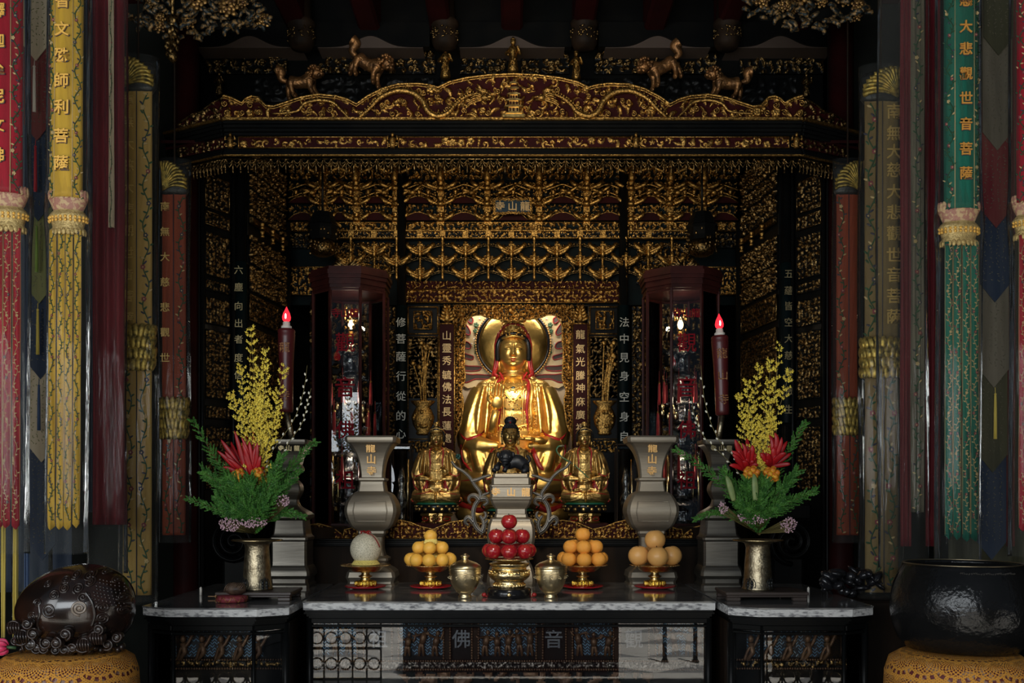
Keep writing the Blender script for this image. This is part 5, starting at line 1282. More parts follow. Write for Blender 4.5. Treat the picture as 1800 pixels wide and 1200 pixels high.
# ---------------------------------------------------------------- glass lantern cases on the shrine base
G_CASE = thin_glass('case_glass', 1.45, (.93, .94, .94))
CRY = mat('silvered_crystal', (.45, .46, .45), .14, .85, .6, 60, (.05, .05, .055), 30, contrast=(.4, .55))
def octa(r, a0=PI/8): return [(r*math.cos(a0+k*PI/4), r*math.sin(a0+k*PI/4)) for k in range(8)]
redtext = mat('red_glass_lettering', (.20, .008, .014), .7, spec=.1)
def lantern_case(px, label):
    Y = 2.02; k = s(Y-.25)
    t = empty('glass_lantern_case', (X_(px, Y), Y, LZ), label, 'lantern case', 'octagonal glass lantern cases on the shrine base')
    z = lambda py: CAM_Z-(py-HZ)*k-LZ
    R = 66*k/math.cos(PI/8)
    # octagon with one face towards the hall
    b = MB()
    for (r, a, c_) in ((1.02, 946, 936), (.99, 936, 930), (1.0, 930, 925)): b.prism(octa(R*r), max(.002, z(a)), z(c_))
    b.build('case_base', M['rosewood'], t)
    b = MB()
    for (r, a, c_) in ((.985, 505, 499), (1.02, 499, 493), (1.0, 493, 489), (1.05, 489, 482), (1.08, 482, 474), (1.03, 474, 468)): b.prism(octa(R*r), z(a), z(c_))
    b.build('case_cornice', M['rosewood'], t)
    O = octa(R*.965)
    for x, y in O: MB().box((x, y, (z(925)+z(505))/2), (.020, .020, z(505)-z(925)), rz=math.atan2(y, x), bev=.003).build('corner_post', M['rosewood'], t)
    b = MB()
    for i in range(8):
        (x0, y0), (x1, y1) = O[i], O[(i+1) % 8]
        for zz in (z(508), z(922)): b.box(((x0+x1)/2, (y0+y1)/2, zz), (math.hypot(x1-x0, y1-y0), .014, .016), rz=math.atan2(y1-y0, x1-x0))
    b.build('glazing_rail', M['rosewood'], t)
    for i in range(8):
        (x0, y0), (x1, y1) = O[i], O[(i+1) % 8]
        MB().box(((x0+x1)/2, (y0+y1)/2, (z(925)+z(505))/2), (math.hypot(x1-x0, y1-y0)-.02, .003, z(508)-z(922)), rz=math.atan2(y1-y0, x1-x0)).build('glass_pane', G_CASE, t)
    fy = -R*.965*math.cos(PI/8)-.006
    for ch, py, sz in (('觀', 602, 34), ('音', 680, 36), ('佛', 755, 32), ('祖', 843, 34)): b = MB(); put_text(b, ch, (0, fy, z(py)), sz*k, 0, .008, .003); b.build('red_character', redtext, t)
    for ch, dx in (('寺', -16), ('山', 0), ('龍', 16)): b = MB(); put_text(b, ch, (dx*k, fy, z(550)), 16*k, 0, .008, .003); b.build('red_character', redtext, t)
    # inside: crystal tiered lamp
    lamp = empty('crystal_tower_lamp', (0, 0, 0)); lamp.parent = t
    b = MB(); zz = z(922)
    tiers = 7; hh = (z(600)-z(922))/tiers
    for q in range(tiers):
        r0 = .105-.006*q; z0 = zz+q*hh
        b.lathe([(r0*.9, 0), (r0, .006), (r0*.62, .02), (r0*.55, hh*.5), (r0*.72, hh*.62), (r0*1.25, hh*.74), (r0*1.05, hh*.82), (r0*.5, hh*.98)], 8, (0, 0, z0), smooth=False, rot0=PI/8)
        for j in range(8):
            a = j*PI/4+PI/8; c = Vector((r0*.75*math.cos(a), r0*.75*math.sin(a), z0+.01)); b.tube([c, c+Vector((0, 0, hh*.62))], .006, 6)
            e = Vector((r0*1.30*math.cos(a), r0*1.30*math.sin(a), z0+hh*.76)); scroll(b, e, .014, 1.2, a, 1, .004)
    b.build('crystal_tiers', CRY, lamp)
    b = MB(); b.lathe([(.001, 0), (.085, .01), (.10, .05), (.095, .10), (.06, .15), (.02, .19), (.008, .22)], 24, (0, 0, z(600))); 
    b.build('lamp_dome', thin_glass('dome_glass', 1.5, (.9, .88, .82)), lamp)
    b = MB(); b.ell((0, 0, z(560)), (.022, .022, .035), 12, 8); b.build('warm_bulb', mat('warm_bulb', (1, .8, .5), .4, emit=(1, .72, .40), estr=6), lamp)
    for zz_, pw in ((z(545), 1.6), (z(700), .9), (z(830), .6)):
        pl_ = bpy.data.lights.new('lamp_glow', 'POINT'); pl_.energy = pw; pl_.color = (1, .80, .58); pl_.shadow_soft_size = .02; po = bpy.data.objects.new('lamp_glow', pl_); COL.objects.link(po); po.parent = t; po.location = (0, -.12 if pw < 1.5 else -.05, zz_)
    b = MB(); b.lathe([(.05, 0), (.055, .01), (.03, .02), (.02, .05)], 16, (0, 0, z(585))); 
    r = random.Random(px)
    for q in range(26): a = r.uniform(0, 6.28); b.ell((.045*math.cos(a), .045*math.sin(a), z(r.uniform(528, 590))), (.010, .010, .016), 6, 4)
    b.build('gilded_flower_cap', M['gilt'], lamp)
    tas = mat('red_silk_tassel', (.32, .012, .014), .7, sheen=.3) if 'tas' not in M else M['tas']; M['tas'] = tas
    for q in range(8):
        for lvl, (py, L, rr_) in enumerate(((665, 40, .155), (720, 42, .175), (800, 42, .165))):
            a = q*PI/4+(.2 if lvl % 2 else .55); x, y = rr_*math.cos(a), rr_*math.sin(a)
            b = MB(); b.tube([(x, y, z(py-22)), (x, y, z(py))], .0015, 5); b.ell((x, y, z(py)), (.008, .008, .010), 8, 6, 1)
            b.lathe([(.012, -L*k), (.011, -L*k*.5), (.008, -.012), (.005, 0)], 8, (x, y, z(py)))
            b.build('red_tassel', (tas, M['gilt']), lamp)
    b = MB()
    for q in range(10):
        a = r.uniform(PI, 2*PI); x, y = .135*math.cos(a), .135*math.sin(a); b.ell((x, y, z(r.uniform(705, 745))), (.014, .006, .026), 8, 6)
    b.build('gold_leaf_pendant', M['brass'], lamp)
    b = MB()
    for q in range(4): a = PI/4+q*PI/2; b.tube([(.16*math.cos(a), .16*math.sin(a), z(918)), (.16*math.cos(a), .16*math.sin(a), z(800))], .009, 8)
    b.build('brass_post', M['brass'], lamp)
    # crest on the roof
    b = MB(); c = Vector((0, -R*.6, z(468)))
    for sg in (-1, 1):
        for q in range(3): leafwing(b, c+Vector((0, 0, .01)), .10-.02*q, .02+.02*q, sg, .010)
    b.lathe([(.012, 0), (.018, .02), (.008, .045), (.002, .08)], 10, c); b.build('roof_crest', M['gilt_dim'], t)
    return t
lantern_case(617, 'octagonal rosewood glass lantern case with red lettering near the snake free small statue, melon side')
lantern_case(1196, 'octagonal rosewood glass lantern case with red lettering behind the pear side pewter vase')
# small glass display boxes beside the small statues
for px, lab in ((706, 'small glass display box between the melon side lantern case and the small statue'), (1100, 'small glass display box between the pear side lantern case and the snake statue')):
    Y = 2.0; k = s(Y); t = empty('display_box', (X_(px, Y), Y, LZ), lab, 'display box', 'small glass display boxes'); h = Z_(783, Y)-LZ; w_ = 34*k
    MB().box((0, 0, .03), (w_+.02, .16, .06), bev=.006).build('box_base', M['rosewood'], t)
    b = MB()
    for x in (-1, 1):
        for y in (-1, 1): b.box((x*w_/2, y*.07, h/2+.03), (.010, .010, h-.06))
    b.box((0, 0, h+.005), (w_+.02, .16, .012)); b.build('box_frame', M['darkwood'], t)
    MB().box((0, -.072, h/2+.03), (w_, .003, h-.08)).build('glass_pane', G_CASE, t)
    b = MB().lathe([(.04, .06), (.045, .08), (.02, .10), (.03, .20), (.045, .26), (.02, .34), (.03, .40), (.01, .5)], 12, (0, 0, 0)); b.tube([(.045, 0, .06), (.045, 0, h*.85)], .008, 8, 1)
    b.build('crystal_ornament', (CRY, M['brass']), t)

M['pewter_mid'] = mat('aged_pewter', (.23, .21, .175), .40, .95, .05, 14, (.17, .155, .13), 6, stretch=(1, 1, 18))
# ---------------------------------------------------------------- pewter altar set
def sq_profile(pts, k, z0): return [(hw*k, z0-(py)*k) for hw, py in pts]
YV = .90
def pewter(name, px, Yf, prof, label, cat, group, m=None, depth=1.0, text=None, sq=9):
    """square-plan vessel: prof = (half width px, py) from bottom to top, measured on its front face at depth Yf"""
    k = s(Yf); hw = max(p[0] for p in prof); Yc = Yf+hw*k*depth
    t = empty(name, (X_(px, Yf), Yc, Z_(prof[0][1], Yf)), label, cat, group)
    z0 = Z_(prof[0][1], Yf); P = []
    for i in range(len(prof)-1):
        (h0, y0_), (h1, y1_) = prof[i], prof[i+1]; P.append((h0*k*1.02, Z_(y0_, Yf)-z0))
    P.append((prof[-1][0]*k*1.02, Z_(prof[-1][1], Yf)-z0))
    c_ = .88; plan = [(-c_, -1), (c_, -1), (1, -c_), (1, c_), (c_, 1), (-c_, 1), (-1, c_), (-1, -c_)]
    b = MB()
    for i in range(8):
        (xa, ya), (xb2, yb2) = plan[i], plan[(i+1) % 8]; V = []
        runs = [[P[0]]]
        for q in range(1, len(P)):
            runs[-1].append(P[q])
            if q < len(P)-1:
                d0 = Vector((P[q][0]-P[q-1][0], P[q][1]-P[q-1][1])); d1 = Vector((P[q+1][0]-P[q][0], P[q+1][1]-P[q][1]))
                if d0.length < 1e-6 or d1.length < 1e-6 or d0.angle(d1) > .55: runs.append([P[q]])
        for R_ in runs:
            if len(R_) < 2: continue
            R2 = [(p.x, p.y) for p in smooth_line(R_, 4)] if len(R_) > 2 else R_; V = []
            for r_, zz in R2: V += [(r_*xa, r_*ya*depth, zz), (r_*(xa+xb2)/2, r_*(ya+yb2)/2*depth, zz), (r_*xb2, r_*yb2*depth, zz)]
            b.add(V, [(3*j+q, 3*j+q+1, 3*j+q+4, 3*j+q+3) for j in range(len(R2)-1) for q in (0, 1)])
    for q, flip in ((0, True), (-1, False)):
        r_, zz = P[q]; V = [(r_*x, r_*y*depth, zz) for x, y in plan]; b.add(V, [tuple(range(7, -1, -1)) if flip else tuple(range(8))], 0, False)
    b.build('vessel_body', m or M['pewter'], t)
    return t, k, z0
vprof = [(42, 1030.5), (42, 1028), (40, 1026), (40, 1022), (43, 1015), (41, 1006), (34, 1000), (27, 996), (26, 990), (29, 986), (29, 982), (22, 978), (19, 965), (19, 945), (24, 938), (24, 934), (28, 931), (36, 924), (43, 908), (45, 897), (43, 885), (37, 873), (34, 869), (30, 866), (24, 863), (23, 856), (22, 850), (22, 846), (25, 843), (25, 840), (20, 839), (19.5, 836), (20.5, 825), (23, 810), (28, 795), (35, 783), (40, 778), (43, 777), (44.5, 773), (44.5, 768), (42, 765), (37, 765), (33, 772)]
for px, lab in ((650.5, 'tall square pewter vase with gold characters behind the netted melon'), (1148.5, 'tall square pewter vase with gold characters behind the round pears')):
    t, k, z0 = pewter('pewter_vase', px, .88, vprof, lab, 'vase', 'tall pewter vases on the altar', depth=.85)
    b = MB()
    for ch, py, hw_ in (('龍', 786, 32.5), ('山', 806, 25), ('寺', 827, 20.6)): put_text(b, ch, (0, -hw_*k*1.02*.85+.001, Z_(py, .88)-z0), 17*k, 0, .02, .22)
    b.build('gold_lettering', mat('gold_relief_letter', (.78, .46, .16), .5, .3), t)
    b = MB(); R_ = 43*k*1.07                                             # raised frame on the belly
    for (hw_, py0, py1) in ((27, 881, 916),):
        P = [(-hw_*k, py1), (hw_*k, py1), ((hw_+3)*k, (py0+py1)/2), (hw_*k, py0), (-hw_*k, py0), (-(hw_+3)*k, (py0+py1)/2)]
        bel = curve_fn([(866, 30), (873, 37), (885, 43), (897, 45), (908, 43), (924, 36)])
        pts = []
        for i in range(6):
            (xa, ya), (xb2, yb2) = P[i], P[(i+1) % 6]
            for q in range(6): u = q/6; y = ya+(yb2-ya)*u; pts.append((xa+(xb2-xa)*u, -float(bel(y))*k*1.02*.85-.001, Z_(y, .88)-z0))
        b.tube(pts, .004, 6, closed=True)
    b.build('belly_frame', M['pewter'], t)
# censer
cprof = [(40, 1030.5), (42, 1020), (38, 1000), (30, 985), (28, 975), (34, 968), (40, 955), (41.5, 938), (40.5, 925), (38, 917), (37, 915), (37, 912), (29, 909), (28.5, 904), (27, 903), (27, 894.5), (29, 893), (31, 890), (34.5, 884), (36, 879), (37.5, 877.5), (38, 874.5), (36.5, 873), (36.5, 856), (38, 854.5), (38, 852.5), (34, 850.5), (34, 840), (31.5, 838), (31.5, 834), (30.5, 831.5), (20, 831)]
cens, k, z0 = pewter('pewter_censer', 898.5, .88, cprof, 'square pewter censer with gold characters and dragon handles behind the apples', 'censer', None)
b = MB()
for ch, dx in (('寺', -27), ('山', 0), ('龍', 26)): put_text(b, ch, (dx*k, -36.8*k*1.02, Z_(864.5, .88)-z0), 15.5*k, 0, .02, .04)
b.build('gold_lettering', mat('gold_relief_letter', (.78, .46, .16), .5, .3), cens)
def handle(sg):
    b = MB()
    def C(pts, w0, w1, n=6):
        w0 *= 1.5; w1 *= 1.3
        L = smooth_line([((x-898.5)*k*(1 if sg < 0 else -1), 0, Z_(y, .88)-z0) for x, y in pts], n); m_ = len(L)
        R_ = [w0+(w1-w0)*i/(m_-1) for i in range(m_)]
        b.tube(L, [r_*k for r_ in R_], 10, 0, up=(0, 1, 0), flat=.55)
        b.tube([p+Vector((0, -.004, 0)) for p in L], [r_*k*.55 for r_ in R_], 8, 1, up=(0, 1, 0), flat=.9)
    C([(791, 809), (800, 820), (812, 827), (824, 838), (833, 852), (843, 866), (841, 877), (834, 887), (830, 902), (832, 919), (839, 931), (849, 938)], 1.6, 4.2)
    C([(826, 845), (838, 842), (850, 837), (862, 834)], 3, 1.6); C([(843, 873), (850, 869), (860, 865)], 2.8, 1.5)
    C([(842, 879), (834, 871), (825, 872), (822, 879), (826, 885)], 4, 1.4); C([(843, 877), (852, 876), (856, 883), (848, 889)], 4, 1.6)
    C([(831, 919), (822, 910), (816, 915), (817, 921), (822, 924)], 4, 1.4); C([(846, 936), (850, 925), (848, 915), (842, 907)], 4, 2)
    C([(848, 914), (853, 908), (852, 902), (849, 900)], 2.6, 1.2); C([(849, 922), (855, 917), (856, 914)], 2.4, 1.0)
    b.build('dragon_handle', (M['pewter'], M['pewter_dark']), cens)
handle(-1); handle(1)
# black lion on the censer
ZL = Z_(831, .88); kl = s(1.1)
b = MB()
def Q(x, y, dy=0): return Vector((X_(x, 1.1), 1.1+dy, Z_(y, 1.1)))
b.tube(smooth_line([Q(884, 822), Q(895, 816), (Q(908, 813)), Q(918, 818), Q(924, 826)], 4), [.028, .032, .036, .040, .042, .042, .042, .044, .046, .046, .045, .044, .042, .040, .038, .034, .03][:17], 14)
b.ell(Q(889, 806, -.04), (.046, .046, .044), 16, 12); b.ell(Q(888, 812, -.08), (.028, .022, .016), 12, 8); b.ell(Q(888, 817, -.075), (.024, .020, .008), 12, 8)
for q in (-1, 1):
    b.ell(Q(889+q*7, 806, -.082), (.010, .010, .010), 8, 6); b.ell(Q(889+q*13, 802, -.03), (.012, .010, .020), 8, 6)
    b.tube([Q(886+q*8, 818, -.03), Q(880+q*9, 826, -.06), Q(878+q*9, 831, -.075)], [.018, .014, .016], 10)
b.tube([Q(922, 822, -.02), Q(926, 829, -.05), Q(918, 831, -.07)], [.026, .018, .014], 10)
r = random.Random(6)
for i in range(60):
    a = r.uniform(0, 6.28); e = r.uniform(-.2, 1.3); b.ell(Q(890, 806, -.01)+Vector((.046*math.cos(a)*math.cos(e), .04*math.sin(a)*math.cos(e), .044*math.sin(e))), .008, 6, 5)
b.tube(smooth_line([Q(924, 820), Q(931, 810, .01), Q(927, 803, .02)], 4), .010, 8)
b.ell(Q(874, 825, -.075), (.022, .022, .022), 12, 8)
lz = min(v[:, 2].min() for v in b.V)
thing(b, 'lion_finial', M['haircurl'], 'black crouching lion with a ball on the pewter censer lid', 'lion figurine').location.z = ZL+.001
# candlesticks
sprof = [(36, 1034.4), (36, 1029), (33, 1025), (33, 1018), (37, 1012), (36, 1004), (33, 997), (31, 990), (31, 952), (33, 949), (33, 945), (29, 940), (27, 925), (26, 915), (33, 910), (33, 905), (28, 900), (22, 896), (14, 890), (11, 884), (10, 878), (15, 868), (17, 860), (15, 850), (9, 842), (9, 836), (18, 826), (18, 822), (15, 815), (20, 795), (27, 783), (31, 780), (32, 776), (32, 772), (28, 771), (24, 775)]
for px, cpx, top, bot, lean, lab, clab in ((506, 503, 578, 725, .004, 'tall tarnished pewter candlestick behind the flower vase of the fish drum side', 'big dark red candle with gold lettering and a red flame bulb, fish drum side'),
        (1270, 1270, 590, 730, -.035, 'tall tarnished pewter candlestick behind the flower vase of the bowl gong side', 'big dark red leaning candle with gold lettering and a red flame bulb, bowl gong side')):
    t, k, z0 = pewter('candlestick', px, .74, sprof, lab, 'candlestick', 'pair of pewter candlesticks', M['pewter_mid'], sq=6)
    cx = X_(px, .74)*0; Yc = t.location.y; kk = s(Yc)
    zb0 = Z_(bot, Yc); zt0 = Z_(top, Yc); xx = X_(cpx, Yc)
    b = MB().tube([(0, 0, Z_(776, .74)-z0), (xx-t.location.x, 0, zb0-z0+.02)], .018, 12); b.build('spike', M['brass_old'], t)
    b = MB()
    for ch, dx in (('寺', -14), ('山', 0), ('龍', 14)): put_text(b, ch, (dx*k, -.085*.0-28*k*1.02, Z_(787, .74)-z0), 10*k, 0, .02, .03)
    b.build('gold_lettering', dimletter, t)
    c = empty('altar_candle', (xx, Yc, zb0), clab, 'candle', 'red altar candles'); c.rotation_euler = (0, lean, 0); h = zt0-zb0; R_ = 14.8*kk
    b = MB(); b.lathe([(R_*.60, 0), (R_*.80, .006), (R_*.82, .03), (R_*.80, h*.2), (R_*.86, h*.6), (R_*1.0, h*.90), (R_*1.03, h*.93), (R_*.98, h*.945), (R_*1.04, h*.965), (R_*1.0, h*.985), (R_*.85, h)], 32)
    b.build('wax_body', mat('dark_red_wax', (.10, .012, .012), .42, 0, .1, 40, (.07, .008, .009), 8, coat=.15), c)
    b = MB()
    for ch, f in (('龍', .77), ('山', .50), ('寺', .20)): put_text(b, ch, (0, -R_*(.80+.18*f)-.002, h*f), 18*kk, 0, .0, .03)
    b.build('gold_lettering', mat('rubbed_gold_letter', (.40, .20, .06), .5, .5, .5, 90, (.12, .03, .02), 120), c)
    b = MB().lathe([(R_*.62, 0), (R_*.62, .016), (R_*.45, .022), (R_*.42, .040), (R_*.3, .046)], 20, (0, 0, h)); b.build('white_collar', M['white'], c)
    b = MB().lathe([(R_*.25, 0), (R_*.48, .014), (R_*.52, .030), (R_*.40, .055), (R_*.18, .078), (R_*.03, .096)], 16, (0, 0, h+.042)); b.build('flame_bulb', mat('red_bulb_glass', (.5, .01, .02), .2, emit=(1.0, .03, .05), estr=1.2), c)
    b = MB().ell((0, 0, h+.075), (.007, .007, .020), 8, 6); 
    gl = b.build('filament', mat('lit_filament', (1, .6, .5), .4, emit=(1, .45, .35), estr=30), c); 
    b = MB().ell((0, -R_*.50, h+.075), (.004, .003, .016), 8, 6); b.build('filament', bpy.data.materials['lit_filament'], c)

# ---------------------------------------------------------------- fruit stands
YD = .72
lacq = mat('red_lacquer_saucer', (.42, .012, .02), .22, coat=.4)
gdish = mat('engraved_gold_dish', (.84, .64, .32), .27, 1, .5, 120, (.42, .25, .08), 40)
gfoot = mat('embossed_gold_foot', (.90, .62, .12), .25, 1, .8, 90, (.6, .38, .07), 30)
pedestal = None
def fruit_stand(px, lab, sc_=1.0):
    k = s(YD)
    sa = MB().lathe([(.30*.22, 0), (.31*.25, .002), (.098, .006), (.122*1.0, .014), (.126, .020), (.121, .019), (.09, .010), (.001, .009)], 48)
    so_ = thing(sa, 'lacquer_saucer', lacq, 'round red lacquer saucer under the '+lab[1], 'saucer', 'red lacquer saucers'); so_.location = (X_(px, YD), YD, TOPZ)
    t = empty('fruit_stand', (X_(px, YD), YD, TOPZ+.0105), 'gold footed fruit stand carrying the '+lab[0], 'fruit stand', 'gold footed fruit stands')
    b = MB().lathe([(.050, 0), (.058, .004), (.061, .016), (.060, .030), (.054, .040), (.034, .044)], 40); 
    for q in range(22): a = 2*PI*q/22; b.ell((.060*math.cos(a), .060*math.sin(a), .022), (.006, .009, .016), 8, 6, rot=Matrix.Rotation(a+PI/2, 4, 'Z'))
    b.build('foot', gfoot, t)
    b = MB().lathe([(.034, .043), (.030, .050), (.026, .056), (.040, .062), (.042, .068), (.030, .072), (.024, .080), (.026, .086), (.040, .092)], 32); b.build('stem', M['brass'], t)
    b = MB().lathe([(.04, .091), (.075, .094), (.092, .104), (.106, .118), (.112, .124), (.146, .131), (.148, .134), (.145, .135), (.11, .130), (.09, .128), (.001, .127)], 56)
    for q in range(44): a = 2*PI*q/44; b.ell((.145*math.cos(a), .145*math.sin(a), .133), (.007, .009, .0035), 6, 4, rot=Matrix.Rotation(a+PI/2, 4, 'Z'))
    b.build('dish', gdish, t)
    return t, TOPZ+.0105+.129
zD = None
for px, a, c_ in ((642.5, 'netted cantaloupe melon', 'melon stand'), (757, 'small yellow round fruits', 'yellow fruit stand'), (1024, 'stacked oranges', 'orange stand'), (1151, 'four large round pears', 'pear stand')):
    _, zD = fruit_stand(px, (a, c_))
def fruit_mesh(kind, seed=0):
    b = MB(); r = random.Random(seed); V = []; nu, nv = 28, 20
    for j in range(nv+1):
        ph = -PI/2+PI*j/nv
        for i in range(nu):
            a = 2*PI*i/nu; x, y, z = math.cos(ph)*math.cos(a), math.cos(ph)*math.sin(a), math.sin(ph)
            d = math.hypot(x, y); f = 1.0
            if kind == 'apple': z = z*.95-.22*math.exp(-(d/.26)**2)*(1 if z > 0 else -.7); w_ = 1-.10*max(0, -z)+.03*math.cos(5*a)*(z < 0)*abs(z); x *= w_; y *= w_
            elif kind == 'orange': z = z*.93-.09*math.exp(-(d/.22)**2)*(1 if z > 0 else -.3)
            elif kind == 'pear': z = z*.97-.15*math.exp(-(d/.24)**2)*(1 if z > 0 else -.5)
            elif kind == 'yellow': z = z*.98-.03*math.exp(-(d/.2)**2)
            V.append((x, y, z))
    b.add(V, [(j*nu+i, j*nu+(i+1) % nu, (j+1)*nu+(i+1) % nu, (j+1)*nu+i) for j in range(nv) for i in range(nu)], 0); return b
FM = dict(apple=mat('waxy_red_apple', (.30, .008, .016), .22, 0, .03, 60, (.46, .10, .04), 2.6, coat=.5, contrast=(.5, .85), stretch=(1, 1, .35)),
          orange=mat('orange_peel', (.90, .36, .05), .38, 0, .35, 700, (.92, .44, .08), 12), yellow=mat('yellow_peel', (.92, .48, .06), .32, 0, .2, 700, (.92, .54, .10), 15),
          pear=mat('speckled_pear_skin', (.74, .37, .10), .36, 0, .1, 600, (.80, .45, .15), 90, coat=.15))
fm = {k: fruit_mesh(k).mesh(k+'_skin', FM[k]) for k in FM}
stalk = MB().tube([(0, 0, .70), (.02, 0, .85), (.06, 0, 1.02)], [.05, .035, .045], 6).mesh('stalk', M['darkwood'])
calyx = MB().lathe([(.10, .0), (.11, .012), (.05, .03), (.02, .03)], 6, (0, 0, .84)).mesh('calyx', M['leafgreen'])
def fruit(kind, c, r_, lab, cat, grp, rot=None, rz=0):
    names = dict(apple='red_apple', orange='orange', yellow='yellow_fruit', pear='round_pear')
    t = bpy.data.objects.new(names[kind], None); COL.objects.link(t); t.empty_display_size = .02
    t.location = c; t.scale = (r_, r_, r_); t.rotation_euler = rot or (0, 0, rz)
    o = bpy.data.objects.new('skin', fm[kind]); COL.objects.link(o); o.parent = t
    if kind in ('apple', 'pear'): o = bpy.data.objects.new('stalk', stalk); COL.objects.link(o); o.parent = t
    else: o = bpy.data.objects.new('calyx', calyx); COL.objects.link(o); o.parent = t
    tag(t, lab, cat, grp); return t
wd = {0: 'front one', 1: 'just beside the front one towards the {R}', 2: 'just beside the front one towards the {L}'}
def pile(kind, px, Y, z0, r_, rings, cat, grp, what, side, gap=1.74, vs_=1.0):
    rr = random.Random(px); x0 = X_(px, Y)
    lv = ['bottom layer', 'middle layer', 'upper layer']
    for li, (n, R, off_) in enumerate(rings):
        z = z0+r_*vs_+li*gap*r_
        for q in range(n):
            a = -PI/2+off_+2*PI*q/n; x = x0+R*math.cos(a); y = Y+R*math.sin(a)
            if n == 1: lab = f'{what}, single one crowning the whole stack'
            else:
                dx = math.cos(a); f = math.sin(a) < .3
                pos = ('facing the hall' if abs(dx) < .15 else (('slightly ' if abs(dx) < .8 else 'at the far ')+('towards the '+side[0] if dx < 0 else 'towards the '+side[1]))) if f else ('hidden at the back'+(' near the '+(side[0] if dx < -.15 else side[1]) if abs(dx) > .15 else ''))
                lab = f'{what} in the {lv[li]}, {pos}'
            fruit(kind, (x, y, z), r_, lab, cat, grp, rot=(rr.uniform(-.12, .12), rr.uniform(-.12, .12), rr.uniform(0, 6)))
k8 = s(YD)
pile('yellow', 757, YD, zD, 11.6*k8, [(9, 35*k8, 0), (5, 21.5*k8, 0), (1, 0, 0)], 'fruit', 'yellow fruits stacked beside the melon', 'small yellow fruit', ('melon', 'apples'))
pile('orange', 1024.5, YD, zD, 13.2*k8, [(7, 33*k8, 0), (5, 23*k8, 0), (1, 0, 0)], 'orange', 'oranges stacked beside the apples', 'orange', ('apples', 'pears'), gap=1.60, vs_=.93)
pile('pear', 1151.5, YD, zD, 18.3*k8, [(4, 29*k8, 0.02), (1, 0, 0)], 'pear', 'round pears on a gold stand', 'large round brown yellow pear', ('oranges', 'candle'), gap=1.52, vs_=.96)
# melon with its net sleeve and red ribbon
t = empty('cantaloupe_melon', (X_(643, YD), YD, zD+.004), 'pale netted cantaloupe melon with a red ribbon on the first gold stand', 'melon')
b = MB().lathe([(.001, 0)]+[(.094*math.cos(p), .097+.097*math.sin(p)) for p in np.linspace(-1.45, 1.45, 26)]+[(.001, .194)], 40)
mm = bpy.data.materials.new('netted_melon_rind'); mm.use_nodes = True; nt = mm.node_tree; bs = nt.nodes['Principled BSDF']; vo = nt.nodes.new('ShaderNodeTexVoronoi'); vo.feature = 'DISTANCE_TO_EDGE'; vo.inputs['Scale'].default_value = 95
tc = nt.nodes.new('ShaderNodeTexCoord'); rp = nt.nodes.new('ShaderNodeValToRGB'); rp.color_ramp.elements[0].color = (.78, .72, .56, 1); rp.color_ramp.elements[1].color = (.50, .46, .32, 1); rp.color_ramp.elements[0].position = .06; rp.color_ramp.elements[1].position = .22
nzz = nt.nodes.new('ShaderNodeTexNoise'); nzz.inputs['Scale'].default_value = 30; mxx = nt.nodes.new('ShaderNodeMixRGB'); mxx.inputs[0].default_value = .03
nt.links.new(tc.outputs['Object'], mxx.inputs[1]); nt.links.new(tc.outputs['Object'], nzz.inputs['Vector']); nt.links.new(nzz.outputs['Color'], mxx.inputs[2]); nt.links.new(mxx.outputs[0], vo.inputs['Vector']); nt.links.new(vo.outputs['Distance'], rp.inputs[0]); nt.links.new(rp.outputs[0], bs.inputs['Base Color'])
bp = nt.nodes.new('ShaderNodeBump'); bp.inputs['Strength'].default_value = .5; bp.inputs['Distance'].default_value = .004; bp.invert = True; nt.links.new(vo.outputs['Distance'], bp.inputs['Height']); nt.links.new(bp.outputs[0], bs.inputs['Normal']); bs.inputs['Roughness'].default_value = .6
b.build('rind', mm, t)
b = MB(); rr = random.Random(1)
for q in range(7): a = q*.9; L = smooth_line([(0, -.01, .192), (.02*math.cos(a), -.012+.012*math.sin(a), .204), (.034*math.cos(a), -.012+.02*math.sin(a), .193+.012*math.sin(a*2))], 3); b.tube(L, [.004]*len(L), 6, flat=2.2)
L = smooth_line([(.01, -.02, .197), (.05, -.05, .178), (.075, -.05, .145), (.09, -.04, .11)], 4); b.tube(L, .0025, 5, flat=2)
b.build('red_ribbon', M['redtrim'], t)
netm = mat('yellow_foam_net', (.82, .68, .20), .7)
def foamnet(px, r0, r1, h, z, lab):
    b = MB(); n = 26
    for sg in (-1, 1):
        for q in range(n):
            a0 = 2*PI*q/n; P = [(((r0+(r1-r0)*t_)*math.cos(a0+sg*t_*.55)), ((r0+(r1-r0)*t_)*math.sin(a0+sg*t_*.55)), h*t_) for t_ in np.linspace(0, 1, 5)]; b.tube(P, .0035, 5)
    for rr_, zz in ((r0, 0), (r1, h)): b.tube([(rr_*math.cos(a), rr_*math.sin(a), zz) for a in np.linspace(0, 2*PI, 33)[:-1]], .004, 5, closed=True)
    o = thing(b, 'foam_net_sleeve', netm, lab, 'foam net'); o.location = (X_(px, YD), YD, z)
foamnet(643, .082, .066, .022, zD+.006, 'yellow foam net sleeve under the melon')
foamnet(757.5, .042, .032, .026, zD+11.6*k8*(1+2*1.74)-.012-11.6*k8*.9, 'yellow foam net sleeve under the topmost yellow fruit')
foamnet(757.5, .05, .04, .05, zD+.006, 'yellow foam net sleeve hidden inside the yellow fruit stack')

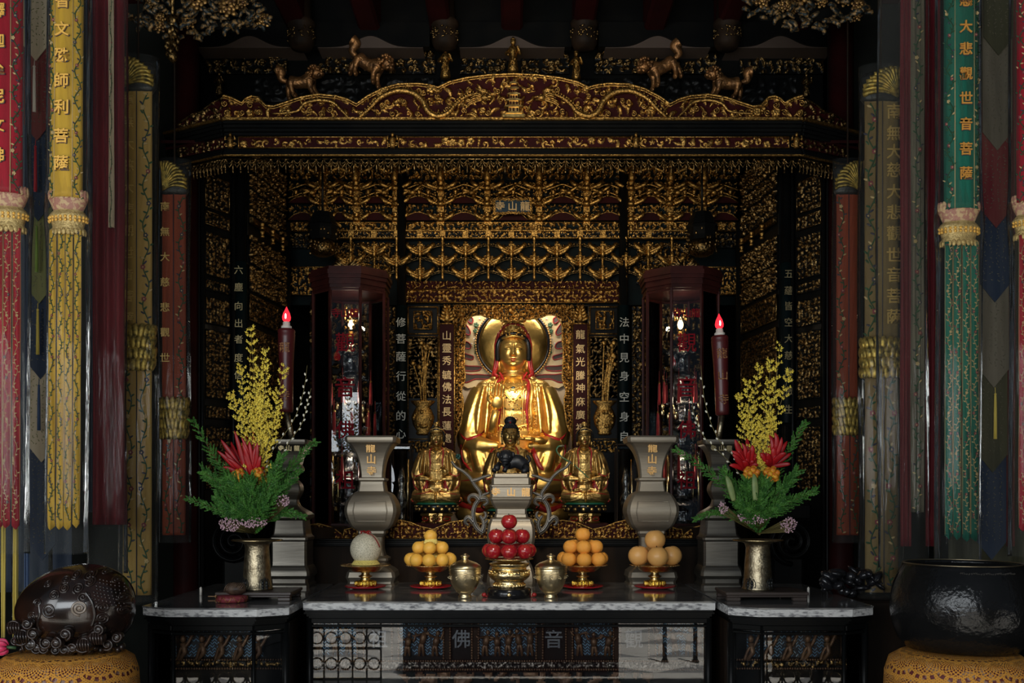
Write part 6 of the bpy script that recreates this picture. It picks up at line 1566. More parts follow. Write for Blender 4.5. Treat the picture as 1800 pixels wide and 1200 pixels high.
# ---------------------------------------------------------------- brass urn with apples, lidded jars
YU = .22; ku = s(YU)
bx = X_(895, YU)
b = MB().lathe([(.118, 0), (.122, .005), (.122, .045), (.112, .054), (.001, .055)], 48, (bx, YU, TOPZ)); 
o = thing(b, 'urn_base', M['black'], 'round black plinth under the brass urn of apples', 'plinth')
b = MB().lathe([(.010, 0), (.011, .003), (.006, .005), (.001, .005)], 20); b.xf(Matrix.Rotation(PI/2, 4, 'X')); b.xf(Matrix.Translation((0, -.122, .024))); b.build('brass_button', M['brass'], o)
for sx in (-1, 1):
    b = MB(); b.ell((0, 0, .012), (.014, .010, .012), 10, 8); b.tube([(0, 0, .010), (sx*-.012, -.004, .004), (sx*-.02, -.006, .002)], .004, 6)
    o = thing(b, 'red_ribbon_end', M['redtrim'], 'small red ribbon end beside the urn plinth, '+('melon side' if sx < 0 else 'pear side'), 'ribbon'); o.location = (bx+sx*.135, YU+.0, TOPZ)
zu = TOPZ+.055
t = empty('brass_urn', (bx, YU, zu), 'bright hammered brass urn full of red apples on a black plinth', 'urn')
um = mat('hammered_brass', (.90, .74, .42), .22, 1, .4, 60, (.80, .60, .28), 20)
prof = [(.085, 0), (.088, .004), (.088, .020), (.084, .026), (.080, .034), (.098, .046), (.112, .060), (.116, .072), (.112, .088), (.100, .098), (.094, .104), (.098, .112), (.108, .120), (.108, .128), (.112, .133), (.106, .134), (.098, .128), (.085, .112), (.001, .105)]
MB().lathe(prof, 56).build('urn_body', um, t)
b = MB(); rr = random.Random(4)
for q in range(40): a = 2*PI*q/40; b.ell((.112*math.cos(a), .112*math.sin(a), .094-.012*abs(math.sin(q*1.5))), (.006, .006, .006), 7, 5)
for q in range(30): a = 2*PI*q/30; b.ell((.089*math.cos(a), .089*math.sin(a), .013), (.003, .008, .010), 6, 4, rot=Matrix.Rotation(a, 4, 'Z'))
b.build('embossed_pattern', um, t)
pz = zu+.120
b = MB().lathe([(.04, .102-.12), (.09, -.004), (.132, .004), (.134, .008), (.12, .007), (.001, .006)], 40); o = thing(b, 'apple_dish', gdish, 'thin gilded dish holding the apples over the brass urn', 'dish'); o.location = (bx, YU, zu+.1345-.0)
pile('apple', 895, YU, zu+.1345+.024, 14.3*ku, [(7, 35*ku, 0), (4, 22.5*ku, 0), (1, 0, 0)], 'apple', 'red apples stacked over the brass urn', 'glossy red apple', ('melon', 'pears'), gap=1.78, vs_=.98)
jm = mat('engraved_brass', (.90, .76, .48), .30, 1, .10, 160, (.80, .64, .36), 40)
for px, lab in ((817.5, 'lidded bulbous brass jar with a knob on the yellow fruit side of the apples'), (968.5, 'lidded bulbous brass jar with a knob on the orange side of the apples')):
    YJ = .17; k = s(YJ)
    t = empty('lidded_brass_jar', (X_(px, YJ), YJ, TOPZ), lab, 'jar', 'pair of lidded brass jars')
    P = [(11, 1051.5), (12, 1051), (12, 1048), (10.5, 1046), (10.5, 1044), (15, 1040), (20, 1034), (24, 1026), (27, 1014), (28, 1002), (27.8, 1000), (27.5, 999)]
    MB().lathe([(a*k, (1051.5-y)*k) for a, y in P]+[(.001, (1051.5-999)*k)], 48).build('jar_body', jm, t)
    P = [(28.6, 999), (28.6, 997), (26, 993), (20, 989), (12, 986), (6, 984), (5, 981), (7, 979), (8, 977.5), (7, 976), (3, 975), (3.4, 973.5), (1, 973)]
    MB().lathe([(a*k, (1051.5-y)*k) for a, y in P], 48).build('lid', jm, t)
    b = MB()
    for y_, r_ in ((1040, 15.5), (1008, 28.2), (1003, 28.2)): b.tube([(r_*k*math.cos(a), r_*k*math.sin(a), (1051.5-y_)*k) for a in np.linspace(0, 2*PI, 49)[:-1]], .0012, 5, closed=True)
    for q in range(12):
        a = 2*PI*q/12; scroll(b, (27.2*k*math.cos(a), 27.2*k*math.sin(a), (1051.5-1014)*k), .010, 1.2, a, 1, .0012)
    b.build('engraved_band', jm, t)
# crumpled foil bag behind the jar and a little round gilded box etc.
b = MB(); rr = random.Random(8); 
P = [(0, 0, 0), (.10, 0, 0), (.105, 0, .02), (.085, -.01, .05), (.095, 0, .09), (.07, 0, .085), (.05, -.01, .095), (.02, 0, .06), (.005, 0, .03)]
V = [(x, y+.02*math.sin(i*2.3), z) for i, (x, y, z) in enumerate(P)]+[(x*.9+.005, y+.04+.02*math.cos(i*2), z*.9) for i, (x, y, z) in enumerate(P)]+[(.05, -.03, .04), (.05, .06, .04)]
n = 9; Fs = [(i, (i+1) % n, 2*n) for i in range(n)]+[((i+1) % n+n, i+n, 2*n+1) for i in range(n)]+[(i, i+n, (i+1) % n+n, (i+1) % n) for i in range(n)]
b.add(V, Fs, 0, False); o = thing(b, 'foil_bag', mat('crumpled_foil', (.6, .58, .52), .15, .9, .8, 20), 'crumpled silvery foil bag behind the brass jar near the yellow fruits', 'foil bag'); o.location = (X_(838, .72), .72, TOPZ)
# small things on the fish drum side table
YT = -.02
b = MB()
b.lathe([(.070, 0), (.082, .006), (.084, .020), (.080, .032), (.070, .036), (.001, .037)], 40, (0, 0, 0))
t = thing(b, 'wooden_fish_cushion', mat('pink_brocade_cushion', (.36, .07, .08), .5, 0, .2, 50, (.20, .02, .03), 60), 'small pink brocade cushion with a knobbly brown stone on it, on the side table', 'cushion'); t.name = 'brocade_cushion'
t.location = (X_(408, YT), YT, TOPZ)
b = MB()
for q in range(10):
    a = 2*PI*q/10; P = [(.083*math.cos(a+u), .083*math.sin(a+u), .018+.014*math.cos(u/.314*PI)) for u in np.linspace(-.314, .314, 9)]; b.tube(P, .0018, 5)
b.build('gold_piping', M['gilt'], t)
b = MB(); r = random.Random(2); b.ell((0, 0, .030), (.060, .042, .032), 24, 16)
V = b.V[0]; b.V[0] = np.array([v*(1+.10*noise.noise(Vector(v)*40)+.05*noise.noise(Vector(v)*90)) for v in V])
for q in range(9): L = smooth_line([(-.05+.01*q, -.030, .018+.001*q), (-.04+.011*q, -.034, .045), (-.02+.009*q, -.01, .064)], 4); b.tube(L, .003, 5)
o = thing(b, 'carved_stone', mat('brown_veined_stone', (.13, .08, .05), .5, 0, .4, 60, (.05, .03, .02), 30), 'knobbly brown carved stone resting on the pink brocade cushion', 'stone'); o.location = (X_(413, YT), YT, TOPZ+.037)
b = MB().tube([(-.03, 0, .012), (.012, 0, .012)], .003, 6); b.ell((.02, 0, .012), (.014, .012, .012), 10, 8); o = thing(b, 'small_striker', mat('pale_wood', (.45, .25, .12), .5), 'small pale wooden striker lying by the pink cushion', 'striker'); o.location = (X_(376, .15), .15, TOPZ)
for px, lab in ((353, 'short white stub candle standing on the side table near the fish drum'), (1421, 'short white stub candle standing on the side table near the bowl gong')):
    b = MB().lathe([(.007, 0), (.007, .04), (.003, .042), (.002, .046)], 12); thing(b, 'stub_candle', M['white'], lab, 'candle').location = (X_(px, .35), .35, TOPZ)
# ---------------------------------------------------------------- flower arrangements
YA = .16
JUN = mat('juniper_green', (.024, .105, .014), .6, 0, 0, 10, (.075, .22, .030), 30); JUN2 = mat('juniper_stem', (.10, .09, .03), .7)
ORC = mat('yellow_orchid', (.84, .68, .09), .5, 0, 0, 10, (.72, .52, .05), 40); STM = mat('flower_stem', (.16, .13, .04), .6)
BRO = mat('red_bromeliad', (.44, .008, .012), .42, 0, 0, 10, (.26, .005, .008), 14); PIN = mat('pincushion_yellow', (.78, .42, .03), .5, 0, 0, 10, (.55, .10, .01), 50)
PNK = mat('pale_pink_blossom', (.62, .40, .46), .6); WIL = mat('white_catkin', (.80, .76, .62), .7); BLD = mat('pale_striped_leaf', (.30, .34, .12), .5, 0, 0, 5, (.06, .16, .05), 8)
def P3(x, y, dy=0): return W(x, y, YA+dy)
def frame_of(t):
    t = t.normalized(); u = Vector((0, 1, 0)); u = (u-t*u.dot(t)).normalized() if abs(t.y) < .95 else Vector((1, 0, 0)); return t, u, t.cross(u)
def vase_stand(cx, x0, x1, lab):
    k = s(YA); b = MB(); w_ = (x1-x0)*k; xc = X_((x0+x1)/2, YA)-0
    b.box((0, 0, .040), (w_, .30, .016), bev=.003); b.box((0, 0, .026), (w_*.97, .285, .012), bev=.003)
    for sx in (-1, 1):
        for sy in (-1, 1): b.box((sx*w_*.40, sy*.12, .010), (w_*.17, .04, .020), bev=.004)
    o = thing(b, 'vase_stand', mat('grey_brown_stand', (.075, .055, .045), .4, 0, .1, 30, (.05, .035, .03), 12, stretch=(.2, 1, 1)), lab, 'stand', 'low wooden vase stands'); o.location = (xc, YA, TOPZ); return TOPZ+.048
def flower_vase(cx, lab):
    k = s(YA); z0 = TOPZ+.0485
    t = empty('flower_vase', (X_(cx, YA), YA, z0), lab, 'vase', 'mottled brass flower vases')
    P = [(27, 0), (28, 1), (27, 4), (25, 10), (24, 25), (23, 45), (21.5, 65), (20.5, 78), (22, 84), (23, 86), (24, 87), (27, 88.5), (43, 91), (44, 92.5), (43, 93.5), (30, 92), (20, 86), (17, 60), (.3, 50)]
    P = [(a*k, h*k*.94) for a, h in P]
    MB().lathe(P, 48).build('vase_body', M['brass_old'], t)
    b = MB(); b.tube([(43.5*k*math.cos(a), 43.5*k*math.sin(a), 92.6*k*.94) for a in np.linspace(0, 2*PI, 49)[:-1]], .003, 6, closed=True); b.build('brass_rim', M['brass'], t)
    b = MB()
    for q in range(4):
        a = -PI/2+(q-.5)*PI/2+.0; R_ = 25.5*k
        pts = [(-9, 0), (-10, 12), (-6, 20), (-3, 16), (0, 22), (3, 16), (6, 20), (10, 12), (9, 0)]
        L = smooth_line([(math.cos(a+x*k/R_)*(R_+.002), math.sin(a+x*k/R_)*(R_+.002), h*k) for x, h in pts], 3); b.tube(L, .0022, 5)
        for x in (-4, 4): 
            for h in (3, 8, 13): b.ell((math.cos(a+x*k/R_)*(R_-.001), math.sin(a+x*k/R_)*(R_-.001), h*k), (.010, .010, .012), 6, 4)
    b.build('dark_foot_opening', M['bronze_dark'], t)
    b = MB()
    rr = random.Random(cx)
    for q in range(16):
        x = (8+rr.uniform(-3, 3))*k; z_ = (62-q*2.4)*k; b.tube([(x-rr.uniform(1, 3)*k, -22.6*k, z_), (x+rr.uniform(1, 3)*k, -22.6*k, z_+rr.uniform(-1.5, 1.5)*k)], .0009, 4)
    b.build('engraved_marks', M['bronze_dark'], t)
    b = MB().lathe([(.001, 0), (.045, 0), (.045, .004), (.001, .005)], 20, (0, 0, 60*k)); b.build('flower_foam', M['leafgreen'], t)
    return t
def juniper(pts, width, seed, lab, grp, dens=1.0):
    r = random.Random(seed); b = MB(); L = smooth_line([P3(*p) for p in pts], 8); n = len(L); k = s(YA)
    b.tube(L, [.004*(1-.8*i/n) for i in range(n)], 5, 1)
    V = []; Fs = []
    def tuft(p, d, l):
        d = d.normalized(); _, u, v = frame_of(d); i0 = len(V); w_ = l*.30
        a = r.uniform(0, 6.28); u2 = u*math.cos(a)+v*math.sin(a); v2 = d.cross(u2)
        V.extend([p-d*l*.2, p+u2*w_+d*l*.3, p-u2*w_*.5+v2*w_+d*l*.3, p-u2*w_*.5-v2*w_+d*l*.3, p+d*l])
        Fs.extend([(i0, i0+2, i0+1), (i0, i0+3, i0+2), (i0, i0+1, i0+3), (i0+1, i0+2, i0+4), (i0+2, i0+3, i0+4), (i0+3, i0+1, i0+4)])
    total = int(60*dens)
    for q in range(total):
        f = (q+r.random())/total; f = .04+.96*f; i = min(n-2, int(f*(n-1))); p = L[i].lerp(L[i+1], f*(n-1)-i); t, u, v = frame_of(L[i+1]-L[i])
        side = (v if q % 2 else -v); side = (side+u*r.uniform(-.9, .9)).normalized()
        ln = width*1.3*k*(1-.72*f)*r.uniform(.6, 1.15)*min(1, .5+f*3)
        d = (t*r.uniform(.8, 1.2)+side).normalized(); e = p+d*ln+t*ln*.25
        mid = p.lerp(e, .5)+d*0
        m_ = max(4, int(ln/.0042))
        for j in range(m_):
            g = (j+.5)/m_; c = p.lerp(e, g); 
            for w2 in range(3):
                dd = (d*1.0+Vector((r.uniform(-1, 1), r.uniform(-1, 1), r.uniform(-1, 1)))*.85).normalized(); tuft(c, dd, .0125*(1.15-.5*g))
    b.add([tuple(v_) for v_ in V], Fs, 0, False)
    o = thing(b, 'juniper_branch', (JUN, JUN2), lab, 'juniper branch', grp, base=tuple(L[0])); return o
def orchid(pts, seed, lab, grp, spread=14, nb=26):
    r = random.Random(seed); b = MB(); L = smooth_line([P3(*p) for p in pts], 8); n = len(L); k = s(YA); b.tube(L, [.0026*(1-.6*i/n) for i in range(n)], 5, 1)
    def bloom(p, sz):
        for q in range(4):
            a = q*1.57+r.uniform(-.4, .4); d = Vector((math.cos(a), r.uniform(-.6, .4), math.sin(a)))
            R = Vector((d.x, d.y, d.z)).to_track_quat('Z', 'Y').to_matrix(); b.ell(p+d*sz*.55, (sz*.42, sz*.16, sz*.60), 5, 3, 0, R)
        b.ell(p+Vector((0, -sz*.3, -sz*.35)), (sz*.62, sz*.2, sz*.5), 6, 4, 0)
    for q in range(nb):
        f = .22+.78*(q+r.random())/nb; i = min(n-2, int(f*(n-1))); p = L[i]; t, u, v = frame_of(L[i+1]-L[i])
        sd = (v if q % 2 else -v)+u*r.uniform(-.9, .9); ln = 1.35*spread*k*(1.15-.85*f)*r.uniform(.5, 1.2); e = p+(t*.9+sd.normalized()).normalized()*ln
        b.tube([p, p.lerp(e, .5)+Vector((0, 0, .002)), e], [.0014, .0012, .0008], 4, 1)
        m_ = max(1, int(ln/.013))
        for j in range(m_+1): c = p.lerp(e, (j+.6)/(m_+.6)); bloom(c+Vector((r.uniform(-1, 1), r.uniform(-1, 1), r.uniform(-1, 1)))*.004, r.uniform(.0075, .0115))
    return thing(b, 'yellow_orchid_spray', (ORC, STM), lab, 'orchid spray', grp, base=tuple(L[0]))
def petalshape(b, p0, p1, w_, bend, mat_=0):
    p0 = Vector(p0); p1 = Vector(p1); d = p1-p0; L = smooth_line([p0, p0+d*.35+bend*.7, p0+d*.75+bend*.9, p1], 5); n = len(L)
    b.tube(L, [max(.0006, w_*math.sin(PI*min(1, .18+.82*i/(n-1)))**.8) for i in range(n)], 8, mat_, up=(0, 1, 0), flat=.35)
def bromeliad(c, tips, lab, grp, seed):
    b = MB(); r = random.Random(seed); tips = list(tips)+[(x+q_, y+14+abs(q_)) for (x, y) in tips for q_ in (-6, 7)]; c = P3(*c)
    for j, (x, y) in enumerate(tips):
        e = P3(x, y, r.uniform(-.07, .05)); petalshape(b, c+Vector((r.uniform(-.01, .01), 0, r.uniform(-.01, .02))), e, .0165*r.uniform(.7, 1.15), Vector((r.uniform(-.012, .012), -.012, .008)))
    b.tube([c, P3(445, 935) if c.x < 0 else P3(1335, 940)], .006, 6, 1)
    return thing(b, 'red_bromeliad', (BRO, STM), lab, 'bromeliad', grp, base=tuple(c))
def pincushion(c, rpx, lab, grp, seed, stem):
    b = MB(); r = random.Random(seed); c = P3(c[0], c[1], -.075); R = rpx*s(YA)
    b.ell(c, R*.75, 12, 8)
    for q in range(16):
        z = 1-2*(q+.5)/16; a = q*2.4; rr_ = math.sqrt(1-z*z); d = Vector((rr_*math.cos(a), rr_*math.sin(a), z)); b.ell(c+d*R*.72, R*.36, 8, 6)
    b.tube([c, P3(stem[0], stem[1])], .005, 6, 1)
    return thing(b, 'pincushion_flower', (PIN, STM), lab, 'pincushion flower', grp, base=tuple(c))
def pinkspray(c, w_, h_, lab, grp, seed, stem):
    b = MB(); r = random.Random(seed); k = s(YA); c0 = P3(c[0], c[1], -.11); st = P3(stem[0], stem[1])
    for q in range(int(w_*h_*.14)):
        a = r.uniform(0, 6.28); f = math.sqrt(r.random()); p = c0+Vector((f*math.cos(a)*w_*k*.5, r.uniform(-.02, .02), f*math.sin(a)*h_*k*.5)); b.ell(p, r.uniform(.0030, .0052), 6, 4, 0)
        if q % 2 == 0: b.tube([p, p.lerp(st, .35), st], .0008, 4, 1)
    return thing(b, 'pink_filler_sprig', (PNK, STM), lab, 'flower sprig', grp, base=tuple(st))
def willow(pts, lab, grp, seed):
    b = MB(); r = random.Random(seed); L = smooth_line([P3(*p) for p in pts], 10); n = len(L); b.tube(L, [.0026*(1-.6*i/n) for i in range(n)], 5, 1)
    for i in range(4, n-4, 2): 
        t, u, v = frame_of(L[i+1]-L[i]); sd = v*(1 if i % 4 else -1); p = L[i]+sd*.006; b.ell(p, (.0058, .0052, .0085), 8, 6, 0, rot=(t+sd*.4).to_track_quat('Z', 'Y').to_matrix())
    return thing(b, 'pussy_willow_branch', (WIL, STM), lab, 'willow branch', grp, base=tuple(L[0]))
def arrangement(cx, sx, orch, broms, pins, junis, pinks, wills, blades, side):
    base = (cx, 938)
    G = lambda w_: f'{w_} in the {side} vase'
    for i, p in enumerate(orch[0]): orchid([base]+p, 10+i+cx, f'yellow orchid spray in the {side} vase, {orch[1][i]}', G('orchid sprays'), orch[2][i], orch[3][i])
    for i, (c, tips, d) in enumerate(broms): bromeliad(c, tips, f'red bromeliad in the {side} vase, {d}', G('bromeliads'), i+cx)
    for i, (c, r_, d) in enumerate(pins): pincushion(c, r_, f'knobbly yellow pincushion flower in the {side} vase, {d}', G('pincushion flowers'), i+cx, base)
    for i, (p, w_, d) in enumerate(junis): juniper([base]+p, w_, 50+i+cx, f'juniper in the {side} vase, {d}', G('juniper branches'), 1.0 if w_ < 30 else 1.25)
    for i, (c, w_, h_, d) in enumerate(pinks): pinkspray(c, w_, h_, f'tiny pink flowers in the {side} vase, {d}', G('pink sprigs'), i+cx, base)
    for i, (p, d) in enumerate(wills): willow([base]+p, f'white pussy willow branch in the {side} vase, {d}', G('willow branches'), i+cx)
    for i, (p, d) in enumerate(blades):
        b = MB(); petalshape(b, P3(*p[0]), P3(*p[1]), .018, Vector((.0, -.01, .01))); thing(b, 'striped_leaf', BLD, f'pale striped leaf in the {side} vase, {d}', 'leaf', G('striped leaves'))
vase_stand(448, 392, 522, 'low grey brown wooden stand under the fish drum side flower vase')
flower_vase(452, 'mottled brass flower vase beside the pink brocade cushion')
arrangement(449, 1,
    ([[(450, 850), (452, 760), (448, 680), (440, 572)], [(446, 850), (440, 760), (428, 700), (424, 640)], [(452, 850), (460, 760), (466, 690), (468, 612)], [(456, 850), (470, 770), (488, 700), (500, 640)], [(444, 850), (432, 770), (418, 725), (405, 690)], [(455, 850), (468, 790), (482, 750), (492, 725)], [(450, 850), (454, 740), (456, 700), (454, 640)]],
     ['tallest one', 'reaching up beside the tallest', 'upright beside the candle', 'leaning against the candle', 'lowest one leaning to the fish drum', 'short one under the candle', 'in the middle of the bunch'], [22, 22, 22, 20, 20, 18, 24], [50, 40, 42, 36, 30, 26, 40]),
    [((440, 850), [(388, 772), (412, 756), (398, 800), (404, 785)], 'outermost, towards the fish drum'), ((444, 852), [(424, 768), (432, 758), (445, 756), (452, 780), (438, 775), (428, 790), (456, 768), (458, 800), (412, 810), (416, 790)], 'the large central one')],
    [((420, 836), 13, 'under the outer bromeliad'), ((453, 833), 12, 'under the large bromeliad')],
    [([(440, 900, -.02), (410, 850, .03), (375, 800, .03), (339, 738, .03)], 26, 'tallest one bending towards the fish drum'), ([(440, 905, -.04), (415, 885, -.06), (385, 850, -.06), (356, 828, -.05)], 34, 'broad one below the tallest'),
     ([(440, 915, -.03), (410, 905, -.05), (370, 890, -.05), (330, 876, -.04)], 20, 'long thin low one pointing at the hall column'), ([(448, 900, -.06), (430, 870, -.10), (412, 850, -.11), (396, 838, -.10)], 34, 'dense one under the bromeliads'),
     ([(448, 905, -.06), (445, 880, -.12), (442, 858, -.13), (440, 838, -.12)], 32, 'dense one in the middle'), ([(450, 905, -.06), (465, 870, -.10), (482, 835, -.10), (494, 800, -.08)], 32, 'tall central one beside the candlestick'),
     ([(455, 905, -.04), (480, 880, -.05), (505, 850, -.04), (528, 825, -.03)], 24, 'under the one that reaches the lantern case'), ([(455, 900, .0), (490, 850, .02), (520, 810, .02), (553, 776, .02)], 24, 'highest one on the lantern case side'),
     ([(455, 920, -.03), (480, 905, -.05), (505, 900, -.05), (534, 908, -.04)], 18, 'lowest one on the lantern case side'), ([(446, 912, -.08), (425, 900, -.12), (400, 890, -.12), (378, 872, -.10)], 30, 'low dense one above the rim'),
     ([(452, 912, -.08), (466, 892, -.12), (478, 872, -.12), (492, 856, -.10)], 28, 'low dense one beside the candlestick'), ([(448, 915, -.08), (440, 900, -.14), (430, 888, -.15), (420, 876, -.15)], 26, 'front one hanging over the rim'), ([(450, 915, -.08), (455, 900, -.14), (462, 888, -.15), (466, 872, -.15)], 26, 'front one just above the vase neck')],
    [((403, 922), 36, 26, 'outer bunch towards the fish drum'), ((446, 917), 46, 20, 'bunch just above the rim'), ((498, 880), 24, 22, 'bunch towards the lantern case')],
    [([(462, 850), (475, 800), (515, 740), (533, 690), (540, 642)], 'the longer one'), ([(465, 860), (500, 790), (530, 745), (540, 710), (547, 682)], 'the shorter one')], [], 'fish drum side')
vase_stand(1332, 1266, 1408, 'low grey brown wooden stand under the bowl gong side flower vase')
flower_vase(1332, 'mottled brass flower vase with flared rim on the bowl gong side table')
arrangement(1332, -1,
    ([[(1330, 850), (1345, 760), (1362, 690), (1371, 600)], [(1328, 850), (1320, 770), (1325, 700), (1335, 640)], [(1332, 850), (1340, 770), (1350, 700), (1355, 632)], [(1335, 850), (1350, 780), (1375, 700), (1388, 652)], [(1326, 850), (1312, 780), (1304, 730), (1300, 690)], [(1330, 850), (1330, 780), (1318, 720), (1312, 668)], [(1332, 850), (1345, 800), (1352, 760), (1358, 735)]],
     ['tallest one', 'upright beside the middle one', 'in the middle of the bunch', 'leaning to the pillar', 'lowest one leaning to the candle', 'thin one near the candle', 'short one above the bromeliads'], [16, 20, 22, 18, 18, 20, 18], [34, 36, 42, 32, 28, 32, 24]),
    [((1314, 828), [(1292, 772), (1304, 778), (1312, 770), (1322, 782), (1326, 796), (1288, 798), (1298, 790), (1318, 790)], 'the one near the leaning candle'), ((1358, 820), [(1352, 764), (1362, 760), (1374, 768), (1384, 775), (1340, 790), (1382, 796), (1344, 775), (1366, 780)], 'the one near the pillar')],
    [((1321, 833), 15, 'near the leaning candle'), ((1356, 834), 15, 'near the pillar')],
    [([(1320, 910, -.03), (1290, 870, -.04), (1240, 825, -.03), (1188, 790, -.02)], 24, 'longest one reaching the lantern case'), ([(1325, 905, -.05), (1305, 875, -.08), (1285, 850, -.08), (1270, 825, -.06)], 28, 'broad one under the longest'),
     ([(1330, 905, -.06), (1322, 880, -.12), (1316, 860, -.12), (1312, 842, -.10)], 32, 'dense one in the middle towards the candle'), ([(1335, 905, -.06), (1340, 880, -.12), (1342, 860, -.12), (1344, 840, -.10)], 32, 'dense one in the middle'),
     ([(1338, 905, -.05), (1362, 875, -.09), (1382, 850, -.08), (1402, 828, -.06)], 30, 'upright one towards the pillar'), ([(1340, 912, -.04), (1375, 890, -.06), (1405, 875, -.05), (1434, 862, -.04)], 24, 'low spreading one towards the pillar'),
     ([(1340, 890, .02), (1370, 820, .04), (1395, 775, .04), (1417, 742, .04)], 20, 'highest one towards the pillar'), ([(1325, 918, -.03), (1290, 905, -.05), (1255, 900, -.04), (1222, 912, -.03)], 16, 'lowest one towards the lantern case'),
     ([(1330, 915, -.08), (1318, 900, -.14), (1305, 888, -.14), (1292, 874, -.12)], 28, 'front one hanging towards the candle'), ([(1336, 915, -.08), (1350, 900, -.14), (1366, 888, -.14), (1380, 874, -.12)], 28, 'front one hanging towards the pillar'), ([(1333, 915, -.08), (1335, 898, -.15), (1336, 882, -.16), (1338, 866, -.15)], 28, 'front one above the vase neck')],
    [((1326, 908), 56, 26, 'wide bunch above the rim'), ((1386, 922), 28, 28, 'bunch hanging towards the black scroll'), ((1271, 892), 16, 22, 'small bunch towards the lantern case')],
    [([(1325, 870), (1300, 815), (1262, 770), (1240, 710), (1232, 642)], 'the longer one'), ([(1322, 870), (1290, 820), (1240, 770), (1222, 735), (1215, 692)], 'the shorter one')],
    [(((1290, 880, -.14), (1276, 836, -.14)), 'beside the longest juniper'), (((1328, 880, -.17), (1325, 832, -.16)), 'between the pincushion flowers')], 'bowl gong side')
# ---------------------------------------------------------------- temple banners
def vinyl(name, tint=(.95, .95, .92), haze=.012, bump=.35):
    m = thin_glass(name, 1.22, tint, .05, bump, (14, 14, 1.2)); nt = m.node_tree; out = nt.nodes['Material Output']; sh = out.inputs[0].links[0].from_socket
    d = nt.nodes.new('ShaderNodeBsdfDiffuse'); d.inputs[0].default_value = (.8, .8, .75, 1); mx = nt.nodes.new('ShaderNodeMixShader'); mx.inputs[0].default_value = haze
    nt.links.new(sh, mx.inputs[1]); nt.links.new(d.outputs[0], mx.inputs[2]); nt.links.new(mx.outputs[0], out.inputs[0]); return m
VIN = vinyl('clear_vinyl')
def cloth(name, c, c2, metal=0): return mat(name, c, .55, metal, .25, 160, c2, 6, sheen=.05, spec=.25, stretch=(3, 3, .25))
CY = cloth('yellow_satin', (.50, .31, .035), (.38, .23, .022)); OLD_ = mat('old_gold_thread', (.50, .33, .10), .5, .3); CR = cloth('crimson_satin', (.30, .008, .020), (.19, .005, .012)); CG = cloth('green_satin', (.008, .115, .075), (.004, .075, .05)); CO = cloth('orange_red_satin', (.22, .040, .014), (.15, .026, .009)); CB = cloth('old_gold_satin', (.34, .22, .06), (.26, .16, .04)); CM = cloth('maroon_satin', (.13, .008, .014), (.08, .005, .010)); CT = cloth('beige_brocade', (.38, .32, .22), (.28, .22, .14)); CN = cloth('navy_brocade', (.012, .022, .045), (.03, .04, .06)); CV = cloth('olive_brocade', (.16, .16, .06), (.10, .11, .04)); CD = cloth('dark_red_brocade', (.10, .012, .016), (.14, .05, .04))
CT2 = cloth('shaded_beige_brocade', (.13, .115, .085), (.08, .07, .05)); CV2 = cloth('shaded_olive_brocade', (.06, .058, .032), (.035, .035, .02)); CB2 = cloth('shaded_gold_satin', (.17, .115, .04), (.12, .08, .03))  # darker copies of the cloths above; dimmer light on the gong side painted in
GT_ = mat('gold_embroidery', (.80, .46, .09), .5, .35, .3, 200); E1 = mat('green_thread', (.015, .06, .022), .6); E2 = mat('rose_thread', (.20, .045, .06), .7, spec=.2); E3 = mat('cream_thread', (.42, .31, .15), .7, spec=.2); E5 = mat('dull_brocade_thread', (.10, .09, .06), .6); E4 = mat('dark_thread', (.03, .03, .05), .6)
def vine(b, x, z0, z1, w_, yf, rng, pitch=.15, cream=0):
    """embroidered climbing vine: mats 0 green, 1 rose, 2 cream, 3 dark"""
    n = int(abs(z1-z0)/.008)+4; zs = np.linspace(z0, z1, n); ph = rng.uniform(0, 6)
    xs = [x+w_*.32*math.sin(z/pitch*2*PI+ph) for z in zs]
    b.tube([(xx, yf(xx)-.003, z) for xx, z in zip(xs, zs)], (w_*.05+.0008)*(.6 if cream else 1), 4, cream and 2 or 0, flat=.4)
    q = 0; z = z0
    while z < z1:
        xx = x+w_*.32*math.sin(z/pitch*2*PI+ph); q += 1
        if q % 7 == 0:
            m_ = rng.choice((1, 1, 2, 3))
            for j in range(5): a = j*1.257; b.ell((xx+w_*.17*math.cos(a), yf(xx)-.0035, z+w_*.17*math.sin(a)), (w_*.125, .0015, w_*.125), 6, 4, m_)
            b.ell((xx, yf(xx)-.005, z), (w_*.10, .0015, w_*.10), 6, 4, 2)
        else:
            sg = 1 if q % 2 else -1; a = rng.uniform(.2, .9); x2 = xx+sg*w_*.22; b.ell((x2, yf(x2)-.003, z), (w_*.28, .0014, w_*.11), 6, 4, rng.choice((0, 0, 0, 2, 3)) if not cream else rng.choice((2, 2, 1, 2)), rot=Matrix.Rotation(-sg*a, 4, 'Y'))
        z += pitch*.115
last_ = [None]
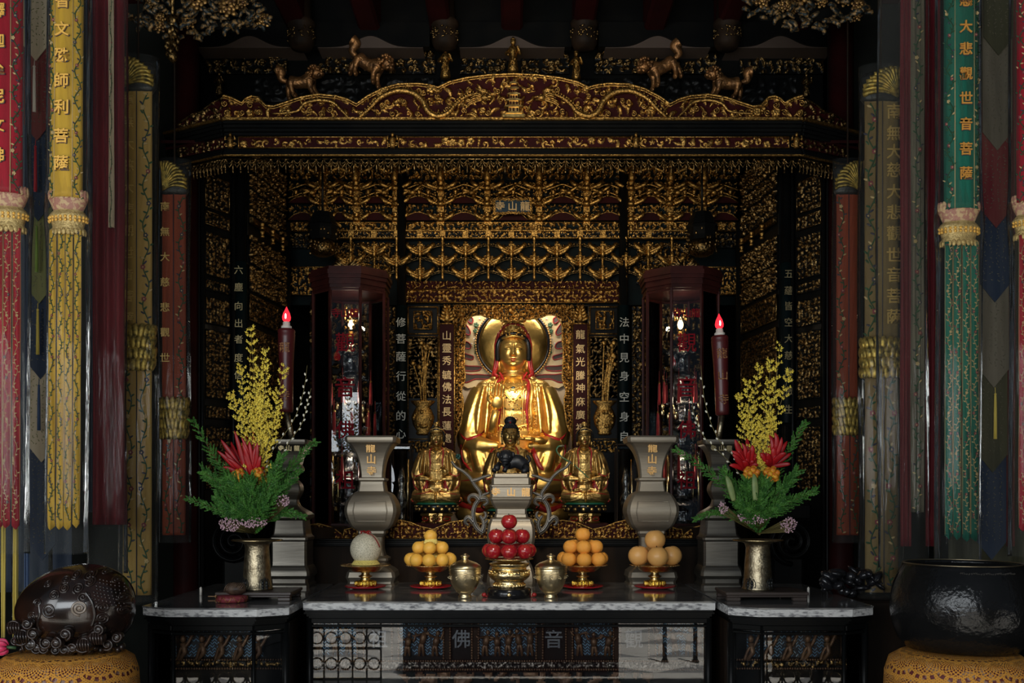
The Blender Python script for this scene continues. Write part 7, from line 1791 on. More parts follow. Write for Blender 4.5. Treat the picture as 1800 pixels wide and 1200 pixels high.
def banner(name, cx, Y, wtop, wlow, yk0, yk1, ybot, m, text, ty, tpx, size, lab, cat='banner', y0=-40, knot='rose', nst=4, sleeve=True, border=True, lean=0.0, ysl=None, tmat=None, seed=1, group=None):
    """long hanging banner; widths in photo px; parts: upper cloth, lettering, lotus knot, streamers, plastic sleeve"""
    k = s(Y); rng = random.Random(seed); t = empty(name, (X_(cx, Y), Y, Z_(ybot, Y)), lab, cat, group); t.rotation_euler = (0, lean, 0); zb0 = t.location.z
    z = lambda py: Z_(py, Y)-zb0
    W1, W2 = wtop*k, wlow*k
    def arc(w_): return lambda x: -(w_*.42)*math.sqrt(max(0, 1-(x/(w_*.55))**2))+.0
    def clothpiece(x0, x1, za, zb1, yf, nm, fold=.0015, point=0):
        n = 14; m_ = 40; V = []
        for j in range(m_+1):
            for i in range(n+1):
                u = i/n; x = x0+(x1-x0)*u; zz = zb1+(za-zb1)*j/m_
                if point and j == m_: pass
                if point: zz = zb1+(za-zb1)*j/m_-(point*(1-abs(u-.5)*2) if j == m_ else 0)
                V.append((x, yf(x)+fold*math.sin(zz*9+x*180+seed)*(1+j/m_), zz))
        Fs = [(j*(n+1)+i, j*(n+1)+i+1, (j+1)*(n+1)+i+1, (j+1)*(n+1)+i)[::-1] for j in range(m_) for i in range(n)]
        b = MB(); b.add(V, Fs); o = b.build(nm, m, t); md = o.modifiers.new('t', 'SOLIDIFY'); md.thickness = .0025; last_[0] = o; return o
    yf = arc(W1*1.0); uc = clothpiece(-W1/2, W1/2, z(yk0), z(y0), yf, 'upper_cloth')
    if border:
        b = MB()
        for sg in (-1, 1): b.tube([(sg*W1*.27, yf(W1*.27)-.002, z(y0)), (sg*W1*.27, yf(W1*.27)-.002, z(yk0))], .0018, 5, 4)
        for sg in (-1, 1): vine(b, sg*W1*.385, z(yk0), z(max(y0, -20)), W1*.20, yf, rng, .13, cream=0)
        b.build('floral_embroidery', (E1, E2, E3, E4, E3), t)
    if text:
        for ch, py in zip(text, ty): b = MB(); put_text(b, ch, (tpx*k, yf(tpx*k)-.007, z(py)), size*k, 0, .016, .06); put_text(b, ch, (tpx*k+.001, yf(tpx*k)-.004, z(py)-.001), size*k*1.05, 1, .018, .02); b.build('gold_character', (tmat or GT_, E4), t)
    # lotus knot
    K = wlow*k/2
    prof = [(.98, 0), (1.02, .06), (.86, .16), (.98, .34), (1.10, .42), (.96, .50), (.82, .56), (.88, .62), (1.06, .80), (1.12, .92), (1.02, 1.0)]
    zk0, zk1 = z(yk1), z(yk0-12); hK = zk1-zk0
    b = MB(); b.lathe([(p*K, q*hK) for p, q in prof], 28, (0, 0, zk0), sy=.62)
    b.M = [0 if (i//28) < 6 else 1 for i in range(28*(len(prof)-1))]+[0, 1]
    for q in range(13):
        a = PI+PI*q/12; r_ = K*1.06
        b.ell((r_*math.cos(a), .62*r_*math.sin(a), zk0+hK*.93), (.014, .006, .024), 7, 5, 1, rot=Matrix.Rotation(a+PI/2, 4, 'Z'))
        b.ell((K*.98*math.cos(a), .62*K*.98*math.sin(a), zk0+hK*.02), (.012, .005, .016), 7, 5, 0, rot=Matrix.Rotation(a+PI/2, 4, 'Z'))
        for zz in (.30, .38): b.ell((K*1.05*math.cos(a+.1), .62*K*1.05*math.sin(a+.1), zk0+hK*zz), (.008, .004, .008), 6, 4, 2)
    b.build('lotus_knot', (mat('gold_scale_brocade', (.62, .46, .20), .4, .45, .5, 120, (.40, .28, .10), 60), mat('rose_lotus_brocade', (.36, .16, .12), .55, 0, .3, 80, (.52, .36, .20), 55, contrast=(.47, .55)), GT_), t) if knot == 'rose' else b.build('lotus_knot', (mat('dark_gold_petals', (.30, .19, .04), .4, .5, .6, 60, (.03, .03, .01), 40), mat('dark_gold_petal', (.34, .22, .05), .4, .5, .6, 60, (.03, .03, .01), 30), E3), t)
    # streamers
    sw = W2*.93/nst
    for q in range(nst):
        xc = -W2*.93/2+sw*(q+.5); yf2 = lambda x, xc=xc: -W2*.18+.004*(q % 2)-.010*math.cos((x-xc)/sw*PI)
        clothpiece(xc-sw*.45, xc+sw*.45, z(ybot-rng.uniform(0, 6)), zk0+.01, yf2, 'streamer', .0022, point=.02)
        b = MB(); vine(b, xc, z(ybot-12), zk0, sw*.62, yf2, rng, .12, cream=0 if m in (CY, CB) else 1)
        for sg in (-1, 1): b.tube([(xc+sg*sw*.43, yf2(xc+sg*sw*.43)-.002, z(ybot-8)), (xc+sg*sw*.43, yf2(xc+sg*sw*.43)-.002, zk0)], .0011, 4, 2)
        b.build('streamer_embroidery', (E1, E2, E3, E4), last_[0])
    if sleeve:
        b = MB(); n = 30; m_ = 60; V = []; ze = z(ysl or ybot+48); zt_ = z(y0)
        for j in range(m_+1):
            zz = ze+(zt_-ze)*j/m_; knot_b = 1+.10*math.exp(-((zz-(zk0+zk1)/2)/.12)**2)
            for i in range(n):
                a = 2*PI*i/n; r_ = (max(W1, W2)*.60*knot_b)*(1+.035*math.sin(3*a+zz*3+seed)+.02*math.sin(7*a+zz*1.3)); V.append((r_*math.cos(a), .66*r_*math.sin(a), zz))
        b.add(V, [(j*n+i, j*n+(i+1) % n, (j+1)*n+(i+1) % n, (j+1)*n+i) for j in range(m_) for i in range(n)]); b.build('plastic_sleeve', VIN, t)
    return t
YN = -.62
banner('embroidered_banner', 10, YN, 66, 68, 345, 408, 925, CR, '釋迦牟尼文佛', (32, 85, 136, 182, 230, 282), -2, 25, 'crimson embroidered banner with gold characters at the edge of the picture, fish drum side', seed=3, lean=.004)
banner('embroidered_banner', 117, YN, 58, 62, 352, 412, 925, CY, '智文殊師利菩薩', (14, 63, 108, 152, 198, 248, 295), -1, 25, 'bright yellow embroidered banner with gold characters above the wooden fish drum', seed=4, lean=.006)
banner('embroidered_banner', 1685, YN+.1, 62, 66, 372, 432, 946, CG, '慈大悲觀世音菩薩', (14, 60, 98, 141, 183, 228, 271, 313), 0, 22, 'green embroidered banner with orange gold characters above the bowl gong', seed=5, tmat=mat('orange_gold_thread', (.78, .36, .07), .4, .5), ysl=985)
banner('embroidered_banner', 1812, YN+.1, 62, 60, 360, 420, 930, CR, '南無大慈大悲', (18, 62, 108, 150, 200, 290), -9, 22, 'crimson embroidered banner cut by the picture edge, bowl gong side', seed=6)
def flat_banner(cx, Y, wd, ytop, ymid, ybot, m, text, ty, tpx, size, lab, seed, mirror=1):
    k = s(Y); t = empty('lotus_topped_banner', (X_(cx, Y), Y, Z_(ybot, Y)), lab, 'banner', 'lotus topped banners'); zb0 = t.location.z; rng = random.Random(seed); W1 = wd*k; z = lambda py: Z_(py, Y)-zb0
    yf = lambda x: -.35*math.sqrt(max(0, (W1*.55)**2-x*x))
    def piece(za, zb1, nm, mm, w_=1.0):
        n = 16; m_ = 30; V = [((-.5+i/n)*W1*w_, yf((-.5+i/n)*W1*w_)+.0015*math.sin(j*.9+i*2), zb1+(za-zb1)*j/m_) for j in range(m_+1) for i in range(n+1)]
        b = MB(); b.add(V, [(j*(n+1)+i, j*(n+1)+i+1, (j+1)*(n+1)+i+1, (j+1)*(n+1)+i)[::-1] for j in range(m_) for i in range(n)]); o = b.build(nm, mm, t); md = o.modifiers.new('t', 'SOLIDIFY'); md.thickness = .0025
    piece(z(ymid[0]), z(ytop+30), 'upper_cloth', m); piece(z(ybot), z(ymid[1]-6), 'lower_cloth', m, .98)
    PET = (M['bronze_dark'], mat('dim_gold_petal', (.55, .38, .08), .4, .6, .3, 50, (.10, .08, .02), 40))
    for (ya, yb1, rows) in ((ytop, ytop+52, 3), (ymid[0], ymid[1], 4)):
        b = MB(); za, zb1 = z(yb1), z(ya); h = zb1-za
        b.lathe([(W1*.50, 0), (W1*.60, h*.15), (W1*.56, h*.5), (W1*.60, h*.8), (W1*.45, h)], 24, (0, 0, za), sy=.45)
        if rows == 3:
            for q in range(11):
                a = -.15+(PI+.2)*q/10; ex = -mirror*W1*.42; ez = za+h*.12
                P = []
                for u in np.linspace(0, 1, 7):
                    x = ex+mirror*(W1*1.02)*u*math.sin(a*.5)**1.0*(1 if q < 11 else 1); zz2 = ez+h*.95*math.sin(PI*u*.5)*math.cos(a*.46)+h*.10*math.sin(PI*u)
                    x = max(-W1*.56, min(W1*.56, x)); P.append((x, -.45*math.sqrt(max(0, (W1*.62)**2-x*x))-.004, zz2))
                b.tube(P, [W1*(.022+.055*i/6) for i in range(7)], 7, 1)
            continue_rows = 0
        else: continue_rows = rows
        for r_ in range(continue_rows):
            nP = 9
            for q in range(nP):
                a = PI+PI*(q+.5*(r_ % 2))/nP; R_ = W1*.58; zz = za+h*(r_+.6)/rows
                b.ell((R_*math.cos(a), .45*R_*math.sin(a), zz), (W1*.13, W1*.06, h/rows*.70), 8, 6, 1, rot=Matrix.Rotation(a+PI/2, 4, 'Z') @ Matrix.Rotation(.5*math.cos(a), 4, 'Y'))
        b.build('lotus_cap', PET, t)
    b = MB()
    for sg in (-.32*mirror,): vine(b, sg*-W1*1.0 if 0 else -sg*W1, z(ymid[0]), z(ytop+55), W1*.30, yf, rng, .22)
    for sg in (-.25, .25): vine(b, sg*W1, z(ybot-5), z(ymid[1]), W1*.30, yf, rng, .25)
    for x in (0.02,): b.tube([(x*W1, yf(0)-.003, z(ybot)), (x*W1, yf(0)-.003, z(ymid[1]))], .003, 4, 3); b.tube([(x*W1*mirror, yf(0)-.003, z(ymid[0])), (x*W1*mirror, yf(0)-.003, z(ytop+50))], .003, 4, 3)
    b.build('floral_embroidery', (E1, E2, E3, E4), t)
    b = MB()
    for ch, py in zip(text, ty): put_text(b, ch, (tpx*k, yf(tpx*k)-.006, z(py)), size*k, 0, .01, .06)
    if text: b.build('gold_lettering', OLD_, t)
    b = MB(); n = 26; m_ = 50; V = []
    for j in range(m_+1):
        zz = -.05+(z(ytop-10)+.05)*j/m_
        for i in range(n): a = 2*PI*i/n; r_ = W1*.66*(1+.05*math.sin(3*a+zz*3+seed)+.02*math.sin(8*a)); V.append((r_*math.cos(a), .6*r_*math.sin(a), zz))
    b.add(V, [(j*n+i, j*n+(i+1) % n, (j+1)*n+(i+1) % n, (j+1)*n+i) for j in range(m_) for i in range(n)]); b.build('plastic_sleeve', VIN, t)
    MB().tube([(0, 0, z(ytop)), (0, 0, 5.2-zb0)], .006, 6).build('hanging_cord', M['darkwood'], t)
flat_banner(243, .25, 52, 112, (575, 652), 1045, CB, '南無大慈大悲觀世音菩薩', [180+38*i for i in range(11)], -14, 20, 'old gold lotus topped banner between the maroon and the orange red hangings', 11)
flat_banner(307, 1.0, 42, 292, (702, 772), 940, CO, '南無大慈悲觀世', [365+44*i for i in range(7)], -14, 16, 'orange red lotus topped banner next to the dark hall column, fish drum side', 12)
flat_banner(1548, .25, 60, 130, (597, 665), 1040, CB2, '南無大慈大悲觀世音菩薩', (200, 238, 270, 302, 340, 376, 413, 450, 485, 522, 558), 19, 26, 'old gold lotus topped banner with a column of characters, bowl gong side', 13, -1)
flat_banner(1490, 1.0, 42, 292, (702, 765), 940, CO, '', (), 0, 16, 'orange red lotus topped banner next to the dark hall column, bowl gong side', 14, -1)
def pointed(cx, Y, wd, segs, lab, tas, seed):
    """chain of pointed brocade pennants, one over the other, each with a silk tassel"""
    k = s(Y); t = empty('pointed_pennant', (X_(cx, Y), Y, Z_(segs[-1][1], Y)), lab, 'pennant'); zb0 = t.location.z; n = len(segs)
    for i, (a, c_, m_) in enumerate(segs):
        w_ = wd*k; z0, z1 = Z_(c_, Y)-zb0, Z_(a, Y)-zb0; y = .012*i-.02
        b = MB(); b.slab([(-w_/2, z0+w_*.62), (0, z0), (w_/2, z0+w_*.62), (w_/2, z1), (-w_/2, z1)], y, y+.004); pn = b.build('brocade_pennant', m_, t)
        r = random.Random(seed+i); e = MB()
        for q in range(int((z1-z0)/.016)):
            for x in (-.34, -.14, .08, .3): 
                zz = z0+w_*.7+q*.016; 
                if zz < z1-.02: e.ell((x*w_+r.uniform(-.008, .008), y-.0005, zz+r.uniform(-.01, .01)), (r.uniform(.003, .009), .0008, .0022), 5, 3, 0, rot=Matrix.Rotation(r.uniform(0, 3), 4, 'Y'))
        if e.n: e.build('woven_pattern', E5 if m_ is not CT else CV, pn)
        if i < len(tas) and tas[i]:
            b = MB(); L_ = .26; b.tube([(0, y-.012, z0+.0), (0, y-.014, z0-.03)], .002, 5); b.ell((0, y-.014, z0-.035), .007, 8, 6); b.lathe([(.009, -L_), (.008, -L_*.5), (.006, -.045), (.004, -.035)], 8, (0, y-.014, z0)); b.build('silk_tassel', tas[i], pn)
    return t
tW, tR, tG, tY, tB = [mat(n_, c, .6, sheen=.3) for n_, c in (('white_tassel', (.55, .50, .42)), ('red_tassel_silk', (.35, .01, .02)), ('green_tassel', (.14, .22, .03)), ('yellow_tassel', (.50, .38, .06)), ('blue_tassel', (.02, .05, .12)))]
pointed(66, -.30, 46, [(-60, 110, CT), (60, 248, CD), (180, 388, CN), (300, 532, CV), (420, 665, CN), (580, 812, CT), (700, 985, CN)], 'chain of pointed brocade pennants with silk tassels between the crimson and yellow banners', (tW, tR, tG, tY, tB), 1)
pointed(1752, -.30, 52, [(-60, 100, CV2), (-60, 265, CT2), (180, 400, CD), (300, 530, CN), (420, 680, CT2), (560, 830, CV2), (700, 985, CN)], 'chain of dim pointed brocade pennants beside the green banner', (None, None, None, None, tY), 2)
def strip(cx, Y, wd, y0, y1, m, lab, seed, emb=False, grp=None, cat='hanging cloth', name='hanging_cloth'):
    k = s(Y); b = MB(); n = 24; mm = 50; w_ = wd*k; V = []
    for j in range(mm+1):
        zz = Z_(y1, Y)+(Z_(y0, Y)-Z_(y1, Y))*j/mm
        for i in range(n+1): u = i/n; V.append((X_(cx, Y)+(u-.5)*w_, Y+.018*math.sin(u*PI*2*3+seed)*(1 if wd > 30 else .3)+.004*math.sin(zz*4+u*9), zz))
    b.add(V, [(j*(n+1)+i, j*(n+1)+i+1, (j+1)*(n+1)+i+1, (j+1)*(n+1)+i)[::-1] for j in range(mm) for i in range(n)])
    if emb: vine(b, X_(cx, Y), Z_(y1, Y), Z_(y0, Y), w_*.55, lambda x: Y-.008, random.Random(seed), .2)
    o = thing(b, name, (m, E1, E2, E3, E4) if emb else m, lab, cat, grp)
    if emb: o.data.polygons.foreach_set('material_index', [x_ if i < mm*n else x_+1 for i, x_ in enumerate(b.M)])
    md = o.modifiers.new('t', 'SOLIDIFY'); md.thickness = .002; return o
strip(189, -.15, 56, -40, 922, CM, 'dark maroon hanging cloth between the yellow and old gold banners', 1)
strip(213, -.12, 9, -40, 560, CR, 'narrow bright red cloth edge beside the maroon hanging', 2)
strip(196, -.20, 9, -40, 400, CT, 'narrow pale embroidered strip over the maroon hanging', 3, True)
strip(159, .10, 14, -40, 900, CN, 'narrow dark blue hanging behind the yellow banner', 4)
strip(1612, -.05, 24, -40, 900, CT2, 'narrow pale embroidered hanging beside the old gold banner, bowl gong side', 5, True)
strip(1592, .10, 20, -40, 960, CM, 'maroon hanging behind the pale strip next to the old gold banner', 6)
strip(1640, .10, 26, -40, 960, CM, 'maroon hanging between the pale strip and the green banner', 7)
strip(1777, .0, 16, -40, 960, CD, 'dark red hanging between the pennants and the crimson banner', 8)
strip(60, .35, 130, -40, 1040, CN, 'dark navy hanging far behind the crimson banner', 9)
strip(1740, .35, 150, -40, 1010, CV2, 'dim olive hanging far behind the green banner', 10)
# clear plastic covers hanging lower behind the fish drum
for cx, wd, y1, lab in ((40, 70, 1090, 'long clear plastic cover hanging behind the wooden fish drum'), (175, 70, 1010, 'clear plastic cover over the maroon hanging'), (1600, 90, 1000, 'clear plastic cover over the pale hanging strips')):
    Y = -.25; b = MB(); n = 30; m_ = 30; k = s(Y); V = []
    for j in range(m_+1):
        zz = Z_(y1, Y)+(Z_(-40, Y)-Z_(y1, Y))*j/m_
        for i in range(n): a = 2*PI*i/n; r_ = wd*.5*k*(1+.06*math.sin(5*a+zz*2)+.03*math.sin(11*a)); V.append((X_(cx, Y)+r_*math.cos(a), Y+.10+.35*r_*math.sin(a), zz))
    b.add(V, [(j*n+i, j*n+(i+1) % n, (j+1)*n+(i+1) % n, (j+1)*n+i) for j in range(m_) for i in range(n)]); thing(b, 'plastic_cover', VIN, lab, 'plastic cover')
for cx, c_, y0, lab in ((6, tY, 880, 'olive yellow ribbon hanging beside the fish drum, nearest the picture edge'), (27, tY, 860, 'thin olive ribbon hanging behind the fish drum'), (48, tB, 850, 'thin blue ribbon hanging behind the fish drum')): strip(cx, -.45, 7, -40, 1120, c_, lab, cx, name='hanging_ribbon', cat='ribbon')
# ---------------------------------------------------------------- wooden fish drum, bowl gong and their cushions
def crochet():
    m = bpy.data.materials.new('orange_crochet'); m.use_nodes = True; nt = m.node_tree; N = nt.nodes.new; L = nt.links.new; bs = nt.nodes['Principled BSDF']; out = nt.nodes['Material Output']
    tc = N('ShaderNodeTexCoord'); sp = N('ShaderNodeSeparateXYZ'); L(tc.outputs['Object'], sp.inputs[0])
    def math_(op, a, b_=None):
        n = N('ShaderNodeMath'); n.operation = op
        for i, v in enumerate((a, b_)):
            if v is None: continue
            if isinstance(v, (int, float)): n.inputs[i].default_value = v
            else: L(v, n.inputs[i])
        return n.outputs[0]
    ang = math_('ARCTAN2', sp.outputs[1], sp.outputs[0]); rad = math_('SQRT', math_('ADD', math_('POWER', sp.outputs[0], 2), math_('POWER', sp.outputs[1], 2)))
    ln = math_('SUBTRACT', rad, sp.outputs[2])                          # runs over the top and down the side
    # fans: cell around (angle*12, ln/.13); holes follow polar grid inside each cell
    ca = math_('SUBTRACT', math_('FRACT', math_('MULTIPLY', ang, 14/(2*PI))), .5); cr = math_('SUBTRACT', math_('FRACT', math_('MULTIPLY', ln, 1/.145)), .0)
    fr = math_('SQRT', math_('ADD', math_('POWER', ca, 2), math_('POWER', cr, 2))); fa = math_('ARCTAN2', ca, cr)
    h1 = math_('MULTIPLY', math_('SINE', math_('MULTIPLY', fr, 44)), math_('SINE', math_('MULTIPLY', fa, 26)))
    inside = math_('LESS_THAN', math_('ABSOLUTE', math_('SUBTRACT', fr, .40)), .28)
    hole = math_('MULTIPLY', math_('GREATER_THAN', h1, .12), inside)
    ring = math_('MULTIPLY', math_('LESS_THAN', math_('ABSOLUTE', math_('SUBTRACT', fr, .84)), .075), math_('GREATER_THAN', math_('SINE', math_('MULTIPLY', fa, 22)), -.1))
    h2 = math_('MULTIPLY', math_('GREATER_THAN', math_('MULTIPLY', math_('SINE', math_('MULTIPLY', ang, 120)), math_('SINE', math_('MULTIPLY', ln, 420))), .72), 1)
    hh = math_('MINIMUM', math_('ADD', math_('ADD', hole, ring), h2), 1)
    tr = N('ShaderNodeBsdfTransparent'); mx = N('ShaderNodeMixShader'); L(hh, mx.inputs[0]); L(bs.outputs[0], mx.inputs[1]); L(tr.outputs[0], mx.inputs[2]); L(mx.outputs[0], out.inputs[0])
    bs.inputs['Base Color'].default_value = (.80, .36, .05, 1); bs.inputs['Roughness'].default_value = .8
    nz = N('ShaderNodeTexNoise'); nz.inputs['Scale'].default_value = 260; bp = N('ShaderNodeBump'); bp.inputs['Strength'].default_value = .6; bp.inputs['Distance'].default_value = .004; L(nz.outputs[0], bp.inputs['Height']); L(bp.outputs[0], bs.inputs['Normal'])
    return m
CRO = crochet(); CUSH = mat('maroon_cushion', (.16, .03, .03), .5, 0, .2, 60, (.35, .22, .16), 45, contrast=(.52, .60))
def cushion(cx, Y, R, ztop, lab, lab2, lab3):
    x = X_(cx, Y); h = .26
    P = [(R*.86, 0), (R*.98, .03), (R*1.0, .10), (R*.99, .17), (R*.93, .225), (R*.80, .25), (R*.5, .258), (.001, .26)]
    c = thing(MB().lathe(P, 56), 'round_cushion', CUSH, lab, 'cushion', 'round cushions'); c.location = (x, Y, ztop-.262)
    P2 = [(R*1.006, .02), (R*1.016, .10), (R*1.006, .172), (R*.945, .231), (R*.81, .257), (R*.5, .2645), (.03, .266), (.001, .266)]
    b = MB(); n = 72; V = [(r_*math.cos(2*PI*i/n), r_*math.sin(2*PI*i/n), z) for r_, z in P2 for i in range(n)]; b.add(V, [(j*n+i, j*n+(i+1) % n, (j+1)*n+(i+1) % n, (j+1)*n+i) for j in range(len(P2)-1) for i in range(n)])
    me = b.mesh('crochet_cover', CRO); o = bpy.data.objects.new('crochet_cover', me); COL.objects.link(o); o.location = (x, Y, ztop-.262); tag(o, lab2, 'crochet cover', 'orange crochet covers')
    b = MB(); z1 = ztop-.262
    b.lathe([(R*.9, z1-.03), (R*.95, z1-.025), (R*.95, z1-.005), (R*.9, z1)], 40, (0, 0, 0)); 
    for q in range(5): a = q*2*PI/5+.3; b.tube(smooth_line([(R*.8*math.cos(a), R*.8*math.sin(a), z1-.03), (R*.9*math.cos(a), R*.9*math.sin(a), z1*.5), (R*.72*math.cos(a), R*.72*math.sin(a), .0)]), .025, 8)
    b.tube([(R*.74*math.cos(a), R*.74*math.sin(a), .10) for a in np.linspace(0, 2*PI, 33)[:-1]], .015, 6, closed=True)
    o = thing(b, 'round_stool', M['rosewood'], lab3, 'stool', 'round stools'); o.location = (x, Y, 0)
YW = -.90; kW = s(YW); zW = Z_(1152, YW-.10)
cushion(117, YW, .30, zW, 'round maroon cushion under the wooden fish drum', 'orange crochet cover draped over the cushion of the wooden fish drum', 'round rosewood stool under the fish drum cushion')
cushion(1686, YW, .31, zW, 'round maroon cushion under the black bowl gong', 'orange crochet cover draped over the cushion of the bowl gong', 'round rosewood stool under the bowl gong cushion')
WOOD = mat('dark_polished_fishwood', (.030, .012, .007), .20, 0, .05, 25, (.009, .006, .005), 7, coat=.6)
WOOD2 = mat('dark_carved_wood', (.030, .016, .011), .28, 0, .15, 50, (.012, .008, .007), 20, coat=.5)
fish = empty('wooden_fish_drum', (X_(125, YW), YW, zW+.006), 'large dark carved wooden fish drum with spiral curls on the orange cushion', 'wooden fish')
cx0 = X_(132, YW)-fish.location.x
def fz(py): return Z_(py, YW-.15)-fish.location.z
b = MB(); n = 56; mrings = 40; V = []
for j in range(mrings+1):
    ph = -PI/2+PI*j/mrings
    for i in range(n):
        a = 2*PI*i/n; x, y, z = math.cos(ph)*math.cos(a), math.cos(ph)*math.sin(a), math.sin(ph)
        X, Y_, Z = .250*x*(1-abs(z))**-.06 if abs(z) < .98 else .250*x, .20*y, .195*z
        if x > 0: X *= 1.03
        if z > 0: X += .028*z; X *= 1-.05*z
        if x < 0 and z > 0: Z *= 1-.10*abs(x)
        V.append((X+cx0, Y_, Z+.190))
V = np.array(V); V[:, 2] = np.maximum(V[:, 2], .012)
Fb = [(j*n+i, j*n+(i+1) % n, (j+1)*n+(i+1) % n, (j+1)*n+i) for j in range(mrings) for i in range(n)]
b.add(V, Fb); b.build('hollow_body', WOOD, fish); sf = Skin(V, Fb)
b = MB()
def onfish(px, py, off=.0):
    x = X_(px, YW-.15)-fish.location.x; z = fz(py); h = sf.hit(x, z, off); return h
def fspiral(px, py, rpx, w_, sg, turns=2.2, mt=0):
    pts = []; 
    for k_ in range(40):
        t = k_/39; a = sg*turns*2*PI*t+px; q = rpx*(1-t*.92); p = onfish(px+q*math.cos(a), py+q*math.sin(a), .001)
        if p: pts.append(p)
    if len(pts) > 4: b.tube(pts, w_, 7, mt, up=(0, 1, 0), flat=.7)
for i, (x, y, r_) in enumerate(((128, 1010, 8), (150, 1012, 9), (117, 1032, 8), (140, 1033, 9), (101, 1044, 8), (150, 1048, 9), (114, 1019, 7), (155, 1023, 8), (62, 1082, 8), (179, 1068, 9), (178, 1086, 9), (95, 1070, 12), (204, 1052, 8), (72, 1058, 7), (50, 1100, 8), (190, 1020, 6), (205, 1075, 7), (84, 1026, 6), (170, 1006, 6))): fspiral(x, y, r_*1.1, .0044, 1 if i % 2 else -1)
L = [onfish(x, y, .001) for x, y in ((75, 1058), (78, 1078), (72, 1095), (75, 1110))]; b.tube(smooth_line([p for p in L if p]), .007, 8, flat=.6)
L = [onfish(x, y, .001) for x, y in ((152, 1040), (164, 1058), (168, 1080), (162, 1100))]; b.tube(smooth_line([p for p in L if p]), .007, 8, flat=.6)
for i in range(9):                                                     # scales
    for j in range(9):
        p = onfish(168+j*5.2+(i % 2)*2.6-i*.8, 1020+i*5.2+j*1.6, -.0005)
        if p: b.ell(p, (.0055, .003, .0045), 6, 4, 0)
b.build('carved_spirals', WOOD2, fish)
b = MB(); fspiral(146, 1067, 13, .0055, 1, 2.4); p = onfish(146, 1067, .0); b.ell(p, (.010, .008, .010), 12, 8); b.build('spiral_eye', mat('worn_silvery_wood', (.22, .17, .13), .25, 0, coat=.5), fish)
b = MB(); r = random.Random(12)                                        # ring of small dragons at the foot
for i, (x, y, sz) in enumerate(((24, 1110, 11), (38, 1125, 14), (52, 1140, 12), (68, 1118, 9), (62, 1146, 9), (90, 1134, 9), (108, 1134, 9), (126, 1118, 9), (130, 1145, 8), (150, 1138, 13), (170, 1128, 11), (182, 1142, 9), (196, 1130, 8), (80, 1146, 8), (100, 1148, 7), (116, 1148, 8), (18, 1135, 7), (176, 1112, 8), (60, 1100, 8))):
    sz *= 1.42; y -= 7
    h = sf.hit(X_(x, YW-.15)-fish.location.x, max(.02, fz(min(y, 1140))), .0); yy = (h.y if h else -.06)-.028-(.012 if y > 1125 else 0)
    c = Vector((X_(x, YW-.15)-fish.location.x, yy, max(.018, fz(y))))
    b.ell(c+Vector((0, .012, 0)), (sz*kW*.9, .03, sz*kW*.8), 12, 8)
    scroll(b, c+Vector((0, -.012, 0)), sz*kW*.8, 1.8, r.uniform(0, 6), 1 if i % 2 else -1, .0052, n=30)
    if i in (0, 1, 9, 10):
        for q in range(5): b.tube(smooth_line([c+Vector((.010*q-.02, -.014, .02)), c+Vector((.012*q-.02, -.026, 0)), c+Vector((.010*q-.015, -.016, -.025))]), .0052, 6)
for i in range(26):
    f = i/25; x = 22+f*180; h = sf.hit(X_(x, YW-.15)-fish.location.x, .035, 0); c = Vector((X_(x, YW-.15)-fish.location.x, (h.y if h else -.05)-.016, .016+.012*(i % 2))); b.ell(c, (.013, .022, .016), 8, 6)
b.build('dragon_foot', WOOD2, fish)
# bowl gong
GONG = mat('hammered_black_bronze', (.030, .030, .030), .16, .7, .35, 48, (.022, .022, .022), 10)
YG = -.85; kG = s(YG-.25)
g = empty('bowl_gong', (X_(1691, YG), YG, zW+.0045), 'very large black hammered bronze bowl gong on an orange cushion', 'bowl gong')
P = [(.18, 0), (.235, .008), (.272, .05), (.297, .12), (.304, .18), (.302, .23), (.290, .29), (.268, .345), (.254, .372), (.252, .383), (.240, .384), (.238, .372), (.25, .345), (.28, .25), (.285, .18), (.25, .08), (.15, .03), (.001, .025)]
MB().lathe(P, 72).build('gong_body', GONG, g)
b = MB(); b.tube([(.247*math.cos(a), .247*math.sin(a), .3855) for a in np.linspace(0, 2*PI, 65)[:-1]], .0035, 6, closed=True); b.build('worn_rim', mat('worn_bronze_edge', (.30, .24, .15), .3, .9), g)
b = MB()
for q in range(30): a = -PI/2-.45+q*.031; scroll(b, (.261*math.cos(a), .261*math.sin(a)-.0035, .357), .0045, .8, q, 1, .0012, n=8)
b.build('engraved_band', mat('engraved_line', (.10, .09, .08), .5, .6), g)
# pink lotus bud at the picture edge
b = MB(); c = Vector((0, 0, .0))
for q in range(7):
    a = q*.9; petalshape(b, (-.02, .006*math.sin(a), .02+.006*math.cos(a)), (.045, .010*math.sin(a), .018+.014*math.cos(a)), .016, Vector((.0, .014*math.sin(a), .014*math.cos(a))))
b.tube([(.04, 0, .018), (.075, .01, .014)], .007, 8, 1)
o = thing(b, 'pink_lotus_bud', (mat('hot_pink_petal', (.62, .02, .10), .45, sheen=.3), M['leafgreen']), 'hot pink cloth lotus bud on the cushion edge beside the fish drum', 'lotus bud'); o.location = (X_(2, YW-.14)+.0, YW-.12, zW+.004)
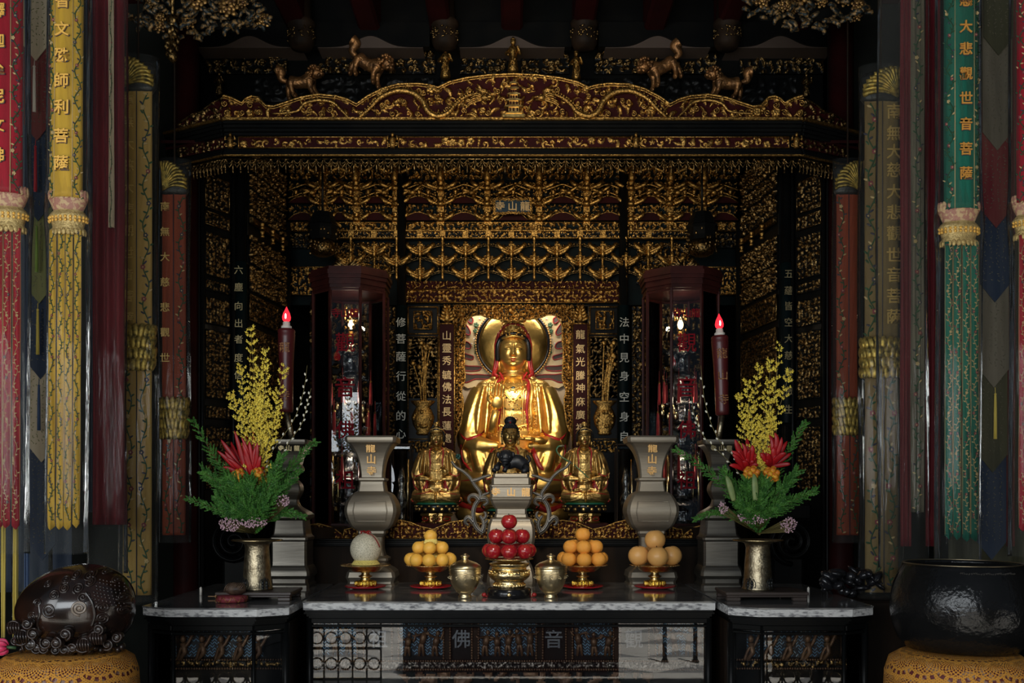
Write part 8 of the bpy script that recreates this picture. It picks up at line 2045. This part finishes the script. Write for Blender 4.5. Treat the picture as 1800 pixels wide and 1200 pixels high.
# dark bundle behind the bowl gong
b = MB(); r = random.Random(5)
for q in range(40): b.ell((r.uniform(-.16, .16), r.uniform(-.10, .10), .05+r.uniform(0, .12)), (r.uniform(.02, .06), r.uniform(.02, .05), r.uniform(.01, .03)), 8, 6, rot=Matrix.Rotation(r.uniform(-1, 1), 4, 'Y'))
o = thing(b, 'plastic_bundle', mat('black_plastic', (.012, .012, .014), .2, 0, .5, 12, coat=.3), 'crumpled black plastic bundle on a stand behind the bowl gong', 'plastic bundle'); o.location = (X_(1530, -.05), .25, Z_(1062, -.05))
b = MB(); b.box((0, 0, .43), (.42, .30, .86), bev=.01); o = thing(b, 'side_chest', M['darkwood'], 'dark wooden chest behind the bowl gong carrying a black bundle', 'chest'); o.location = (2.10, .25, 0); o.scale = (1, 1, Z_(1062, -.05)/.86)

# ---------------------------------------------------------------- carvings above the crest and in the corners
def lion(b, sx, sc_):
    f = lambda x, y, z: (x*sc_*sx, y*sc_, z*sc_)
    b.tube([f(*p) for p in smooth_line([(-.30, 0, .36), (-.12, 0, .33), (.08, 0, .34), (.22, 0, .42)], 4)], [v*sc_*1.25 for v in (.11, .12, .12, .11, .11, .11, .11, .12, .13, .13, .13, .12, .12)], 12)
    b.ell(f(.34, -.02, .52), (.15*sc_, .13*sc_, .14*sc_), 14, 10); b.ell(f(.46, -.04, .47), (.08*sc_, .08*sc_, .06*sc_), 10, 8)
    for (x0, x1, y) in ((-.30, -.36, .07), (-.26, -.20, -.07), (.20, .34, .07), (.18, .24, -.08)):
        b.tube([f(*p) for p in smooth_line([(x0, y, .33), ((x0+x1)/2-.03, y, .18), (x1, y, .02), (x1+.05, y-.03, .0)], 4)], [v*sc_*1.3 for v in (.09, .08, .07, .06, .05, .045, .04, .04, .04, .04, .045, .045, .03)], 8)
    b.tube([f(*p) for p in smooth_line([(-.36, 0, .38), (-.50, 0, .45), (-.48, 0, .62), (-.58, 0, .66)], 5)], [sc_*(.05+.006*q) for q in range(16)], 8)
    r = random.Random(3)
    for q in range(44): a = r.uniform(0, 6.28); e = r.uniform(-.6, 1.3); b.ell(f(.30+.18*math.cos(a)*math.cos(e), -.02+.16*math.sin(a)*math.cos(e), .50+.18*math.sin(e)), .042*sc_, 6, 5)
LM = mat('gilt_brown_lion', (.42, .20, .07), .38, .7, .6, 60, (.12, .06, .025), 22)
for (px, py, w_, sx, tilt, lab) in ((528, 170, 62, 1, -.08, 'gilt brown carved lion standing over the outer crest scroll, red banner side'), (652, 150, 66, 1, .45, 'gilt brown carved lion tumbling head down, red banner side'), (1160, 155, 66, -1, -.45, 'gilt brown carved lion tumbling head down, green banner side'), (1280, 172, 62, -1, .08, 'gilt brown carved lion standing over the outer crest scroll, green banner side')):
    Y = 2.15; b = MB(); lion(b, sx, w_*s(Y)*1.2); b.xf(Matrix.Rotation(tilt, 4, 'Y')); o = thing(b, 'lion_carving', LM, lab, 'lion carving', 'lion carvings above the crest'); o.location = W(px, py+5, Y)
for (px, py, h_, lab) in ((902, 128, 62, 'gilt standing figure in the centre above the crest'), (783, 138, 58, 'gilt standing figure above the crest, red banner side'), (1013, 140, 52, 'gilt standing figure with a raised arm above the crest, green banner side'), (385, 168, 44, 'dim gilt figure at the crest end, red banner side'), (1418, 170, 44, 'dim gilt figure at the crest end, green banner side')):
    Y = 2.12; h = h_*s(Y); b = MB()
    b.lathe([(h*.13, 0), (h*.16, h*.08), (h*.12, h*.3), (h*.10, h*.42), (h*.13, h*.6), (h*.12, h*.72), (h*.05, h*.80)], 14, (0, 0, 0)); b.ell((0, -.005, h*.88), (h*.075, h*.075, h*.095), 10, 8); b.lathe([(h*.07, 0), (h*.08, h*.03), (h*.02, h*.10)], 10, (0, 0, h*.93))
    for sg in (-1, 1): b.tube(smooth_line([(sg*h*.11, 0, h*.68), (sg*h*.20, -.02, h*.52), (sg*h*.12, -.05, h*(.45 if sg < 0 else .70))]), h*.04, 7)
    r = random.Random(px)
    for q in range(14): b.tube([(r.uniform(-.12, .12)*h, -.11*h, r.uniform(.05, .6)*h), (r.uniform(-.12, .12)*h, -.13*h, r.uniform(.05, .6)*h)], h*.014, 5)
    o = thing(b, 'figure_carving', M['gilt'] if py < 145 else M['gilt_dim'], lab, 'figure carving', 'figure carvings above the crest'); o.location = W(px, py, Y)
def corner(cx, cy, wpx, hpx, lab, seed, n):
    Y = .9; k = s(Y); r = random.Random(seed); t = empty('carved_corner_bracket', W(cx, cy+hpx/2, Y), lab, 'carved bracket', 'carved flower brackets', kind=None)
    O = t.location
    b = MB(); b.box((0, .10, hpx*k*.72), (wpx*k*.9, .05, hpx*k*.8), bev=.02); b.build('bracket_board', M['lacquer'], t)
    p1 = mat('faded_blossom_paint', (.42, .24, .07), .42, .7, .4, 50, (.08, .04, .02), 60) if seed == 1 else bpy.data.materials['faded_blossom_paint']; p2 = mat('blue_grey_leaf_paint', (.010, .017, .018), .5, .3, .3, 50, (.26, .15, .05), 60, contrast=(.46, .62)) if seed == 1 else bpy.data.materials['blue_grey_leaf_paint']
    b = MB()
    for q in range(n):
        c = Vector((r.uniform(-.5, .5)*wpx*k, r.uniform(-.05, .08), hpx*k*r.uniform(.15, 1.0)))
        c.z = max(c.z, abs(c.x)/(wpx*k)*hpx*k*.9)
        R_ = r.uniform(.03, .06)
        for lay in range(3):
            for j in range(7): a = j*.9+lay*.4; rr_ = R_*(1-.28*lay); b.ell(c+Vector((rr_*math.cos(a), -.012*lay, rr_*math.sin(a))), (R_*.34, R_*.16, R_*.30), 7, 5, 0, rot=Matrix.Rotation(-a, 4, 'Y'))
    b.build('carved_blossoms', p1, t)
    b = MB()
    for q in range(n*12):
        c = Vector((r.uniform(-.55, .55)*wpx*k, r.uniform(-.02, .10), hpx*k*r.uniform(.05, 1.0))); c.z = max(c.z, abs(c.x)/(wpx*k)*hpx*k*.9)
        leafwing(b, c, .05, r.uniform(-.06, .06), r.choice((-1, 1)), .011)
    b.build('carved_leaves', p2, t)
corner(345, 22, 230, 95, 'carved and painted blossom bracket in the top corner, red banner side', 1, 12)
corner(1425, 10, 190, 80, 'carved and painted blossom bracket in the top corner, green banner side', 2, 9)
b = MB(); r = random.Random(7)
for q in range(24): b.ell((r.uniform(-.03, .03), r.uniform(-.03, .03), r.uniform(0, .22)), (.02, .02, .025), 7, 5)
b.lathe([(.001, -.05), (.03, -.02), (.035, .0), (.02, .02), (.03, .2), (.04, .24)], 12); b.tube([(0, 0, .2), (0, 0, .9)], .012, 6)
o = thing(b, 'hanging_pendant', M['gilt_dim'], 'dim gilt hanging pendant under the blossom bracket in the top corner', 'pendant'); o.location = W(303, 112, .9)

MAP = {'gold_lettering': ('vessel_body', 'wax_body', 'plaque_board', 'upper_cloth', 'couplet_sleeve'), 'gold_character': ('upper_cloth', 'board'), 'floral_embroidery': ('upper_cloth',), 'brass_rim': ('vase_body',),
       'dark_foot_opening': ('vase_body',), 'engraved_marks': ('vase_body',), 'marble_edge': ('marble_top',), 'filament': ('flame_bulb',), 'lotus_petals': ('lotus_seat',), 'green_rim': ('lotus_seat',), 'red_outline': ('pedestal',), 'dragon_boss': ('pedestal',),
       'red_jewel': ('curled_hair',), 'engraved_band': ('jar_body', 'gong_body'), 'embossed_pattern': ('urn_body',), 'spiral_eye': ('hollow_body',), 'carved_spirals': ('hollow_body',), 'worn_rim': ('gong_body',), 'belly_frame': ('vessel_body',),
       'gold_frame': ('board',), 'scrolled_frame': ('plaque_board',), 'robe_ornament': ('body',), 'robe_lining': ('body',), 'jewels': ('body',), 'gold_piping': ()}
stem_ = lambda o: o.name.split('.')[0]
for top in [o for o in bpy.data.objects if o.parent is None and o.children]:
    kids = {}
    for c in top.children: kids.setdefault(stem_(c), c)
    for c in list(top.children):
        for tg in MAP.get(stem_(c), ()):
            if tg in kids and kids[tg] is not c: c.parent = kids[tg]; break
bpy.data.objects.remove(_to)
